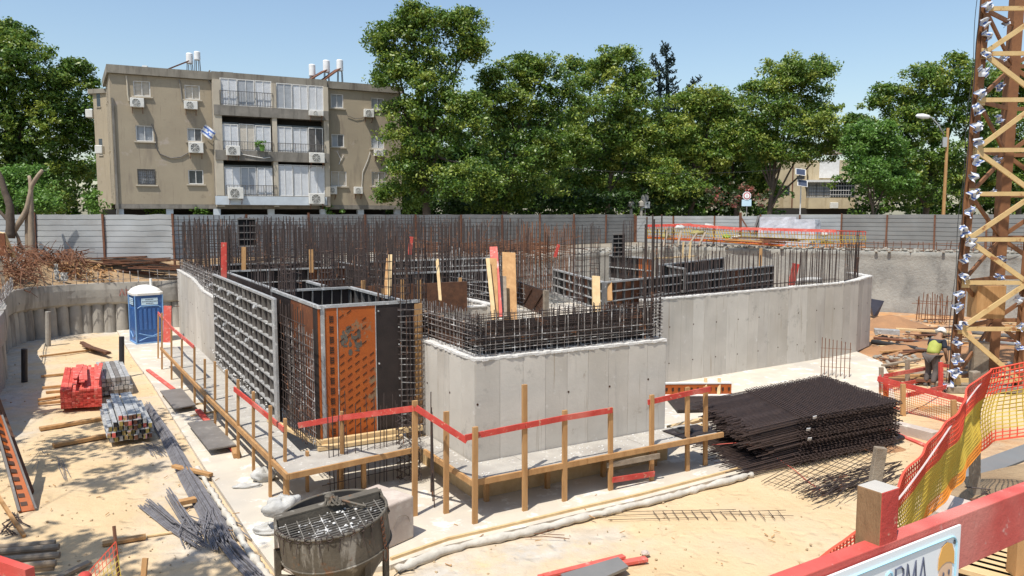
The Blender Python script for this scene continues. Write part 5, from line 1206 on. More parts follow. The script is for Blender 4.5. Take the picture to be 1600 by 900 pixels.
# worker ------------------------------------------------------------------------
def skinbody(name, joints, edges, radii, mat, root=0, parent=None, sub=2, **kw):
    me = bpy.data.meshes.new(name); me.from_pydata([tuple(j) for j in joints], edges, []); o = bpy.data.objects.new(name, me); COL.objects.link(o)
    m = o.modifiers.new('skin', 'SKIN'); m.use_smooth_shade = True
    for i, r_ in enumerate(radii): me.skin_vertices[0].data[i].radius = r_ if isinstance(r_, tuple) else (r_, r_)
    me.skin_vertices[0].data[root].use_root = True
    m2 = o.modifiers.new('sub', 'SUBSURF'); m2.levels = sub; m2.render_levels = sub
    dg = bpy.context.evaluated_depsgraph_get(); nm = bpy.data.meshes.new_from_object(o.evaluated_get(dg)); o.modifiers.clear(); o.data = nm; nm.name = name
    nm.materials.clear(); nm.materials.append(MATS[mat]); nm.polygons.foreach_set('material_index', [0]*len(nm.polygons)); nm.polygons.foreach_set('use_smooth', [True]*len(nm.polygons))
    ORG[o.name] = Vector((0,0,0))
    if parent is not None: o.parent = parent; ORG[o.name] = ORG[parent.name]
    tag(o, **kw); return o
wb = G(1454,604,.0); wk = thing('person', 'worker in white helmet, dark shirt and yellow vest bending forward behind the red rail', 'person', wb)
# figure faces +x, bent forward with arms hanging; local metres
J = [(0,0,.9),(.07,0,1.05),(.18,0,1.22),(.27,0,1.33),(.33,0,1.40),(.40,0,1.47),(.46,0,1.5),   # pelvis..head
     (-.02,.1,.84),(.10,.12,.48),(-.02,.13,.08),(.1,.14,.04),(-.02,-.1,.84),(.02,-.12,.47),(-.15,-.13,.09),(-.03,-.14,.04),
     (.26,.17,1.30),(.30,.24,1.03),(.42,.2,.82),(.47,.19,.75),(.26,-.17,1.30),(.22,-.25,1.03),(.33,-.24,.8),(.38,-.23,.73)]
E_ = [(0,1),(1,2),(2,3),(3,4),(4,5),(5,6),(0,7),(7,8),(8,9),(9,10),(0,11),(11,12),(12,13),(13,14),(3,15),(15,16),(16,17),(17,18),(3,19),(19,20),(20,21),(21,22)]
Rr = [.14,.13,.15,.12,.06,.095,.09,.1,.07,.045,.04,.1,.07,.045,.04,.07,.05,.038,.035,.07,.05,.038,.035]
skinbody('body', J, E_, Rr, 'skin', 0, wk)
skinbody('trousers', [(0,0,.92),(-.02,.1,.84),(.10,.12,.48),(-.02,.13,.12),(-.02,-.1,.84),(.02,-.12,.47),(-.15,-.13,.13)], [(0,1),(1,2),(2,3),(0,4),(4,5),(5,6)], [.17,.125,.09,.075,.125,.09,.075], 'jeans', 0, wk)
skinbody('shirt', [(0,0,.95),(.07,0,1.06),(.18,0,1.22),(.28,0,1.33),(.26,.17,1.30),(.29,.23,1.1),(.26,-.17,1.30),(.23,-.24,1.1)], [(0,1),(1,2),(2,3),(3,4),(4,5),(3,6),(6,7)], [.165,.165,.18,.13,.09,.075,.09,.075], 'shirt_navy', 0, wk)
skinbody('vest', [(-.01,0,.9),(.06,0,1.04),(.17,0,1.2),(.245,0,1.29)], [(0,1),(1,2),(2,3)], [.185,.18,.195,.15], 'vest', 0, wk)
s = MB(); hc = wb+Vector((.45,0,1.53)); MH = Matrix.Rotation(R(40), 3, 'Y'); s.lathe(hc, [(.165,-.01),(.135,.0),(.132,.05),(.11,.1),(.07,.135),(.02,.15)], 18, MH); s.obj('helmet', 'white_plastic', wk, smooth=True)
for sg in (1,-1):
    hb = Vector((.47,.19,.75)) if sg > 0 else Vector((.38,-.23,.73))
    for k in range(5):
        d = Vector((.03,(k-2)*.018,-.08+abs(k-2)*.008)) if k else Vector((-.02,.03*sg,-.05)); skinbody('finger', [hb, hb+d*.55, hb+d+Vector((-.012,0,0))], [(0,1),(1,2)], [.012,.009,.008], 'skin', 0, wk, 1)
s = MB()
for sg in (1,-1): s.box(wb+Vector((.06 if sg > 0 else -.07,.135*sg,.045)), (.28,.1,.09))
bevel(s.obj('boots', 'iron', wk), .03, 2)
s = MB()   # face pieces, turned down
fc = wb+Vector((.49,0,1.44)); s.lathe(fc+Vector((.05,0,-.03)), [(.002,.03),(.012,.01),(.016,-.01),(.004,-.02)], 6, Matrix.Rotation(R(60),3,'Y')); s.obj('nose', 'skin', wk)
wk.rotation_euler = (0, 0, R(35)); wk.scale = (1.06,)*3

# foreground guard rail, sign and net --------------------------------------------
fr = thing('guard_rail', 'thick red painted guard rail with square post right in the foreground', 'guard rail', G(1375,880,4.0))
ra, rb_ = D(1150,955,1.55), None
A0 = G(1500,806,4.36); dr = Vector((.85,.53,0)).normalized(); nr_ = Vector((dr.y,-dr.x,0))
def RP(s_, z, off=0): return Vector((A0.x,A0.y,0))+dr*s_+nr_*off+UZ*z
s = MB(); s.para(RP(-1.3,4.20,0), dr*3.6, nr_*-.045, UZ*.16); bevel(s.obj('rail_board', 'red_rail', fr), .003, 2)
pc = G(1372+36,868-14,4.36); s = MB(); pc2 = Vector((pc.x, pc.y, 0))-nr_*.03+dr*-.0
s.para(pc2+UZ*3.1-dr*.045, dr*.078, nr_*-.07, UZ*(4.50-3.1)); o = s.obj('post', 'red_paint', fr, extra=('post_wood','concrete_b')); 
for pl in o.data.polygons:
    n_ = pl.normal
    if n_.z > .5: pl.material_index = 2
    elif n_.dot(-dr) > .5: pl.material_index = 1
bevel(o, .004, 2)
# sign hung on the board
so_ = thing('safety_sign', 'white sign with blue border, helmeted cartoon face and dark letters on the red rail', 'sign', RP(-.4,4.0,.02))
def SP(s_, t_, off=.012): return RP(s_, 4.352-t_, off)     # s along rail, t down from top
e_ = None
bx = G(1514,824,4.34); s1 = (Vector((bx.x,bx.y,0))-Vector((A0.x,A0.y,0))).dot(dr); s0 = s1-.62
def spoly(name, mat, pts, off, par, th=.002):
    n = len(pts); v = [SP(a, b_, off) for a, b_ in pts]+[SP(a, b_, off+th) for a, b_ in pts]; s = MB(); s.add(v, [tuple(range(n)), tuple(range(2*n-1, n-1, -1))]+[(i, (i+1) % n, n+(i+1) % n, n+i) for i in range(n)]); return s.obj(name, mat, par)
T0 = .012; Hs = .42
spoly('sign_board', 'sign_white', [(s0,T0),(s1,T0),(s1,T0+Hs),(s0,T0+Hs)], .004, so_, .006)
def rr(a0, b0, a1, b1, r_, m=5):
    o_ = []
    for cx, cy, st in ((a1-r_, b0+r_, -90),(a1-r_, b1-r_, 0),(a0+r_, b1-r_, 90),(a0+r_, b0+r_, 180)):
        for k in range(m+1): t_ = R(st+90*k/m); o_.append((cx+r_*math.cos(t_), cy+r_*math.sin(t_)))
    return o_
s = MB(); s.path([SP(a, b_, .0125) for a, b_ in rr(s0+.022,T0+.022,s1-.022,T0+Hs-.022,.03)+[rr(s0+.022,T0+.022,s1-.022,T0+Hs-.022,.03)[0]]], .0028, 5); s.obj('border', 'sign_blue', so_)
spoly('screw', 'iron', [(s1-.032+.004*math.cos(t_), T0+.042+.006*math.sin(t_)) for t_ in [i*.785 for i in range(8)]], .0105, so_)
hx, hy = s1-.07, T0+.105
face = spoly('printed_face', 'skin_print', [(hx+.034*math.cos(t_), hy+.02+.055*math.sin(t_)) for t_ in [i*.3142 for i in range(20)]], .0102, so_, .001)
spoly('printed_helmet', 'hat_print', [(hx-.04,hy-.0),(hx-.038,hy-.035),(hx-.025,hy-.062),(hx,hy-.072),(hx+.025,hy-.062),(hx+.038,hy-.035),(hx+.04,hy-.0),(hx+.02,hy-.012),(hx,hy-.016),(hx-.02,hy-.012)], .0116, so_, .001)
spoly('printed_eye', 'sign_ink', [(hx-.013+.004*math.cos(t_), hy+.018+.008*math.sin(t_)) for t_ in [i*.785 for i in range(8)]], .0128, so_, .001)
spoly('printed_eye', 'sign_ink', [(hx+.014+.004*math.cos(t_), hy+.016+.008*math.sin(t_)) for t_ in [i*.785 for i in range(8)]], .0128, so_, .001)
spoly('printed_neck', 'skin_print', [(hx-.014,hy+.07),(hx+.014,hy+.07),(hx+.014,hy+.12),(hx-.014,hy+.12)], .0099, so_, .001)
spoly('printed_shirt', 'hat_print', [(hx-.05,hy+.25),(hx-.045,hy+.12),(hx-.015,hy+.105),(hx+.015,hy+.105),(hx+.045,hy+.12),(hx+.05,hy+.25)], .0108, so_, .001)
LT = {'O': [[(0,.3),(.12,.05),(.3,0),(.48,.05),(.6,.3),(.6,.7),(.48,.95),(.3,1),(.12,.95),(0,.7),(0,.3)]], 'R': [[(0,1),(0,0),(.4,0),(.55,.1),(.58,.25),(.5,.42),(.35,.5),(0,.5)],[(.3,.5),(.6,1)]], 'M': [[(0,1),(.1,0),(.4,.8),(.7,0),(.8,1)]], 'A': [[(0,1),(.3,0),(.6,1)],[(.12,.65),(.48,.65)]], 'F': [[(.5,0),(0,0),(0,1)],[(0,.45),(.4,.45)]]}
cx = s1-.155; tw = .062
for ch in 'AMRO':
    wch = tw*(.8 if ch == 'M' else .6)/1.0; cx -= wch+.01
    s = MB()
    for st in LT[ch]: s.path([SP(cx+x*tw, T0+.05+y*.085, .0112) for x, y in st], .0032, 4)
    s.obj('printed_letter', 'sign_blue' if ch == 'O' else 'sign_ink', so_)

# netting ------------------------------------------------------------------------
tp_ = [(1243,900,3.40),(1300,860,3.45),(1341,828,3.5),(1399,764,3.55),(1440,712,3.6),(1480,656,3.65),(1515,606,3.72),(1540,576,3.8)]
bt_ = [(1296,965,2.95),(1330,930,2.95),(1366,893,2.97),(1405,852,3.0),(1450,806,3.0),(1490,762,3.0),(1516,724,3.02),(1530,705,3.05)]
tops = resample([G(*p) for p in tp_], .15, False); bots = resample([G(*p) for p in bt_], .15, False)
T2 = tops[-1]; T3 = D(1660,562,T2.y-.3); Bq = bots[-1]
netpanel(tops, bots, 'orange edged yellow safety netting stretched from the foreground post up to the far stake', cols=('net_red','net_yellow','net_orange'), cell=.037, r=.0056, hb=(.3,.84), wob=.07, sag=.03)
rt_ = [T2, D(1560,572,T2.y-.02), D(1600,566,T2.y-.1), T3]; rbm = [Bq, D(1550,688,Bq.y-.2), D(1600,680,Bq.y-.4), D(1660,668,Bq.y-.5)]
netpanel(rt_, rbm, 'orange edged yellow safety netting running right from the far stake', cols=('net_red','net_yellow','net_red'), cell=.04, r=.0058, hb=(.32,.84), wob=.06, sag=.03)
for pts, lb in (([p-UZ*.06+Vector((0,-.03,0)) for p in tops], 'white cord threaded along the top of the long netting'), ([p-UZ*.06+Vector((0,-.03,0)) for p in rt_], 'white cord threaded along the top of the right netting')):
    s = MB(); s.path(pts, .006, 5); s.obj('net_cord', 'net_white', label=lb, cat='cord')
def stake(px, py0, py1, y, wd, label, m='timber_grey', dx=0):
    s = MB(); s.bar(D(px-dx,py0,y), D(px,py1,y), wd, .07, up=Vector((0,-1,0))); bevel(s.obj('wooden_stake', m, label=label, cat='stake'), .004)
stake(1523,800,580,6.95,.075,'tall grey stake that carries the netting at the right', 'timber_grey'); stake(1376,800,699,7.0,.10,'grey stake end leaning up behind the foreground red post', 'timber_grey', 16)
# ledge clutter at right
for k, (x1,y1,x2,y2,z,wd,th,m,lb) in enumerate(((1462,826,1552,800,2.66,.16,.08,'timber_pale','split pale timber balk on the ledge under the netting'),(1452,838,1540,812,2.66,.05,.05,'iron','dark iron bar beside the split timber'),(1500,745,1620,700,2.2,.3,.03,'galv_old','grey panel lying on the ledge right of the stake'),(1520,785,1570,805,2.7,.08,.08,'timber_dark','dark batten across the ledge at the stake foot'))):
    s = MB(); s.bar(G(x1,y1,z), G(x2,y2,z), wd, th); bevel(s.obj('board', m, label=lb, cat='board'), .003)
s = MB(); s.box(G(1480,800,2.7), (.45,.3,.16), R(35)); bevel(s.obj('grey_slab', 'block', label='grey stone slab behind the split timber on the ledge', cat='slab'), .02)
s = MB(); s.bar(G(1440,840,2.6), G(1470,790,2.7), .2, .04); s.obj('board', 'steel_plate', label='dark grey board end under the lower edge of the netting', cat='board')
s = MB()
for k in range(14): p = G(rnd(1480,1590), rnd(770,815), 2.72); s.path([p, p+Vector((rnd(-.2,.2),rnd(-.1,.1),rnd(0,.06))), p+Vector((rnd(-.3,.3),rnd(-.2,.2),.02))], .006, 4)
s.obj('wire_scrap', 'rebar_dark', label='loose dark wires on the ledge behind the red rail', cat='wire', kind='stuff')
for k in range(6):
    s = MB(); a_ = G(1530+k*16,893-k*4,2.75); s.bar(a_+Vector((-.4,.35,0)), a_+Vector((.55,-.5,0)), .14, .04); bevel(s.obj('plank', 'timber_pale', label='pale plank in the row below the red rail at the right edge', cat='plank', group='pale planks below the red rail'), .004)
s = MB(); s.bar(D(1594,880,5.0)-UZ*.5, D(1597,835,5.0), .12, .1, up=Vector((0,-1,0))); s.obj('wooden_stake', 'timber', label='brown stake end at the right edge below the rail', cat='stake')
# ================================================================ FENCE, BANK, BUILDINGS, TREES
FH = 2.06
def fence(label, p, q, n, mat, z0=3.13, dents=1.0, postmat='rust', first=True, hh=None):
    p = Vector(p); q = Vector(q); d = q-p; L = d.length; u = d/L; nn = Vector((u.y,-u.x,0))
    t = thing('site_fence', label, 'fence', (*((p+q)/2).xy, z0)); H = hh or FH
    for k in range(n):
        a0 = L*k/n; a1 = L*(k+1)/n; s = MB(); nx = 22; prof = []; ribs = 8
        for j in range(ribs):
            b0 = H*j/ribs; prof += [(b0, .0), (b0+.012, -.028), (b0+.03, -.028), (b0+.045, 0.0)]
        prof.append((H, 0)); sd_ = rnd(0, 99); K = len(prof)
        for i in range(nx+1):
            a = a0+.01+(a1-a0-.02)*i/nx
            for z, o in prof:
                dn = dents*(.05*n3(a*.7, z*.7, sd_)+.012*n3(a*2.0, z*1.6, sd_)); tw = dents*.03*n3(a*1.1, sd_)*(z/H)
                s.v.append(tuple(p+u*a+nn*(o+dn)+UZ*(z0+z+tw)))
        s.f = [(i*K+j, (i+1)*K+j, (i+1)*K+j+1, i*K+j+1) for i in range(nx) for j in range(K-1)]; s.mi = [0]*len(s.f)
        s.obj('panel', mat if isinstance(mat, str) else mat[k % len(mat)], t, smooth=False)
    for k in range(0 if first else 1, n+1):
        c = p+u*(L*k/n)+nn*.06; s = MB(); s.bar(c+UZ*(z0-.25), c+UZ*(z0+H+rnd(-.03,.1))+u*rnd(-.05,.05), .09, .06, up=nn); s.obj('post', postmat, t)
        s = MB(); s.bar(c-nn*.14+UZ*(z0), c-nn*.5+UZ*(z0), .05, .05); s.obj('foot', postmat, t)
FA, FB, FC = (-15.4,35.1,0), (9.2,58.0,0), (31.0,40.3,0)
fence('shiny dented corrugated steel fence at the left behind the rubbish heap', (-31.9,36.2,0), FA, 5, 'galv', dents=1.3)
fence('corrugated steel fence running away behind the standing rebar', FA, FB, 10, ('galv','galv','galv_old','galv_old','galv_old','galv_old','galv_old','galv_old','galv_old','galv_old'), first=False)
fence('patched pale corrugated fence behind the orange netting on the bank', (9.35,57.9,0), (16.6,52.1,0), 3, 'galv', dents=1.2, hh=1.95)
fence('dull grey corrugated fence on the right running behind the crane', (16.75,52.0,0), FC, 7, ('galv','galv','galv_old','galv_old','galv_old','galv_old'), dents=.8)
# netting and clutter on the bank
t = netpanel([D(1008,353,49), D(1080,351,47), D(1160,357,46), D(1260,359,44.5), D(1352,362,43.5)], [D(1008,372,49), D(1080,374,47), D(1160,380,46), D(1260,387,44.5), D(1352,386,43.5)], 'long orange and yellow netting strung along the bank behind the long wall', cell=.17, r=.022, wob=.15)
for (x1,y1,x2,y2,d_) in ((1008,353,1080,351,0),(1080,352,1160,358,1),(1158,357,1306,361,2),(1008,371,1130,377,0),(1130,377,1226,384,1)):
    s = MB(); y_ = 49-2*d_; s.bar(D(x1,y1,y_), D(x2,y2,y_-2), .05, .16); s.obj('red_rail', 'red_faded' if d_ else 'red_paint', label='red board %s along the bank netting' % {(1008,353):'at the left top',(1080,352):'in the middle top',(1158,357):'at the right top',(1008,371):'low on the left',(1130,377):'low in the middle'}[(x1,y1)], cat='board')
for px, dx in ((1042,6),(1063,5),(1086,10),(1100,8)):
    s = MB(); s.bar(D(px-dx,388-dx*.5,45), D(px+dx*.3,358+dx*.6,46.5), .12, .05); s.obj('stake', 'timber_grey', label='leaning grey stake propping the bank netting', cat='stake', group='stakes propping the bank netting')
c = D(1232,360,46.5); s = MB(); R0 = Matrix.Rotation(R(-38),3,'Z')
def wrapbox(c, sx, sy, sz, rz, label):
    s = MB(); n, m = 26, 8; vs = []
    for j in range(m+1):
        z = sz*j/m
        for i in range(n):
            a = 2*math.pi*i/n; x = max(-1, min(1, 1.3*math.cos(a)))*sx/2; y = max(-1, min(1, 1.3*math.sin(a)))*sy/2; q = 1-.02*j+.05*n3(x*2, y*2, z*3)
            vs.append(Vector((c.x, c.y, c.z))+Matrix.Rotation(rz,3,'Z')@Vector((x*q, y*q, z)))
    s.add(vs, [(j*n+i, j*n+(i+1) % n, (j+1)*n+(i+1) % n, (j+1)*n+i) for j in range(m) for i in range(n)]+[tuple(range(m*n, m*n+n))]); return s.obj('wrapped_pallet', 'wrap', label=label, cat='pallet')
wrapbox(Vector((*D(1214,366,46.5).xy, 3.4)), 2.4, 1.4, 1.66, R(-15), 'left pallet wrapped in grey plastic on the bank before the fence')
wrapbox(Vector((*D(1258,366,45.9).xy, 3.4)), 1.7, 1.4, 1.5, R(-38), 'right pallet wrapped in grey plastic, paler on top, beside the first')
for k in range(4): s = MB(); s.bar(D(1176+k*3,366,46.5+k*.1), D(1186+k*3,337+k*3,47), .12, .06); s.obj('dark_board', 'iron', label='dark board leaning on the wrapped pallets', cat='board', group='dark boards leaning on the wrapped pallets')
s = MB(); s.bar(D(1157,372,50), D(1157,332,50), .14, .14); s.bar(D(1158,340,50), D(1174,366,49.5), .07, .07); s.obj('braced_post', 'rust', label='rust red braced fence post under the road sign', cat='post')
for k, (px, py, m, lb, sx) in enumerate(((1040,362,'straw_net','olive green bag in the netting at the left',.5),(1090,357,'straw_net','pale olive bag behind the stakes',.7),(1135,363,'green_bag','bright green bag on the bank',.35),(1150,364,'sack','white sack beside the green bag',.4),(1062,349,'sack','white sheet bundle at the top of the bank',.5),(1105,347,'sack','pale sheet bundle before the pale fence',.6),(1285,372,'straw_net','yellowish heap behind the netting at the right',.9),(1288,360,'sack','small grey bag right of the wrapped pallets',.3))):
    c = D(px, py+10, 46.8 if k < 6 else 46); s = MB(); vs = []
    for i in range(7):
        ph = math.pi*i/6
        for j in range(10):
            a = 2*math.pi*j/10; q = 1+.7*n3(math.cos(a)*2+k, math.sin(a)*2, ph*2); vs.append(c+Vector((sx*.7*math.sin(ph)*math.cos(a)*q, sx*.5*math.sin(ph)*math.sin(a)*q, .12*(1-math.cos(ph))*q)))
    s.add(vs, [(i*10+j, i*10+(j+1) % 10, (i+1)*10+(j+1) % 10, (i+1)*10+j) for i in range(6) for j in range(10)]); s.obj('bag', m, label=lb, cat='bag', smooth=True)
for k in range(7): s = MB(); a_ = D(rnd(1130,1200), rnd(370,378), 45.4); s.bar(a_, a_+Vector((rnd(1.5,3.5),-rnd(.5,1.5),rnd(-.1,.1))), .15, .07); s.obj('plank', random.choice(('timber_dark','rust','timber')), label='brown plank lying on the bank before the wrapped pallets', cat='plank', group='brown planks on the bank')

# rubbish heap at the left -----------------------------------------------------
def tri_heap():
    s = MB()
    for k in range(1400):
        px = rnd(-30, 130); py = rnd(388, 436) if px > 30 else rnd(380, 455); y = rnd(33.4, 35.6) if px > 60 else rnd(30.5, 34.5)
        c = D(px, py+abs(px-60)*.05, y); d = Vector((rnd(-1,1), rnd(-.5,.5), rnd(-.9,.5))).normalized()*rnd(.15,.8); s.tube(c, c+d*.5+Vector((0,0,-.03)), rnd(.012,.03), 3); s.tube(c+d*.5, c+d+Vector((rnd(-.1,.1),0,-.1)), .012, 3)
    s.obj('brush_heap', 'rebar_rust', label='tangled heap of rusty brown branches and scrap at the left edge', cat='brush heap', kind='stuff')
    s = MB()
    for k in range(500):
        c = D(rnd(-20,180), rnd(412,446), rnd(33.5,35)); c.z = max(c.z, 2.25); d = Vector((rnd(-1,1), rnd(-.5,.5), rnd(-.5,.5))).normalized()*rnd(.1,.35); s.bar(c, c+d, rnd(.03,.08), .012)
    s.obj('wood_chips', 'timber', label='brown wood scraps and chips spilling over the cap beam', cat='wood scraps', kind='stuff')
tri_heap()
for k in range(26):
    px = rnd(105,235); c = D(px, rnd(402,424), rnd(34.6,35.1)); e = c+Vector((rnd(1.4,3.2), rnd(-.1,.3), rnd(-.3,.12))); s = MB(); s.bar(c, e, rnd(.12,.2), .05); s.obj('plank', random.choice(('timber_dark','timber_dark','rust')), label='dark weathered plank in the long pile before the shiny fence', cat='plank', group='dark planks piled before the shiny fence')
for k, (px, py, sx, sz, lb) in enumerate(((88,425,.18,.7,'white torn rag hanging over the brush heap'),(30,418,.3,.6,'white plastic bag caught at the left of the brush heap'),(100,432,.3,.35,'pale crumpled sheet at the right of the brush heap'))):
    c = D(px, py, 33.0); s = MB(); n = 8; vs = [c+Vector((sx*(i/n-.5)+.1*n3(i*.9,j*.8,k), .12*n3(i*.7, j*.7, k+5), sz*(j/n-.5)+.06*n3(i, j, k))) for j in range(n+1) for i in range(n+1)]
    s.add(vs, [(j*9+i, j*9+i+1, (j+1)*9+i+1, (j+1)*9+i) for j in range(n) for i in range(n)]); s.obj('rag', 'sack', label=lb, cat='rag', smooth=True)
s = MB(); s.add([D(0,362,31.5), D(9,364,31.4), D(26,402,31.8), D(10,398,32.4), D(-12,395,32.6)], [(0,1,2,3,4)]); o = s.obj('plywood_sheet', 'timber_pale', label='tilted plywood sheet on the brush heap at the left edge', cat='plywood'); o.modifiers.new('t','SOLIDIFY').thickness = .06
s = MB(); s.add([D(-6,366,31.3), D(8,364,31.25), D(11,398,31.3), D(-6,402,31.3)], [(0,1,2,3)]); o = s.obj('plywood_sheet', 'ply_brown', label='dark brown board in front of the tilted plywood', cat='plywood'); o.modifiers.new('t','SOLIDIFY').thickness = .05
s = MB(); s.bar(D(-2,400,31), D(10,470,30.6), .12, .06); s.obj('plank', 'timber_grey', label='pale plank standing at the left edge before the cap beam', cat='plank')
def branchy(name, label, mat, segs, y, rt):
    t = thing(name, label, 'tree', D(segs[0][0][0], segs[0][0][1], y))
    for k, sg in enumerate(segs):
        s = MB(); P = resample([D(px, py, y+oy) for px, py, oy in sg], .25, False); m = len(P); r0 = rt[k]; s.path([p+Vector((.03*n3(p.z*3,k),0,0)) for p in P], r0, 9, rr=[r0*(1-.55*i/m)*(1+.15*n3(i*.8,k)) for i in range(m)])
        s.obj('trunk' if k == 0 else 'limb', mat, t, smooth=True)
branchy('dead_tree', 'bare pale dead tree trunk with forked limbs before the shiny fence', 'bark_pale', [[(50,400,0),(49,360,0),(48,315,0),(50,290,0),(66,266,0)],[(20,362,0),(32,345,-.1),(42,325,-.1),(48,292,0),(45,275,.1)],[(34,395,.1),(28,372,.1),(22,358,.1)],[(44,400,.1),(42,340,.1),(44,310,.1)]], 34.2, (.16,.14,.1,.12))
branchy('dead_tree', 'crooked brown bare trunk at the left edge', 'bark', [[(16,372,0),(16,345,0),(15,322,0),(8,300,0),(0,275,0),(-8,262,0)],[(16,348,0),(4,335,0),(-8,322,0)]], 34.0, (.2,.09))

# apartment building ------------------------------------------------------------
AB = Vector((-24.75,48.2,0)); AT = Vector((math.cos(R(26)), math.sin(R(26)), 0)); AN = Vector((AT.y,-AT.x,0))
def zz(v): return v
def F2(zx, zy, off=0.0):
    """point of the facade plane (pushed out by off) from the enlarged study coordinates -> (s, z)"""
    px, py = 120+zx*.325, 80+zy*.3249; p = PL(px, py, AB+AN*off, AN); return ((p-AB-AN*off).dot(AT), p.z)
def FP(s_, z, off=0.0): return AB+AT*s_+AN*off+UZ*z
Z1, Z2, Z3, ZR = 5.85, 8.78, 11.65, 13.85
ab = thing('apartment_building', 'three storey brown plastered apartment block on pillars with white shuttered balconies', 'building', AB+UZ*3.1)
BW0 = F2(655,400)[0]; BW1 = F2(1203,400)[0]; SE = F2(1532,300)[0]+.4
def wallholes(s0, s1, z0, z1, holes, off, mat, dep=.22, name='wall'):
    S = sorted({s0, s1, *[h[0] for h in holes], *[h[1] for h in holes]}); Zs = sorted({z0, z1, *[h[2] for h in holes], *[h[3] for h in holes]}); b = MB()
    for i in range(len(S)-1):
        for j in range(len(Zs)-1):
            cs, cz = (S[i]+S[i+1])/2, (Zs[j]+Zs[j+1])/2
            if any(h[0] < cs < h[1] and h[2] < cz < h[3] for h in holes): continue
            b.quad(FP(S[i],Zs[j],off), FP(S[i+1],Zs[j],off), FP(S[i+1],Zs[j+1],off), FP(S[i],Zs[j+1],off))
    for h in holes:
        a, c, e, f = h; b.quad(FP(a,e,off),FP(a,f,off),FP(a,f,off-dep),FP(a,e,off-dep)); b.quad(FP(c,f,off),FP(c,e,off),FP(c,e,off-dep),FP(c,f,off-dep)); b.quad(FP(a,f,off),FP(c,f,off),FP(c,f,off-dep),FP(a,f,off-dep)); b.quad(FP(c,e,off),FP(a,e,off),FP(a,e,off-dep),FP(c,e,off-dep))
    return b.obj(name, mat, ab)
def window(a, c, e, f, off, kind):
    w_ = MB(); t_ = .06; o1 = off-.10
    w_.para(FP(a,e,o1), AT*(c-a), AN*.06, UZ*t_); w_.para(FP(a,f-t_,o1), AT*(c-a), AN*.06, UZ*t_); w_.para(FP(a,e+t_,o1), AT*t_, AN*.06, UZ*(f-e-2*t_)); w_.para(FP(c-t_,e+t_,o1), AT*t_, AN*.06, UZ*(f-e-2*t_)); w_.para(FP((a+c)/2-.02,e+t_,o1), AT*.04, AN*.05, UZ*(f-e-2*t_))
    wn = w_.obj('window', 'frame_white' if kind != 'bars' else 'slab_edge', ab)
    p = MB(); p.quad(FP(a,e,off-.16), FP(c,e,off-.16), FP(c,f,off-.16), FP(a,f,off-.16)); p.obj('pane', {'shut':'shutter_grey','cream':'shutter_cream','dark':'glass_dark','bars':'shutter_grey','half':'shutter_grey','white':'shutter_white','tris':'shutter_grey'}[kind], wn)
    sl = MB(); n = int((f-e)/.075)
    if kind in ('shut','cream','white','half','tris'):
        for k in range(1, n):
            z = e+(f-e)*k/n; x0, x1 = (a+t_, c-t_) if kind != 'half' else ((a+c)/2+.03, c-t_)
            sl.para(FP(x0,z,off-.157), AT*(x1-x0), AN*.02, UZ*.045)
        sl.obj('shutter_slats', {'cream':'shutter_cream','white':'shutter_white','half':'iron'}.get(kind,'shutter_grey'), wn)
    if kind == 'bars':
        for k in range(9): x = a+.05+(c-a-.1)*k/8; sl.tube(FP(x,e,off+.03), FP(x,f,off+.03), .012, 4)
        for k in range(7): z = e+(f-e)*k/6; sl.tube(FP(a,z,off+.04), FP(c,z,off+.04), .012, 4)
        for k in range(8): x = a+(c-a)*k/8; sl.tube(FP(x,e,off+.035), FP(min(c,x+.45),f,off+.035), .01, 4)
        sl.obj('window_bars', 'iron', wn)
    si = MB(); si.para(FP(a-.12,e-.09,off-.1), AT*(c-a+.24), AN*.2, UZ*.085); si.obj('sill', 'plaster_pale', wn)
wl = [((270,140),(355,220),'cream'),((282,355),(370,435),'shut'),((290,567),(380,643),'bars'),((517,160),(593,235),'cream'),((530,368),(603,436),'half'),((535,570),(610,640),'dark')]
wr_ = [((1220,203),(1282,275),'tris'),((1224,397),(1286,462),'half'),((1222,577),(1298,650),'cream'),((1415,222),(1478,283),'shut'),((1415,407),(1478,470),'white'),((1418,580),(1485,650),'cream')]
def holes(lst):
    out = []
    for (x0,y0),(x1,y1),k in lst:
        a, f = F2(x0,y0); c, e = F2(x1,y1); out.append((a, c, e, f, k))
    return out
hl, hr = holes(wl), holes(wr_)
wallholes(0, BW0, Z1, ZR-.02, [h[:4] for h in hl], 0, 'plaster'); wallholes(BW1, SE, Z1, ZR-.02, [h[:4] for h in hr], 0, 'plaster')
for h in hl+hr: window(*h[:4], 0, h[4])
# body behind
A2_ = Vector((-27.7,53.4,0)); BK = AN*-11
ft = [AB+AN*-.25, AB+AT*SE+AN*-.25, AB+AT*SE+BK, AB+BK+AT*.5]
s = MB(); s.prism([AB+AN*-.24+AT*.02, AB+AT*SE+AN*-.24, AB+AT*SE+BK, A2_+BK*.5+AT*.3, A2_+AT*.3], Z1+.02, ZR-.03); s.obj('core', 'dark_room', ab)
def wallquad(p, q, z0, z1, m, nm='wall', hs=()):
    s = MB(); d = (q-p); L = d.length; u = d/L; n = Vector((u.y,-u.x,0)); s.para(p+UZ*z0, d, n*-.2, UZ*(z1-z0)); w_ = s.obj(nm, m, ab)
    for (a, e, c, f) in hs:
        k = MB(); k.para(p+u*a+n*.004+UZ*e, u*(c-a), n*-.02, UZ*(f-e)); k.obj('window', 'glass_dark', ab); k = MB(); k.para(p+u*(a-.04)+n*.0+UZ*(e-.06), u*(c-a+.08), n*.06, UZ*.05); k.obj('sill', 'plaster_pale', ab)
Q2 = AB+(A2_-AB)*.62
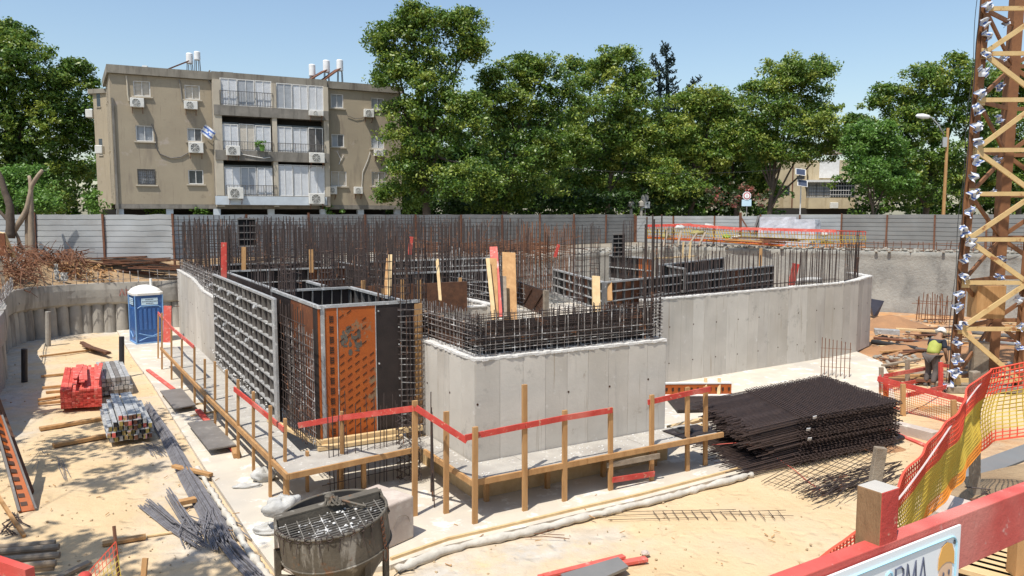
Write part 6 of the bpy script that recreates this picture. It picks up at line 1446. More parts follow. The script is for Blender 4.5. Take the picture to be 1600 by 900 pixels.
wallquad(A2_, AB, Z1-.0, ZR-.02, 'plaster', hs=[(1.2,Z3+.9,1.5,Z3+2.0),(2.6,Z3+.9,2.9,Z3+2.0),(1.2,Z2+.6,1.5,Z2+1.8),(2.6,Z2+.6,2.9,Z2+1.8),(1.2,Z1+.6,1.5,Z1+2.2),(2.6,Z1+.6,2.9,Z1+1.2),(4.2,Z1+.8,4.5,Z1+1.9)])
A3 = A2_+Vector((-1.05,.3,0)); wallquad(A3, A2_, Z1-1.5, ZR-.4, 'plaster', 'side_wall', hs=[(.3,Z3+.9,.6,Z3+1.8),(.3,Z2+.5,.6,Z2+1.6)]); wallquad(A3+Vector((-.7,5,0)), A3, Z1-1.5, ZR-.4, 'plaster', 'side_wall')
for dz in (0,): s = MB(); s.prism([A2_+Vector((.3,-.2,0)), A2_+Vector((-1.35,.2,0)), A2_+Vector((-2.1,5.6,0)), A2_+Vector((1,5,0))], ZR-.42, ZR-.12); s.obj('roof_edge', 'parapet', ab)
s = MB(); s.prism([AB+AN*.18-AT*.12, AB+AT*BW0+AN*.18, AB+AT*BW0+AN*-.4, AB+AN*-.4+AT*.1, A2_+AT*.2, A2_+AT*-.18+AN*.1], ZR, ZR+.5); s.obj('parapet', 'parapet', ab)
s = MB(); s.prism([AB+AT*(BW0+.004)+AN*.35, AB+AT*BW1+AN*.35, AB+AT*BW1+AN*-.4, AB+AT*(BW0+.004)+AN*-.4], ZR, ZR+.52); s.obj('parapet', 'parapet', ab)
s = MB(); s.prism([AB+AT*(BW1+.004)+AN*.18, AB+AT*(SE+.1)+AN*.18, AB+AT*(SE+.1)+AN*-11, AB+AT*(SE-.4)+AN*-11, AB+AT*(SE-.4)+AN*-.4, AB+AT*(BW1+.004)+AN*-.4], ZR, ZR+.48); s.obj('parapet', 'parapet', ab)
s = MB(); s.prism([AB+AN*-.41+AT*.12, AB+AT*(SE-.41)+AN*-.41, AB+AT*(SE-.41)+AN*-11, A2_+AT*.3], ZR, ZR+.12); s.obj('roof', 'slab_edge', ab)
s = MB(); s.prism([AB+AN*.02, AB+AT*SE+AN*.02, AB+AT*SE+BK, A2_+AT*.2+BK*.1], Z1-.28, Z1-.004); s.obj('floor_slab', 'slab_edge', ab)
# balcony bay
BO = .55
for zf in (Z1, Z2, Z3):
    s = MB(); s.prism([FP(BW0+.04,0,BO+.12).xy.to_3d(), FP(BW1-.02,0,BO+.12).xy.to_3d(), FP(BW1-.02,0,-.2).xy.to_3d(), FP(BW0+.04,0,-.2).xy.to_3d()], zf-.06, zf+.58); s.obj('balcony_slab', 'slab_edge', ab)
for x, x2 in ((F2(657,300,BO)[0], F2(696,300,BO)[0]), (F2(938,300,BO)[0], F2(960,300,BO)[0]), (F2(1187,300,BO)[0], BW1)):
    s = MB(); s.para(FP(x,Z1-.14,-.2), AT*(x2-x), AN*(BO+.26), UZ*(ZR-Z1+.13)); s.obj('balcony_wall', 'plaster_pale', ab)
def shutterbay(x0, y0, x1, y1, npan, mats, top, floor, nm):
    a, f = F2(x0,y0,BO); c, e = F2(x1,y1,BO); e = floor+.585
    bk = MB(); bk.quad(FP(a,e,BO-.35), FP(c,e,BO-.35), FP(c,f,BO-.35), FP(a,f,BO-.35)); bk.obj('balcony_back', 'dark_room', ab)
    for k in range(npan):
        p0 = a+(c-a)*k/npan+.015; p1 = a+(c-a)*(k+1)/npan-.015; ft_ = f-.02-top[k % len(top)]*(f-e); m = mats[k % len(mats)]; off = BO-.06-.05*(k % 2)
        fr_ = MB(); t_ = .05
        for (x, z, w_, h_) in ((p0,e,p1-p0,t_),(p0,ft_-t_,p1-p0,t_),(p0,e+t_,t_,ft_-e-2*t_),(p1-t_,e+t_,t_,ft_-e-2*t_),((p0+p1)/2-.02,e+t_,.04,ft_-e-2*t_)): fr_.para(FP(x,z,off), AT*w_, AN*.05, UZ*h_)
        sh = fr_.obj('balcony_shutter', 'frame_white', ab)
        sl = MB(); n = int((ft_-e)/.085)
        for q in range(n): z = e+t_+(ft_-e-2*t_)*q/n; sl.para(FP(p0+t_,z,off+.004), AT*(p1-p0-2*t_), AN*.016-UZ*.02, UZ*.062)
        sl.obj('shutter_slats', m, sh)
        if ft_ < f-.1:
            g = MB(); g.quad(FP(p0,ft_+.03,off), FP(p1,ft_+.03,off), FP(p1,f-.04,off), FP(p0,f-.04,off)); g.obj('pane', 'glass_dark', sh)
def railing(x0, x1, floor, h=.95, nm='balcony_railing', m='iron', off=BO+.1):
    floor += .4
    a = F2(x0,300,BO)[0]; c = F2(x1,300,BO)[0]; s = MB(); s.tube(FP(a,floor+h+.16,off), FP(c,floor+h+.16,off), .022, 4); s.tube(FP(a,floor+.26,off), FP(c,floor+.26,off), .018, 4)
    n = int((c-a)/.16)
    for k in range(n+1): x = a+(c-a)*k/n; s.tube(FP(x,floor+.2,off), FP(x,floor+h+.16,off), .011 if k % 7 else .024, 4)
    s.obj(nm, m, ab)
shutterbay(685,125,940,290,3,('shutter_white','shutter_grey','shutter_white'),(0,),Z3,''); shutterbay(957,150,1190,305,3,('shutter_grey','shutter_white','shutter_white'),(0,),Z3,'')
shutterbay(697,337,937,490,3,('shutter_white','shutter_cream','shutter_white'),(.07,.04,.07),Z2,''); shutterbay(960,350,1187,497,3,('shutter_white','shutter_white','iron'),(.07,.07,.06),Z2,'')
shutterbay(707,543,945,690,3,('shutter_white','shutter_grey','shutter_white'),(.07,),Z1,''); shutterbay(960,543,1195,693,3,('shutter_white',),(0,),Z1,'')
railing(690,943,Z3); railing(697,940,Z2,.6); railing(960,1190,Z2,.6); railing(707,950,Z1,.7)
s = MB(); a_, _ = F2(665,700,BO); c_, _ = F2(1200,700,BO); s.para(FP(a_,Z1-.02,BO+.13), AT*(c_-a_), AN*.03, UZ*.56); s.obj('balcony_front', 'pillar', ab)
# ground floor: pillars and dark lobby
for k, zx in enumerate((206,446,672,935,1182,1367,1545)):
    sx, _ = F2(zx,750); off = BO-.3 if k in (2,4) else -.1; s = MB(); s.para(FP(sx-.2,3.0,off-.4), AT*.42, AN*.4, UZ*(Z1-.29-3.0)); s.obj('pillar', 'pillar', ab)
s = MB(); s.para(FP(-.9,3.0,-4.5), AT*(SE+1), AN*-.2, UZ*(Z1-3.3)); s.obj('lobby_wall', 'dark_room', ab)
s = MB(); s.para(FP(1.6,3.0,-2.2), AT*2.4, AN*-.2, UZ*1.9); s.obj('lobby_wall', 'plaster', ab)
for k in range(6): s = MB(); s.para(FP(4+k*2.4,3.0,-3.6), AT*1.1, AN*-.1, UZ*2.1); s.obj('lobby_door', 'iron', ab)
# pipes and cables on the wall
def wallpath(pts, r, m, nm, off=.05): s = MB(); s.path([FP(*F2(x, y, off), off) for x, y in pts], r, 5); s.obj(nm, m, ab)
wallpath([(237,118),(243,160),(245,210),(250,240)], .05, 'plaster_pale', 'drain_pipe'); wallpath([(492,135),(500,180),(505,230),(515,245)], .045, 'slab_edge', 'drain_pipe'); wallpath([(640,92),(628,110),(633,140),(650,165),(655,330),(662,500),(668,735)], .05, 'slab_edge', 'drain_pipe', .08)
wallpath([(360,350),(378,400),(380,460),(400,495),(450,515),(500,510),(535,490)], .035, 'iron', 'cable'); wallpath([(1300,310),(1340,325),(1375,320),(1385,305)], .02, 'iron', 'cable'); wallpath([(1410,485),(1400,520),(1375,580),(1370,655)], .02, 'frame_white', 'cable'); wallpath([(790,495),(840,505),(900,515),(930,510)], .025, 'frame_white', 'cable', BO+.15); wallpath([(1250,480),(1270,520),(1260,545),(1282,500)], .02, 'frame_white', 'cable')
wallpath([(598,360),(612,372),(640,395),(690,440)], .02, 'bark_pale', 'flag_pole', .25)
s = MB(); s.para(FP(.05,Z1-2.7,.02), AT*.13, AN*.1, UZ*(Z3-Z1+3.4)); s.obj('corner_duct', 'slab_edge', ab)
# air conditioners: things of their own
acs = [((255,222),(325,270),0,'under the top left window'),((515,237),(582,280),0,'under the top window beside the balconies'),((537,437),(610,490),0,'under the middle window beside the balconies'),((1383,277),(1430,318),0,'on the upper right wall section'),((1432,473),(1475,505),0,'on the middle right wall section'),((1335,652),(1376,686),0,'lowest between the right hand windows'),((1212,650),(1252,688),0,'just right of the lowest balcony'),
       ((718,453),(787,502),BO+.15,'at the left end of the middle balcony'),((1120,487),(1193,537),BO+.15,'at the right end of the middle balcony'),((727,655),(803,710),BO+.15,'at the left end of the lowest balcony'),((1118,683),(1193,735),BO+.15,'at the right end of the lowest balcony'),((1118,283),(1187,312),BO+.15,'at the right end of the top balcony')]
for (x0,y0),(x1,y1),off,lb in acs:
    a, f = F2(x0,y0,off+.35); c, e = F2(x1,y1,off+.35); w_ = c-a; h_ = f-e
    t = thing('air_conditioner', 'white air conditioner box '+lb, 'air conditioner', FP(a,e,off), 'air conditioners on the brown apartment block')
    s = MB(); s.para(FP(a,e,off+.05), AT*w_, AN*.3, UZ*h_); bevel(s.obj('casing', 'ac_white', t), .02)
    s = MB(); cc = FP(a+w_*.42,e+h_*.5,off+.352); r_ = min(h_*.4, w_*.3); s.add([cc]+[cc+AT*(r_*math.cos(q))+UZ*(r_*math.sin(q)) for q in [i*math.pi/9 for i in range(18)]], [(0,i+1,(i+1) % 18+1) for i in range(18)]); s.obj('fan_opening', 'ac_dark', t)
    s = MB()
    for q_ in (1,.72,.42): s.path([cc+AN*.012+AT*(r_*q_*math.cos(q))+UZ*(r_*q_*math.sin(q)) for q in [i*math.pi/8 for i in range(17)]], .012, 4)
    for k in range(4): q = k*math.pi/4; s.tube(cc+AN*.012-AT*(r_*math.cos(q))-UZ*(r_*math.sin(q)), cc+AN*.012+AT*(r_*math.cos(q))+UZ*(r_*math.sin(q)), .01, 4)
    s.obj('fan_grille', 'ac_white', t)
    s = MB(); s.bar(FP(a+.1,e-.03,off+.01), FP(a+.1,e-.03,off+.36), .04, .04); s.bar(FP(c-.1,e-.03,off+.01), FP(c-.1,e-.03,off+.36), .04, .04); s.bar(FP(a+.1,e-.35,off+.01), FP(a+.1,e-.05,off+.34), .03, .03); s.bar(FP(c-.1,e-.35,off+.01), FP(c-.1,e-.05,off+.34), .03, .03); s.obj('bracket', 'rust', t)
for k, (px, py, lb) in enumerate(((141,178,'upper'),(156,234,'lower'))):
    y_ = (54.2,51.5)[k]; c = D(px, py, y_); s = MB(); s.box(c, (.45,.7,.55), R(15)); bevel(s.obj('air_conditioner', 'ac_white', label='white air conditioner on the left side wall, the %s one' % lb, cat='air conditioner', group='air conditioners on the brown apartment block'), .03)
# flag, plant
fa, ff = F2(632,390,.5); c = FP(fa, ff, .5); s = MB(); nx = ny = 6; M = Matrix.Rotation(R(35), 3, 'Y')
vs = [c+M@Vector(((i/6-.5)*.85, .08*math.sin(i), (j/6-.5)*.62)) for j in range(7) for i in range(7)]; s.v = [tuple(v) for v in vs]
for j in range(6):
    for i in range(6): s.f.append((j*7+i, j*7+i+1, (j+1)*7+i+1, (j+1)*7+i)); s.mi.append(1 if j in (1,4) or (i in (2,3) and j in (2,3) and (i+j) % 2) else 0)
s.obj('flag', 'flag_white', label='small white flag with blue stripes flying from the brown apartment block', cat='flag', extra=('flag_blue',))
# roof tanks
def tank(zx0, zy0, zx1, zy1, off, lb, coll=False):
    a, f = F2(zx0,zy0,off); c, e = F2(zx1,zy1,off); r_ = (c-a)/2; base = FP((a+c)/2, max(e, ZR+.55), off)
    t = thing('water_tank', 'white cylindrical solar water tank on the flat roof, '+lb, 'water tank', base.xy.to_3d()+UZ*(ZR+.12), 'solar water tanks on the roof'); H = f-base.z
    s = MB(); s.lathe(base, [(r_*.9,0),(r_,.04),(r_,H-.06),(r_*.8,H)], 16); s.obj('tank_body', 'tank_white', t, smooth=False)
    s = MB()
    for k in range(4): q = math.pi/4+k*math.pi/2; s.bar(base+Vector((r_*.8*math.cos(q), r_*.8*math.sin(q), -.02)), Vector((base.x+r_*1.2*math.cos(q), base.y+r_*1.2*math.sin(q), ZR+.12)), .04, .04)
    s.obj('stand', 'iron', t)
    if coll:
        s = MB(); s.bar(Vector((*FP((a+c)/2-1.9,0,off+.6).xy, ZR+.75)), base+Vector((-.1,-.2,.1)), .9, .08); s.obj('collector', 'rust', t)
tank(562,0,595,45,-3,'leftmost group, the taller one'); tank(524,8,560,62,-3.6,'leftmost group, the shorter one',True); tank(1115,62,1148,122,-4,'first of the three on the right'); tank(1183,42,1217,104,-4,'second of the three on the right',True); tank(1248,40,1281,97,-4,'third of the three on the right',True)
s = MB(); a, f = F2(690,62,-3); c, e = F2(742,92,-3); s.box(FP((a+c)/2,ZR+.6,-3), (.9,.8,.9), R(26)); bevel(s.obj('roof_cooler', 'ac_dark', label='dark square cooler box on the flat roof above the balconies', cat='cooler'), .03)
s = MB(); s.lathe(FP(a-.5,ZR+.12,-3.5), [(.3,0),(.35,.3),(.3,.8),(.1,1.0)], 14); s.obj('roof_vent', 'tank_white', label='small white vent beside the dark cooler on the roof', cat='vent', smooth=True)
s = MB(); q = F2(320,70,-2); s.box(FP(q[0],ZR+.55,-2), (.6,.4,.35), R(26)); s.box(FP(q[0]+.1,ZR+.8,-2), (.3,.3,.25), R(10)); s.obj('roof_box', 'tank_white', label='small white box on the roof above the top left window', cat='box')

# ---------------------------------------------------------------- trees
def leaves(name, mat, parent, blobs, leaf, per_clump, clump_r, density, light=.5, label=None, cat=None, group=None, droop=0.0):
    """blobs: (cx, cy, cz, rx, ry, rz). leaf quads in clumps spread over the shells of the blobs"""
    cs = []; hu = []
    zs = [b_[2]+b_[5] for b_ in blobs]; zmax = max(zs); zmin = min(b_[2]-b_[5] for b_ in blobs)
    for (x, y, z, rx, ry, rz) in blobs:
        n = max(6, int(density*(rx*rz+rx*ry+ry*rz)))
        d = np.random.normal(size=(n, 3)); d /= np.linalg.norm(d, axis=1)[:, None]
        k = d[:, 1] > .55; d[k, 1] *= -1
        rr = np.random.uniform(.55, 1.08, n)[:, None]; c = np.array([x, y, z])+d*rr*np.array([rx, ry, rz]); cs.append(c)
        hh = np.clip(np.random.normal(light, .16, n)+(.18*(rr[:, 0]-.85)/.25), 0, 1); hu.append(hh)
    c = np.concatenate(cs); h = np.concatenate(hu); n = len(c)
    N_ = n*per_clump; cr = clump_r*np.random.uniform(.5, 1.25, n)
    off = np.random.normal(size=(n, per_clump, 3)); off /= np.linalg.norm(off, axis=2)[:, :, None]; off *= (np.random.uniform(0, 1, (n, per_clump, 1))**.45)*cr[:, None, None]*np.array([1, 1, .62])
    off[:, :, 2] -= droop*np.abs(off[:, :, 0])
    p = (c[:, None, :]+off).reshape(-1, 3)
    nrm = np.random.normal(size=(N_, 3))*.75+np.array([0, -.25, .75]); nrm /= np.linalg.norm(nrm, axis=1)[:, None]
    a = np.random.normal(size=(N_, 3)); a -= nrm*np.sum(a*nrm, 1)[:, None]; a /= np.linalg.norm(a, axis=1)[:, None]; b_ = np.cross(nrm, a)
    sz = leaf*np.random.uniform(.6, 1.3, N_)[:, None]; v = np.stack([p-a*sz, p-b_*sz*.5, p+a*sz, p+b_*sz*.5], 1).reshape(-1, 3)
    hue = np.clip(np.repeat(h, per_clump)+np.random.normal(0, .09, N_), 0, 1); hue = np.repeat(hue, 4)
    org = np.array(ORG[parent.name]) if parent is not None else np.array([blobs[0][0], blobs[0][1], zmin]); v = v-org
    me = bpy.data.meshes.new(name); me.vertices.add(len(v)); me.vertices.foreach_set('co', v.astype('f4').ravel())
    me.loops.add(len(v)); me.loops.foreach_set('vertex_index', np.arange(len(v), dtype='i4')); me.polygons.add(N_); me.polygons.foreach_set('loop_start', np.arange(0, len(v), 4, dtype='i4'))
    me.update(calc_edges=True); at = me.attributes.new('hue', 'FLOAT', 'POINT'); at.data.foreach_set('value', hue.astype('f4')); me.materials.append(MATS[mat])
    o = bpy.data.objects.new(name, me); COL.objects.link(o)
    if parent is not None: o.parent = parent
    else: o.location = org
    ORG[o.name] = Vector(org); tag(o, label, cat, group); return o
def tree(label, base, blobs_px, y, mat, leaf=.17, per=60, cr=.62, dens=2.2, light=.5, trunk=True, tr=.3, depth=.75, group='trees behind the site fence', bark='bark', limbs=True, droop=0.0, name='leafy_tree'):
    dens *= 1.4; cr *= 1.15; light += .07; leaf *= .66; tr *= .8
    """blobs_px: (px, py, half width px, half height px)"""
    bx, bz = D(base, 335, y).x, 3.1; t = thing(name, label, 'tree', (bx, y, bz), group); bl = []
    for (px, py, hw, hh) in blobs_px:
        dy = rnd(-1.3, 1.3); c = D(px, py, y+dy); k = y/F_PX; bl.append((c.x, c.y, c.z, hw*k, min(hw, hh*1.2)*k*depth+.3, hh*k))
    sub = []
    for b_ in bl:      # break the outline up with smaller lobes round each blob
        sub.append((b_[0], b_[1], b_[2], b_[3]*.85, b_[4]*.85, b_[5]*.85)); sub.append((b_[0], b_[1]+.3, b_[2], b_[3]*.5, b_[4]*.5, b_[5]*.5))
        for k in range(9):
            a = rnd(0, 2*math.pi); e = rnd(-.5, 1.3); q = rnd(.22, .42); sub.append((b_[0]+b_[3]*.85*math.cos(a)*math.cos(e), b_[1]-abs(b_[4]*.8*math.sin(a)*math.cos(e)), b_[2]+b_[5]*.85*math.sin(e), b_[3]*q, b_[4]*q, b_[5]*q*.8))
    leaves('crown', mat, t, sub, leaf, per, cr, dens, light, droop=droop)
    if trunk:
        top = max(bl, key=lambda q: q[2]); s = MB(); P = [Vector((bx, y, bz-.3)), Vector((bx+rnd(-.2,.2), y, bz+2.2)), Vector(((bx+top[0])/2, y, (bz+top[2])/2)), Vector((top[0], top[1], top[2]))]; P = resample(P, .5, False); m = len(P)
        s.path(P, tr, 9, rr=[tr*(1-.8*i/m) for i in range(m)]); s.obj('trunk', bark, t, smooth=True)
        if limbs:
            for b_ in bl:
                q = P[int(m*rnd(.2,.6))]; e = Vector(b_[:3])+Vector((0,0,b_[5]*.5)); s = MB(); LL = resample([q, q.lerp(e,.5)+Vector((rnd(-.4,.4),rnd(-.3,.3),-.3)), e], .5, False); s.path(LL, tr*.4, 6, rr=[tr*.45*(1-.85*i/len(LL)) for i in range(len(LL))]); s.obj('limb', bark, t, smooth=True)
    return t
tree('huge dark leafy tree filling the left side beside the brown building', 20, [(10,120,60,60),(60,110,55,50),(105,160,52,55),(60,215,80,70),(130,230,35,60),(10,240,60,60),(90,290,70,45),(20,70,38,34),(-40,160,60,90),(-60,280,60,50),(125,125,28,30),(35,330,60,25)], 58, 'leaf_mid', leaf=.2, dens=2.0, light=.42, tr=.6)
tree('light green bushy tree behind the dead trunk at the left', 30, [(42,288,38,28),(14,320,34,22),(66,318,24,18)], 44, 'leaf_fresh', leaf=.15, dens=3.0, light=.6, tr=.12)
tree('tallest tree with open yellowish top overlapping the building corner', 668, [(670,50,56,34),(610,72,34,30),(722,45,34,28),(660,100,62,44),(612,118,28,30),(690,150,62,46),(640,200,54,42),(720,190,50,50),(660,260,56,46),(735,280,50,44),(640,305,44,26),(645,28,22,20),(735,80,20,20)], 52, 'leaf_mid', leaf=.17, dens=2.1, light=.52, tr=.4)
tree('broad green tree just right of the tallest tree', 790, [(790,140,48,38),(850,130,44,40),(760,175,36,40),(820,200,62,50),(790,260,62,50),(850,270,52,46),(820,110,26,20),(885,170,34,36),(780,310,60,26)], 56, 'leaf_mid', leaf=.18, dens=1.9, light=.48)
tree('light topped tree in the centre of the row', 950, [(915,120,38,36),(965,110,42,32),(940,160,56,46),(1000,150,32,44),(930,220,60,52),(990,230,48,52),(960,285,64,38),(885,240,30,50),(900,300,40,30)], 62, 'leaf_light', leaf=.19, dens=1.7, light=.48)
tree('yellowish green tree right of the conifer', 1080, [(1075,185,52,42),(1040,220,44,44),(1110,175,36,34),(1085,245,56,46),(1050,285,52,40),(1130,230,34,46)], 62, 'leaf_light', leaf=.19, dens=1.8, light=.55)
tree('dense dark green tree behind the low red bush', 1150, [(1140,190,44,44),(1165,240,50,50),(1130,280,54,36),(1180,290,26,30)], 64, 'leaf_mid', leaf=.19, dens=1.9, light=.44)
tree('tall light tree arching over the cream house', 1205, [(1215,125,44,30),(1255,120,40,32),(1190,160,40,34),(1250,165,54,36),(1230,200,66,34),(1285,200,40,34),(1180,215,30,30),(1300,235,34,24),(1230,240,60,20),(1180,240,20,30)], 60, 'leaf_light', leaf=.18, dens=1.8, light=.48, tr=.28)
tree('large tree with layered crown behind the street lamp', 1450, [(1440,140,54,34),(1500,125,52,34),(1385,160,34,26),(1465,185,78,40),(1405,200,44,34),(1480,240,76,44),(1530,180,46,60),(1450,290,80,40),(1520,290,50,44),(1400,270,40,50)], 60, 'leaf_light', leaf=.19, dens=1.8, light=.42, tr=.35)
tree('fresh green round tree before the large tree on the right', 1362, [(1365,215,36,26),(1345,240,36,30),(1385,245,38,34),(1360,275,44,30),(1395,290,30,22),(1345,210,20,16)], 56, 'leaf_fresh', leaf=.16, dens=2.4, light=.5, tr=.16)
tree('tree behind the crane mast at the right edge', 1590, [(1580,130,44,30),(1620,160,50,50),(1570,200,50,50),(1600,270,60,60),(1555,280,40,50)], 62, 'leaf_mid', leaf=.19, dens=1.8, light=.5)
tree('low distant tree peeping between the two big trees on the right', 1335, [(1330,190,18,10),(1345,200,22,14)], 90, 'leaf_mid', leaf=.25, dens=2.0, light=.4, trunk=False)
for k, (px, hw, py, hh, lb) in enumerate(((640,30,320,18,'left of the row'),(700,36,318,22,'under the tallest tree'),(760,36,322,18,'second'),(820,40,312,26,'third'),(885,34,315,24,'in the middle'),(945,40,318,22,'right of the middle'),(1010,36,312,26,'below the conifer'),(1075,40,315,24,'before the yellowish tree'))):
    leaves('shrub', 'leaf_dark', None, [(*D(px,py,58+k*.5)[:], hw*.05, 1.0, hh*.05)]+[(*D(px+rnd(-hw,hw),py+rnd(-hh*.6,hh*.3),57.5+k*.5)[:], hw*.022, .7, hh*.025) for _ in range(5)], .17, 24, .5, 4.0, .3, label='dark shrub below the tree row, '+lb, cat='shrub', group='dark shrubs below the tree row')
# dark backdrop hedge far behind: one mass
leaves('tall_hedge', 'leaf_mid', None, [(*D(px, 268+rnd(-12,8), 74)[:], 4.2, 1.6, 4.0) for px in range(600,1180,40)]+[(*D(px, 215+rnd(-14,14), 76)[:], 3.8, 1.6, 3.4) for px in range(640,1190,40)]+[(*D(px, 315, 70)[:], 4.0, 1.5, 2.2) for px in range(600,1200,44)]+[(*D(px, 290, 74)[:], 4.2, 1.6, 3.6) for px in range(1370,1640,44)]+[(*D(px, 300, 70)[:], 4.2, 1.6, 3.2) for px in range(-80,150,44)], .24, 34, .9, 2.2, .3, label='dark mass of foliage far behind the row of trees', cat='foliage')['kind'] = 'stuff'
leaves('flowering_bush', 'leaf_red', None, [(*D(1118,305,55)[:],.9,.8,.5),(*D(1150,298,55)[:],1.4,.9,.55),(*D(1185,300,55)[:],1.0,.8,.6),(*D(1150,318,55)[:],1.8,.9,.7)], .11, 26, .4, 6, .5, label='dark bush with pinkish red flowers left of the cream house', cat='bush')
for k, (px, lb) in enumerate(((150,'at the left corner of the building'),(240,'behind the fence under the lowest barred window'),(318,'under the building beside the second pillar'),(518,'under the building at the right end of the balconies'))):
    leaves('bush', 'leaf_fresh', None, [(*D(px, (315,326,328,326)[k], (50,51,51,54)[k])[:], (.8,.9,.7,.9)[k], .6, (.9,.35,.35,.5)[k])], .12, 26, .4, 9, .6, label='bright green bush '+lb, cat='bush', group='bright green bushes around the brown building')
# flower pot on the balcony
pf = F2(890,455,BO+.2); pt_ = thing('potted_plant', 'bright green plant in a pot on the middle balcony railing', 'plant', FP(pf[0],pf[1]-.35,BO+.2)); s = MB(); s.lathe(FP(pf[0],pf[1]-.35,BO+.3), [(.13,0),(.2,.3)], 10); s.obj('pot', 'green_bag', pt_); leaves('foliage', 'leaf_fresh', pt_, [(*FP(pf[0],pf[1]+.1,BO+.3)[:], .4, .25, .25)], .07, 20, .15, 60, .6)
# conifer
cb = D(1045,335,74); ct = thing('conifer', 'thin dark conifer with upturned branches rising above the tree row', 'tree', (cb.x,74,3.1)); s = MB()
P = [D(px,py,74) for px,py in ((1048,335),(1046,250),(1044,170),(1042,110),(1040,66))]; s.path(P, .22, 7, rr=[.4,.35,.25,.14,.04]); P2 = [D(px,py,74) for px,py in ((1046,200),(1031,150),(1030,110),(1022,85))]; s.path(P2, .1, 6, rr=[.2,.16,.1,.03]); s.path([D(1050,190,74),D(1070,150,74),D(1092,122,74)], .1, 6, rr=[.18,.12,.03]); s.obj('trunk', 'conifer', ct)
s = MB()
def fir(px, py, dx, dy):
    a = D(px, py, 74+rnd(-.5,.5)); b_ = D(px+dx, py+dy, 74+rnd(-1.5,1.5)); m_ = (a+b_)/2-UZ*.25; s.path([a,m_,b_], .05, 4)
    for k in range(22):
        f = k/22; c = a.lerp(m_, f*2) if f < .5 else m_.lerp(b_, f*2-1); d = Vector((rnd(-.3,.3), rnd(-.3,.3), rnd(-.2,.35))); s.bar(c, c+d, .09, .03)
for k in range(46):
    f = k/45; py = 72+f*130; L_ = 6+26*f**.8; fir(1041+f*4, py, random.choice((-1,1))*L_*rnd(.6,1.1), -rnd(1,7))
for k in range(16): f = k/15; fir(1023+f*8, 88+f*80, random.choice((-1,1))*(5+7*f), -rnd(1,5))
for k in range(14): f = k/13; fir(1090-f*30, 124+f*45, random.choice((-1,1))*(5+6*f), -rnd(2,6))
s.obj('crown', 'conifer', ct)
# tree beside the camera, out of the picture, whose shade falls on the sand at the lower left
def shade(px, py, h): g = G(px, py, 0); return (g+SUN*(h/SUN.z))
bl = []
for px, py, h, r_ in ((80,640,9,.8),(200,655,9.5,1.0),(130,690,9,1.0),(260,690,10,.9),(40,720,9,1.1),(180,740,10,.9),(330,650,10,.6),(60,880,10,1.1),(230,870,10.5,1.2),(340,880,10,.9),(140,850,9.5,.9),(-60,700,9.5,1.2),(-60,840,9.5,1.3)):
    c = shade(px, py, h); bl.append((c.x, c.y, c.z, r_, r_*.9, .5))
t = thing('leafy_tree', 'roadside tree beside the viewpoint casting dappled shade on the sand', 'tree', (-13.8,.5,2.6))
leaves('crown', 'leaf_mid', t, bl, .13, 22, .45, 7.0, .5)
s = MB(); s.path([Vector((-13.8,.5,2.4)), Vector((-13.5,1,6)), Vector((-12.6,1.6,9)), Vector((-11.6,2.2,10.2))], .2, 8, rr=[.26,.22,.17,.06]); s.obj('trunk', 'bark', t, smooth=True)
for b_ in bl[:13:2]: s = MB(); s.path([Vector((-11.6,2.2,10.1)), Vector(b_[:3])+Vector((0,0,-.1))], .05, 5, rr=[.02,.006]); s.obj('limb', 'bark', t)

# cream house behind the trees on the right -----------------------------------------
HB = D(1190,335,80); ch = thing('cream_house', 'cream rendered house with grey enclosed balconies half hidden behind the trees', 'building', (HB.x,80,3.1))
def H2(px, py, y=80): return D(px, py, y)
def hbox(px0, py0, px1, py1, y, dep, m, nm):
    a = D(px0, py1, y); b_ = D(px1, py0, y); s = MB(); s.para(a, Vector((b_.x-a.x,0,0)), Vector((0,dep,0)), UZ*(b_.z-a.z)); return s.obj(nm, m, ch)
mk('cream', (.55,.46,.3), (.44,.36,.24), 1, .9, .2, 10, streak=((.3,.22,.12), 1.2, .2, .55, .72))
hbox(1196,240,1262,325,80,8,'cream','wall'); hbox(1262.5,250,1350,283,81,8,'cream','wall'); hbox(1263,309,1336,326,79.2,2,'cream','wall'); hbox(1263,284,1336,308.6,79.6,1.5,'shutter_grey','enclosed_balcony'); hbox(1262,281,1340,284.5,79,2.5,'frame_white','ledge'); hbox(1337,284,1400,330,80.5,8,'plaster_pale','wall')
for k in range(24): hbox(1263.5+k*3,285,1264+k*3,308,79.55,.05,'frame_white' if k % 4 else 'iron','mullion')
for k in range(4): hbox(1263.5,290+k*5,1335.5,290.5+k*5,79.54,.05,'iron','transom')
hbox(1297,285,1335,308,79.5,.1,'glass_dark','window')
for k in range(9): hbox(1298+k*4,286,1298.6+k*4,308,79.3,.05,'frame_white','window_bar')
for k in range(3): hbox(1297,290+k*7,1335,290.8+k*7,79.28,.05,'frame_white','window_bar')
hbox(1224,290,1234,304,79.95,.1,'glass_dark','window'); hbox(1196,325.5,1345,335,79.8,1,'dark_room','undercroft'); hbox(1280,250,1312,278,80.9,.2,'frame_white','window')
hbox(1238,240,1239.5,325,79.93,.1,'rust','drain_pipe'); hbox(1330,200,1350,235,95,8,'plaster_pale','rear_block')
s = MB(); c = D(1303,321,79); s.box(c, (.8,.3,.6)); bevel(s.obj('air_conditioner', 'ac_white', label='white air conditioner low on the cream house', cat='air conditioner'), .03)
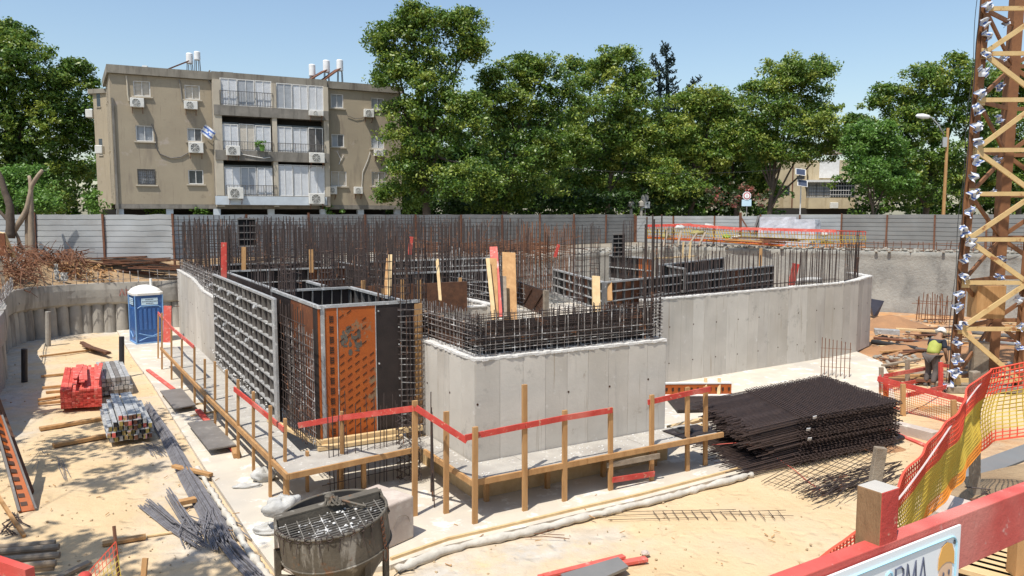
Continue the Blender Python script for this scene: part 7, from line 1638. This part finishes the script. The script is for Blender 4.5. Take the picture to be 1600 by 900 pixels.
s = MB(); a = D(628,205,75); b_ = D(660,165,75); s.para(a, Vector((b_.x-a.x,0,0)), Vector((0,8,0)), UZ*(b_.z-a.z)); t = thing('white_building', 'sliver of a white building seen through the tallest tree', 'building', (a.x,75,3.1)); s.para(D(628,335,75), Vector((2.0,0,0)), Vector((0,8,0)), UZ*8.1); s.obj('wall', 'plaster_pale', t)
s = MB(); s.para(D(632,198,74.95), Vector((1.0,0,0)), Vector((0,.1,0)), UZ*1.2); s.obj('window', 'glass_dark', t)

# street furniture -----------------------------------------------------------------
def pole(name, label, cat, px, y, z1, r_, m):
    b0 = D(px, 335, y); t = thing(name, label, cat, (b0.x, y, 3.1)); s = MB(); s.tube((b0.x,y,3.1), (b0.x,y,z1), r_, 8, r_*.75, True); s.obj('pole', m, t, smooth=False); return t, b0.x
yS = 53.0
t, x = pole('road_sign', 'round red rimmed road sign with a pale plate below, beyond the fence', 'road sign', 1166.5, yS, D(1166,300,yS).z, .035, 'galv_old')
c = D(1167,306,yS-.05); k = yS/F_PX
def disc(c, r_, m, nm, par, dy, n=24, sy=1.0): 
    s = MB(); o = c+Vector((0,dy,0)); s.add([o]+[o+Vector((r_*math.cos(2*math.pi*(i+.5)/n),0,r_*sy*math.sin(2*math.pi*(i+.5)/n))) for i in range(n)], [(0,(i+1) % n+1,i+1) for i in range(n)]); ob = s.obj(nm, m, par); ob.modifiers.new('t','SOLIDIFY').thickness = .006; return ob
disc(c, 6.9*k, 'sign_white', 'sign_plate', t, 0, 8); disc(c, 5.4*k, 'sign_red', 'red_ring', t, -.012); disc(c, 3.9*k, 'sign_white', 'inner_disc', t, -.024); 
s = MB(); s.add([c+Vector((0,-.036,3.6*k)), c+Vector((1.5*k,-.036,0)), c+Vector((0,-.036,-3.6*k)), c+Vector((-1.5*k,-.036,0))], [(0,3,2,1)]); s.obj('symbol', 'net_white', t)
s = MB(); s.box(D(1166.5,317,yS-.03), (15*k,.01,10*k)); s.obj('lower_plate', 'label_blue', t)
t, x = pole('road_sign', 'grey back of a round road sign, left of the red rimmed sign', 'road sign', 1008, 60, D(1008,303,60).z, .035, 'galv_old'); k = 60/F_PX
disc(D(1008,309,59.9), 6*k, 'galv_old', 'sign_plate', t, 0, 20); s = MB(); s.box(D(1008,320,59.9), (15*k,.01,10*k)); s.obj('lower_plate', 'galv', t)
t, x = pole('solar_pole', 'slim pole carrying two small tilted solar panels', 'pole', 1250, 54, D(1250,263,54).z, .05, 'frame_white'); k = 54/F_PX
for (px, py) in ((1251,268.5),(1254,286)):
    c = D(px, py, 53.6); s = MB(); u_ = Vector((15*k,-.05,-.1)); v_ = Vector((.12,.35,10*k)); s.para(c-u_/2-v_/2, u_, v_, Vector((0,.04,0))); s.obj('panel_frame', 'frame_white', t); s = MB(); s.para(c-u_*.44-v_*.44-Vector((0,.01,0)), u_*.88, v_*.88, Vector((0,.005,0))); s.obj('solar_cell', 'solar', t)
s = MB(); s.box(D(1251,277.5,53.9), (10*k,.3,5*k)); s.obj('battery_box', 'iron', t)
t, x = pole('street_lamp', 'street lamp with a white head on a curved arm atop a wooden pole', 'street lamp', 1474, 56, D(1475,200,56).z, .13, 'timber'); k = 56/F_PX
s = MB(); s.path([D(1475,210,56), D(1466,195,56), D(1456,184,56), D(1448,181,56)], .05, 6); s.obj('arm', 'galv', t, smooth=True)
s = MB(); s.lathe(D(1444,182,56), [(.02,-.62),(.14,-.5),(.2,-.1),(.14,.3),(.05,.45)], 10, Matrix.Rotation(R(95),3,'Y')@Matrix.Scale(1,3)); s.obj('lamp_head', 'tank_white', t, smooth=True)
s = MB(); s.box(D(1476,222,55.85), (.3,.12,.7)); s.obj('plate', 'galv', t)
s = MB(); 
for (x0,y0,x1,y1,sg) in ((880,262,1250,262,9),): P = [D(x0+(x1-x0)*i/12, y0+(y1-y0)*i/12+sg*4*(i/12)*(1-i/12), 56) for i in range(13)]; s.path(P, .015, 4)
s.obj('overhead_wire', 'cable_black', label='thin dark overhead wires sagging in front of the trees', cat='wire')
for k, (px, h, lb) in enumerate(((986,316,'faint round topped post left of the road signs'),(1002,316,'short white post by the hedge'))):
    s = MB(); c = D(px,335,60); s.lathe((c.x,60,3.1), [(.12,0),(.12,D(px,h,60).z-3.5),(.28,D(px,h,60).z-3.4),(.25,D(px,h,60).z-3.1),(.05,D(px,h,60).z-2.95)], 10); s.obj('short_post', 'concrete_old', label=lb, cat='post')
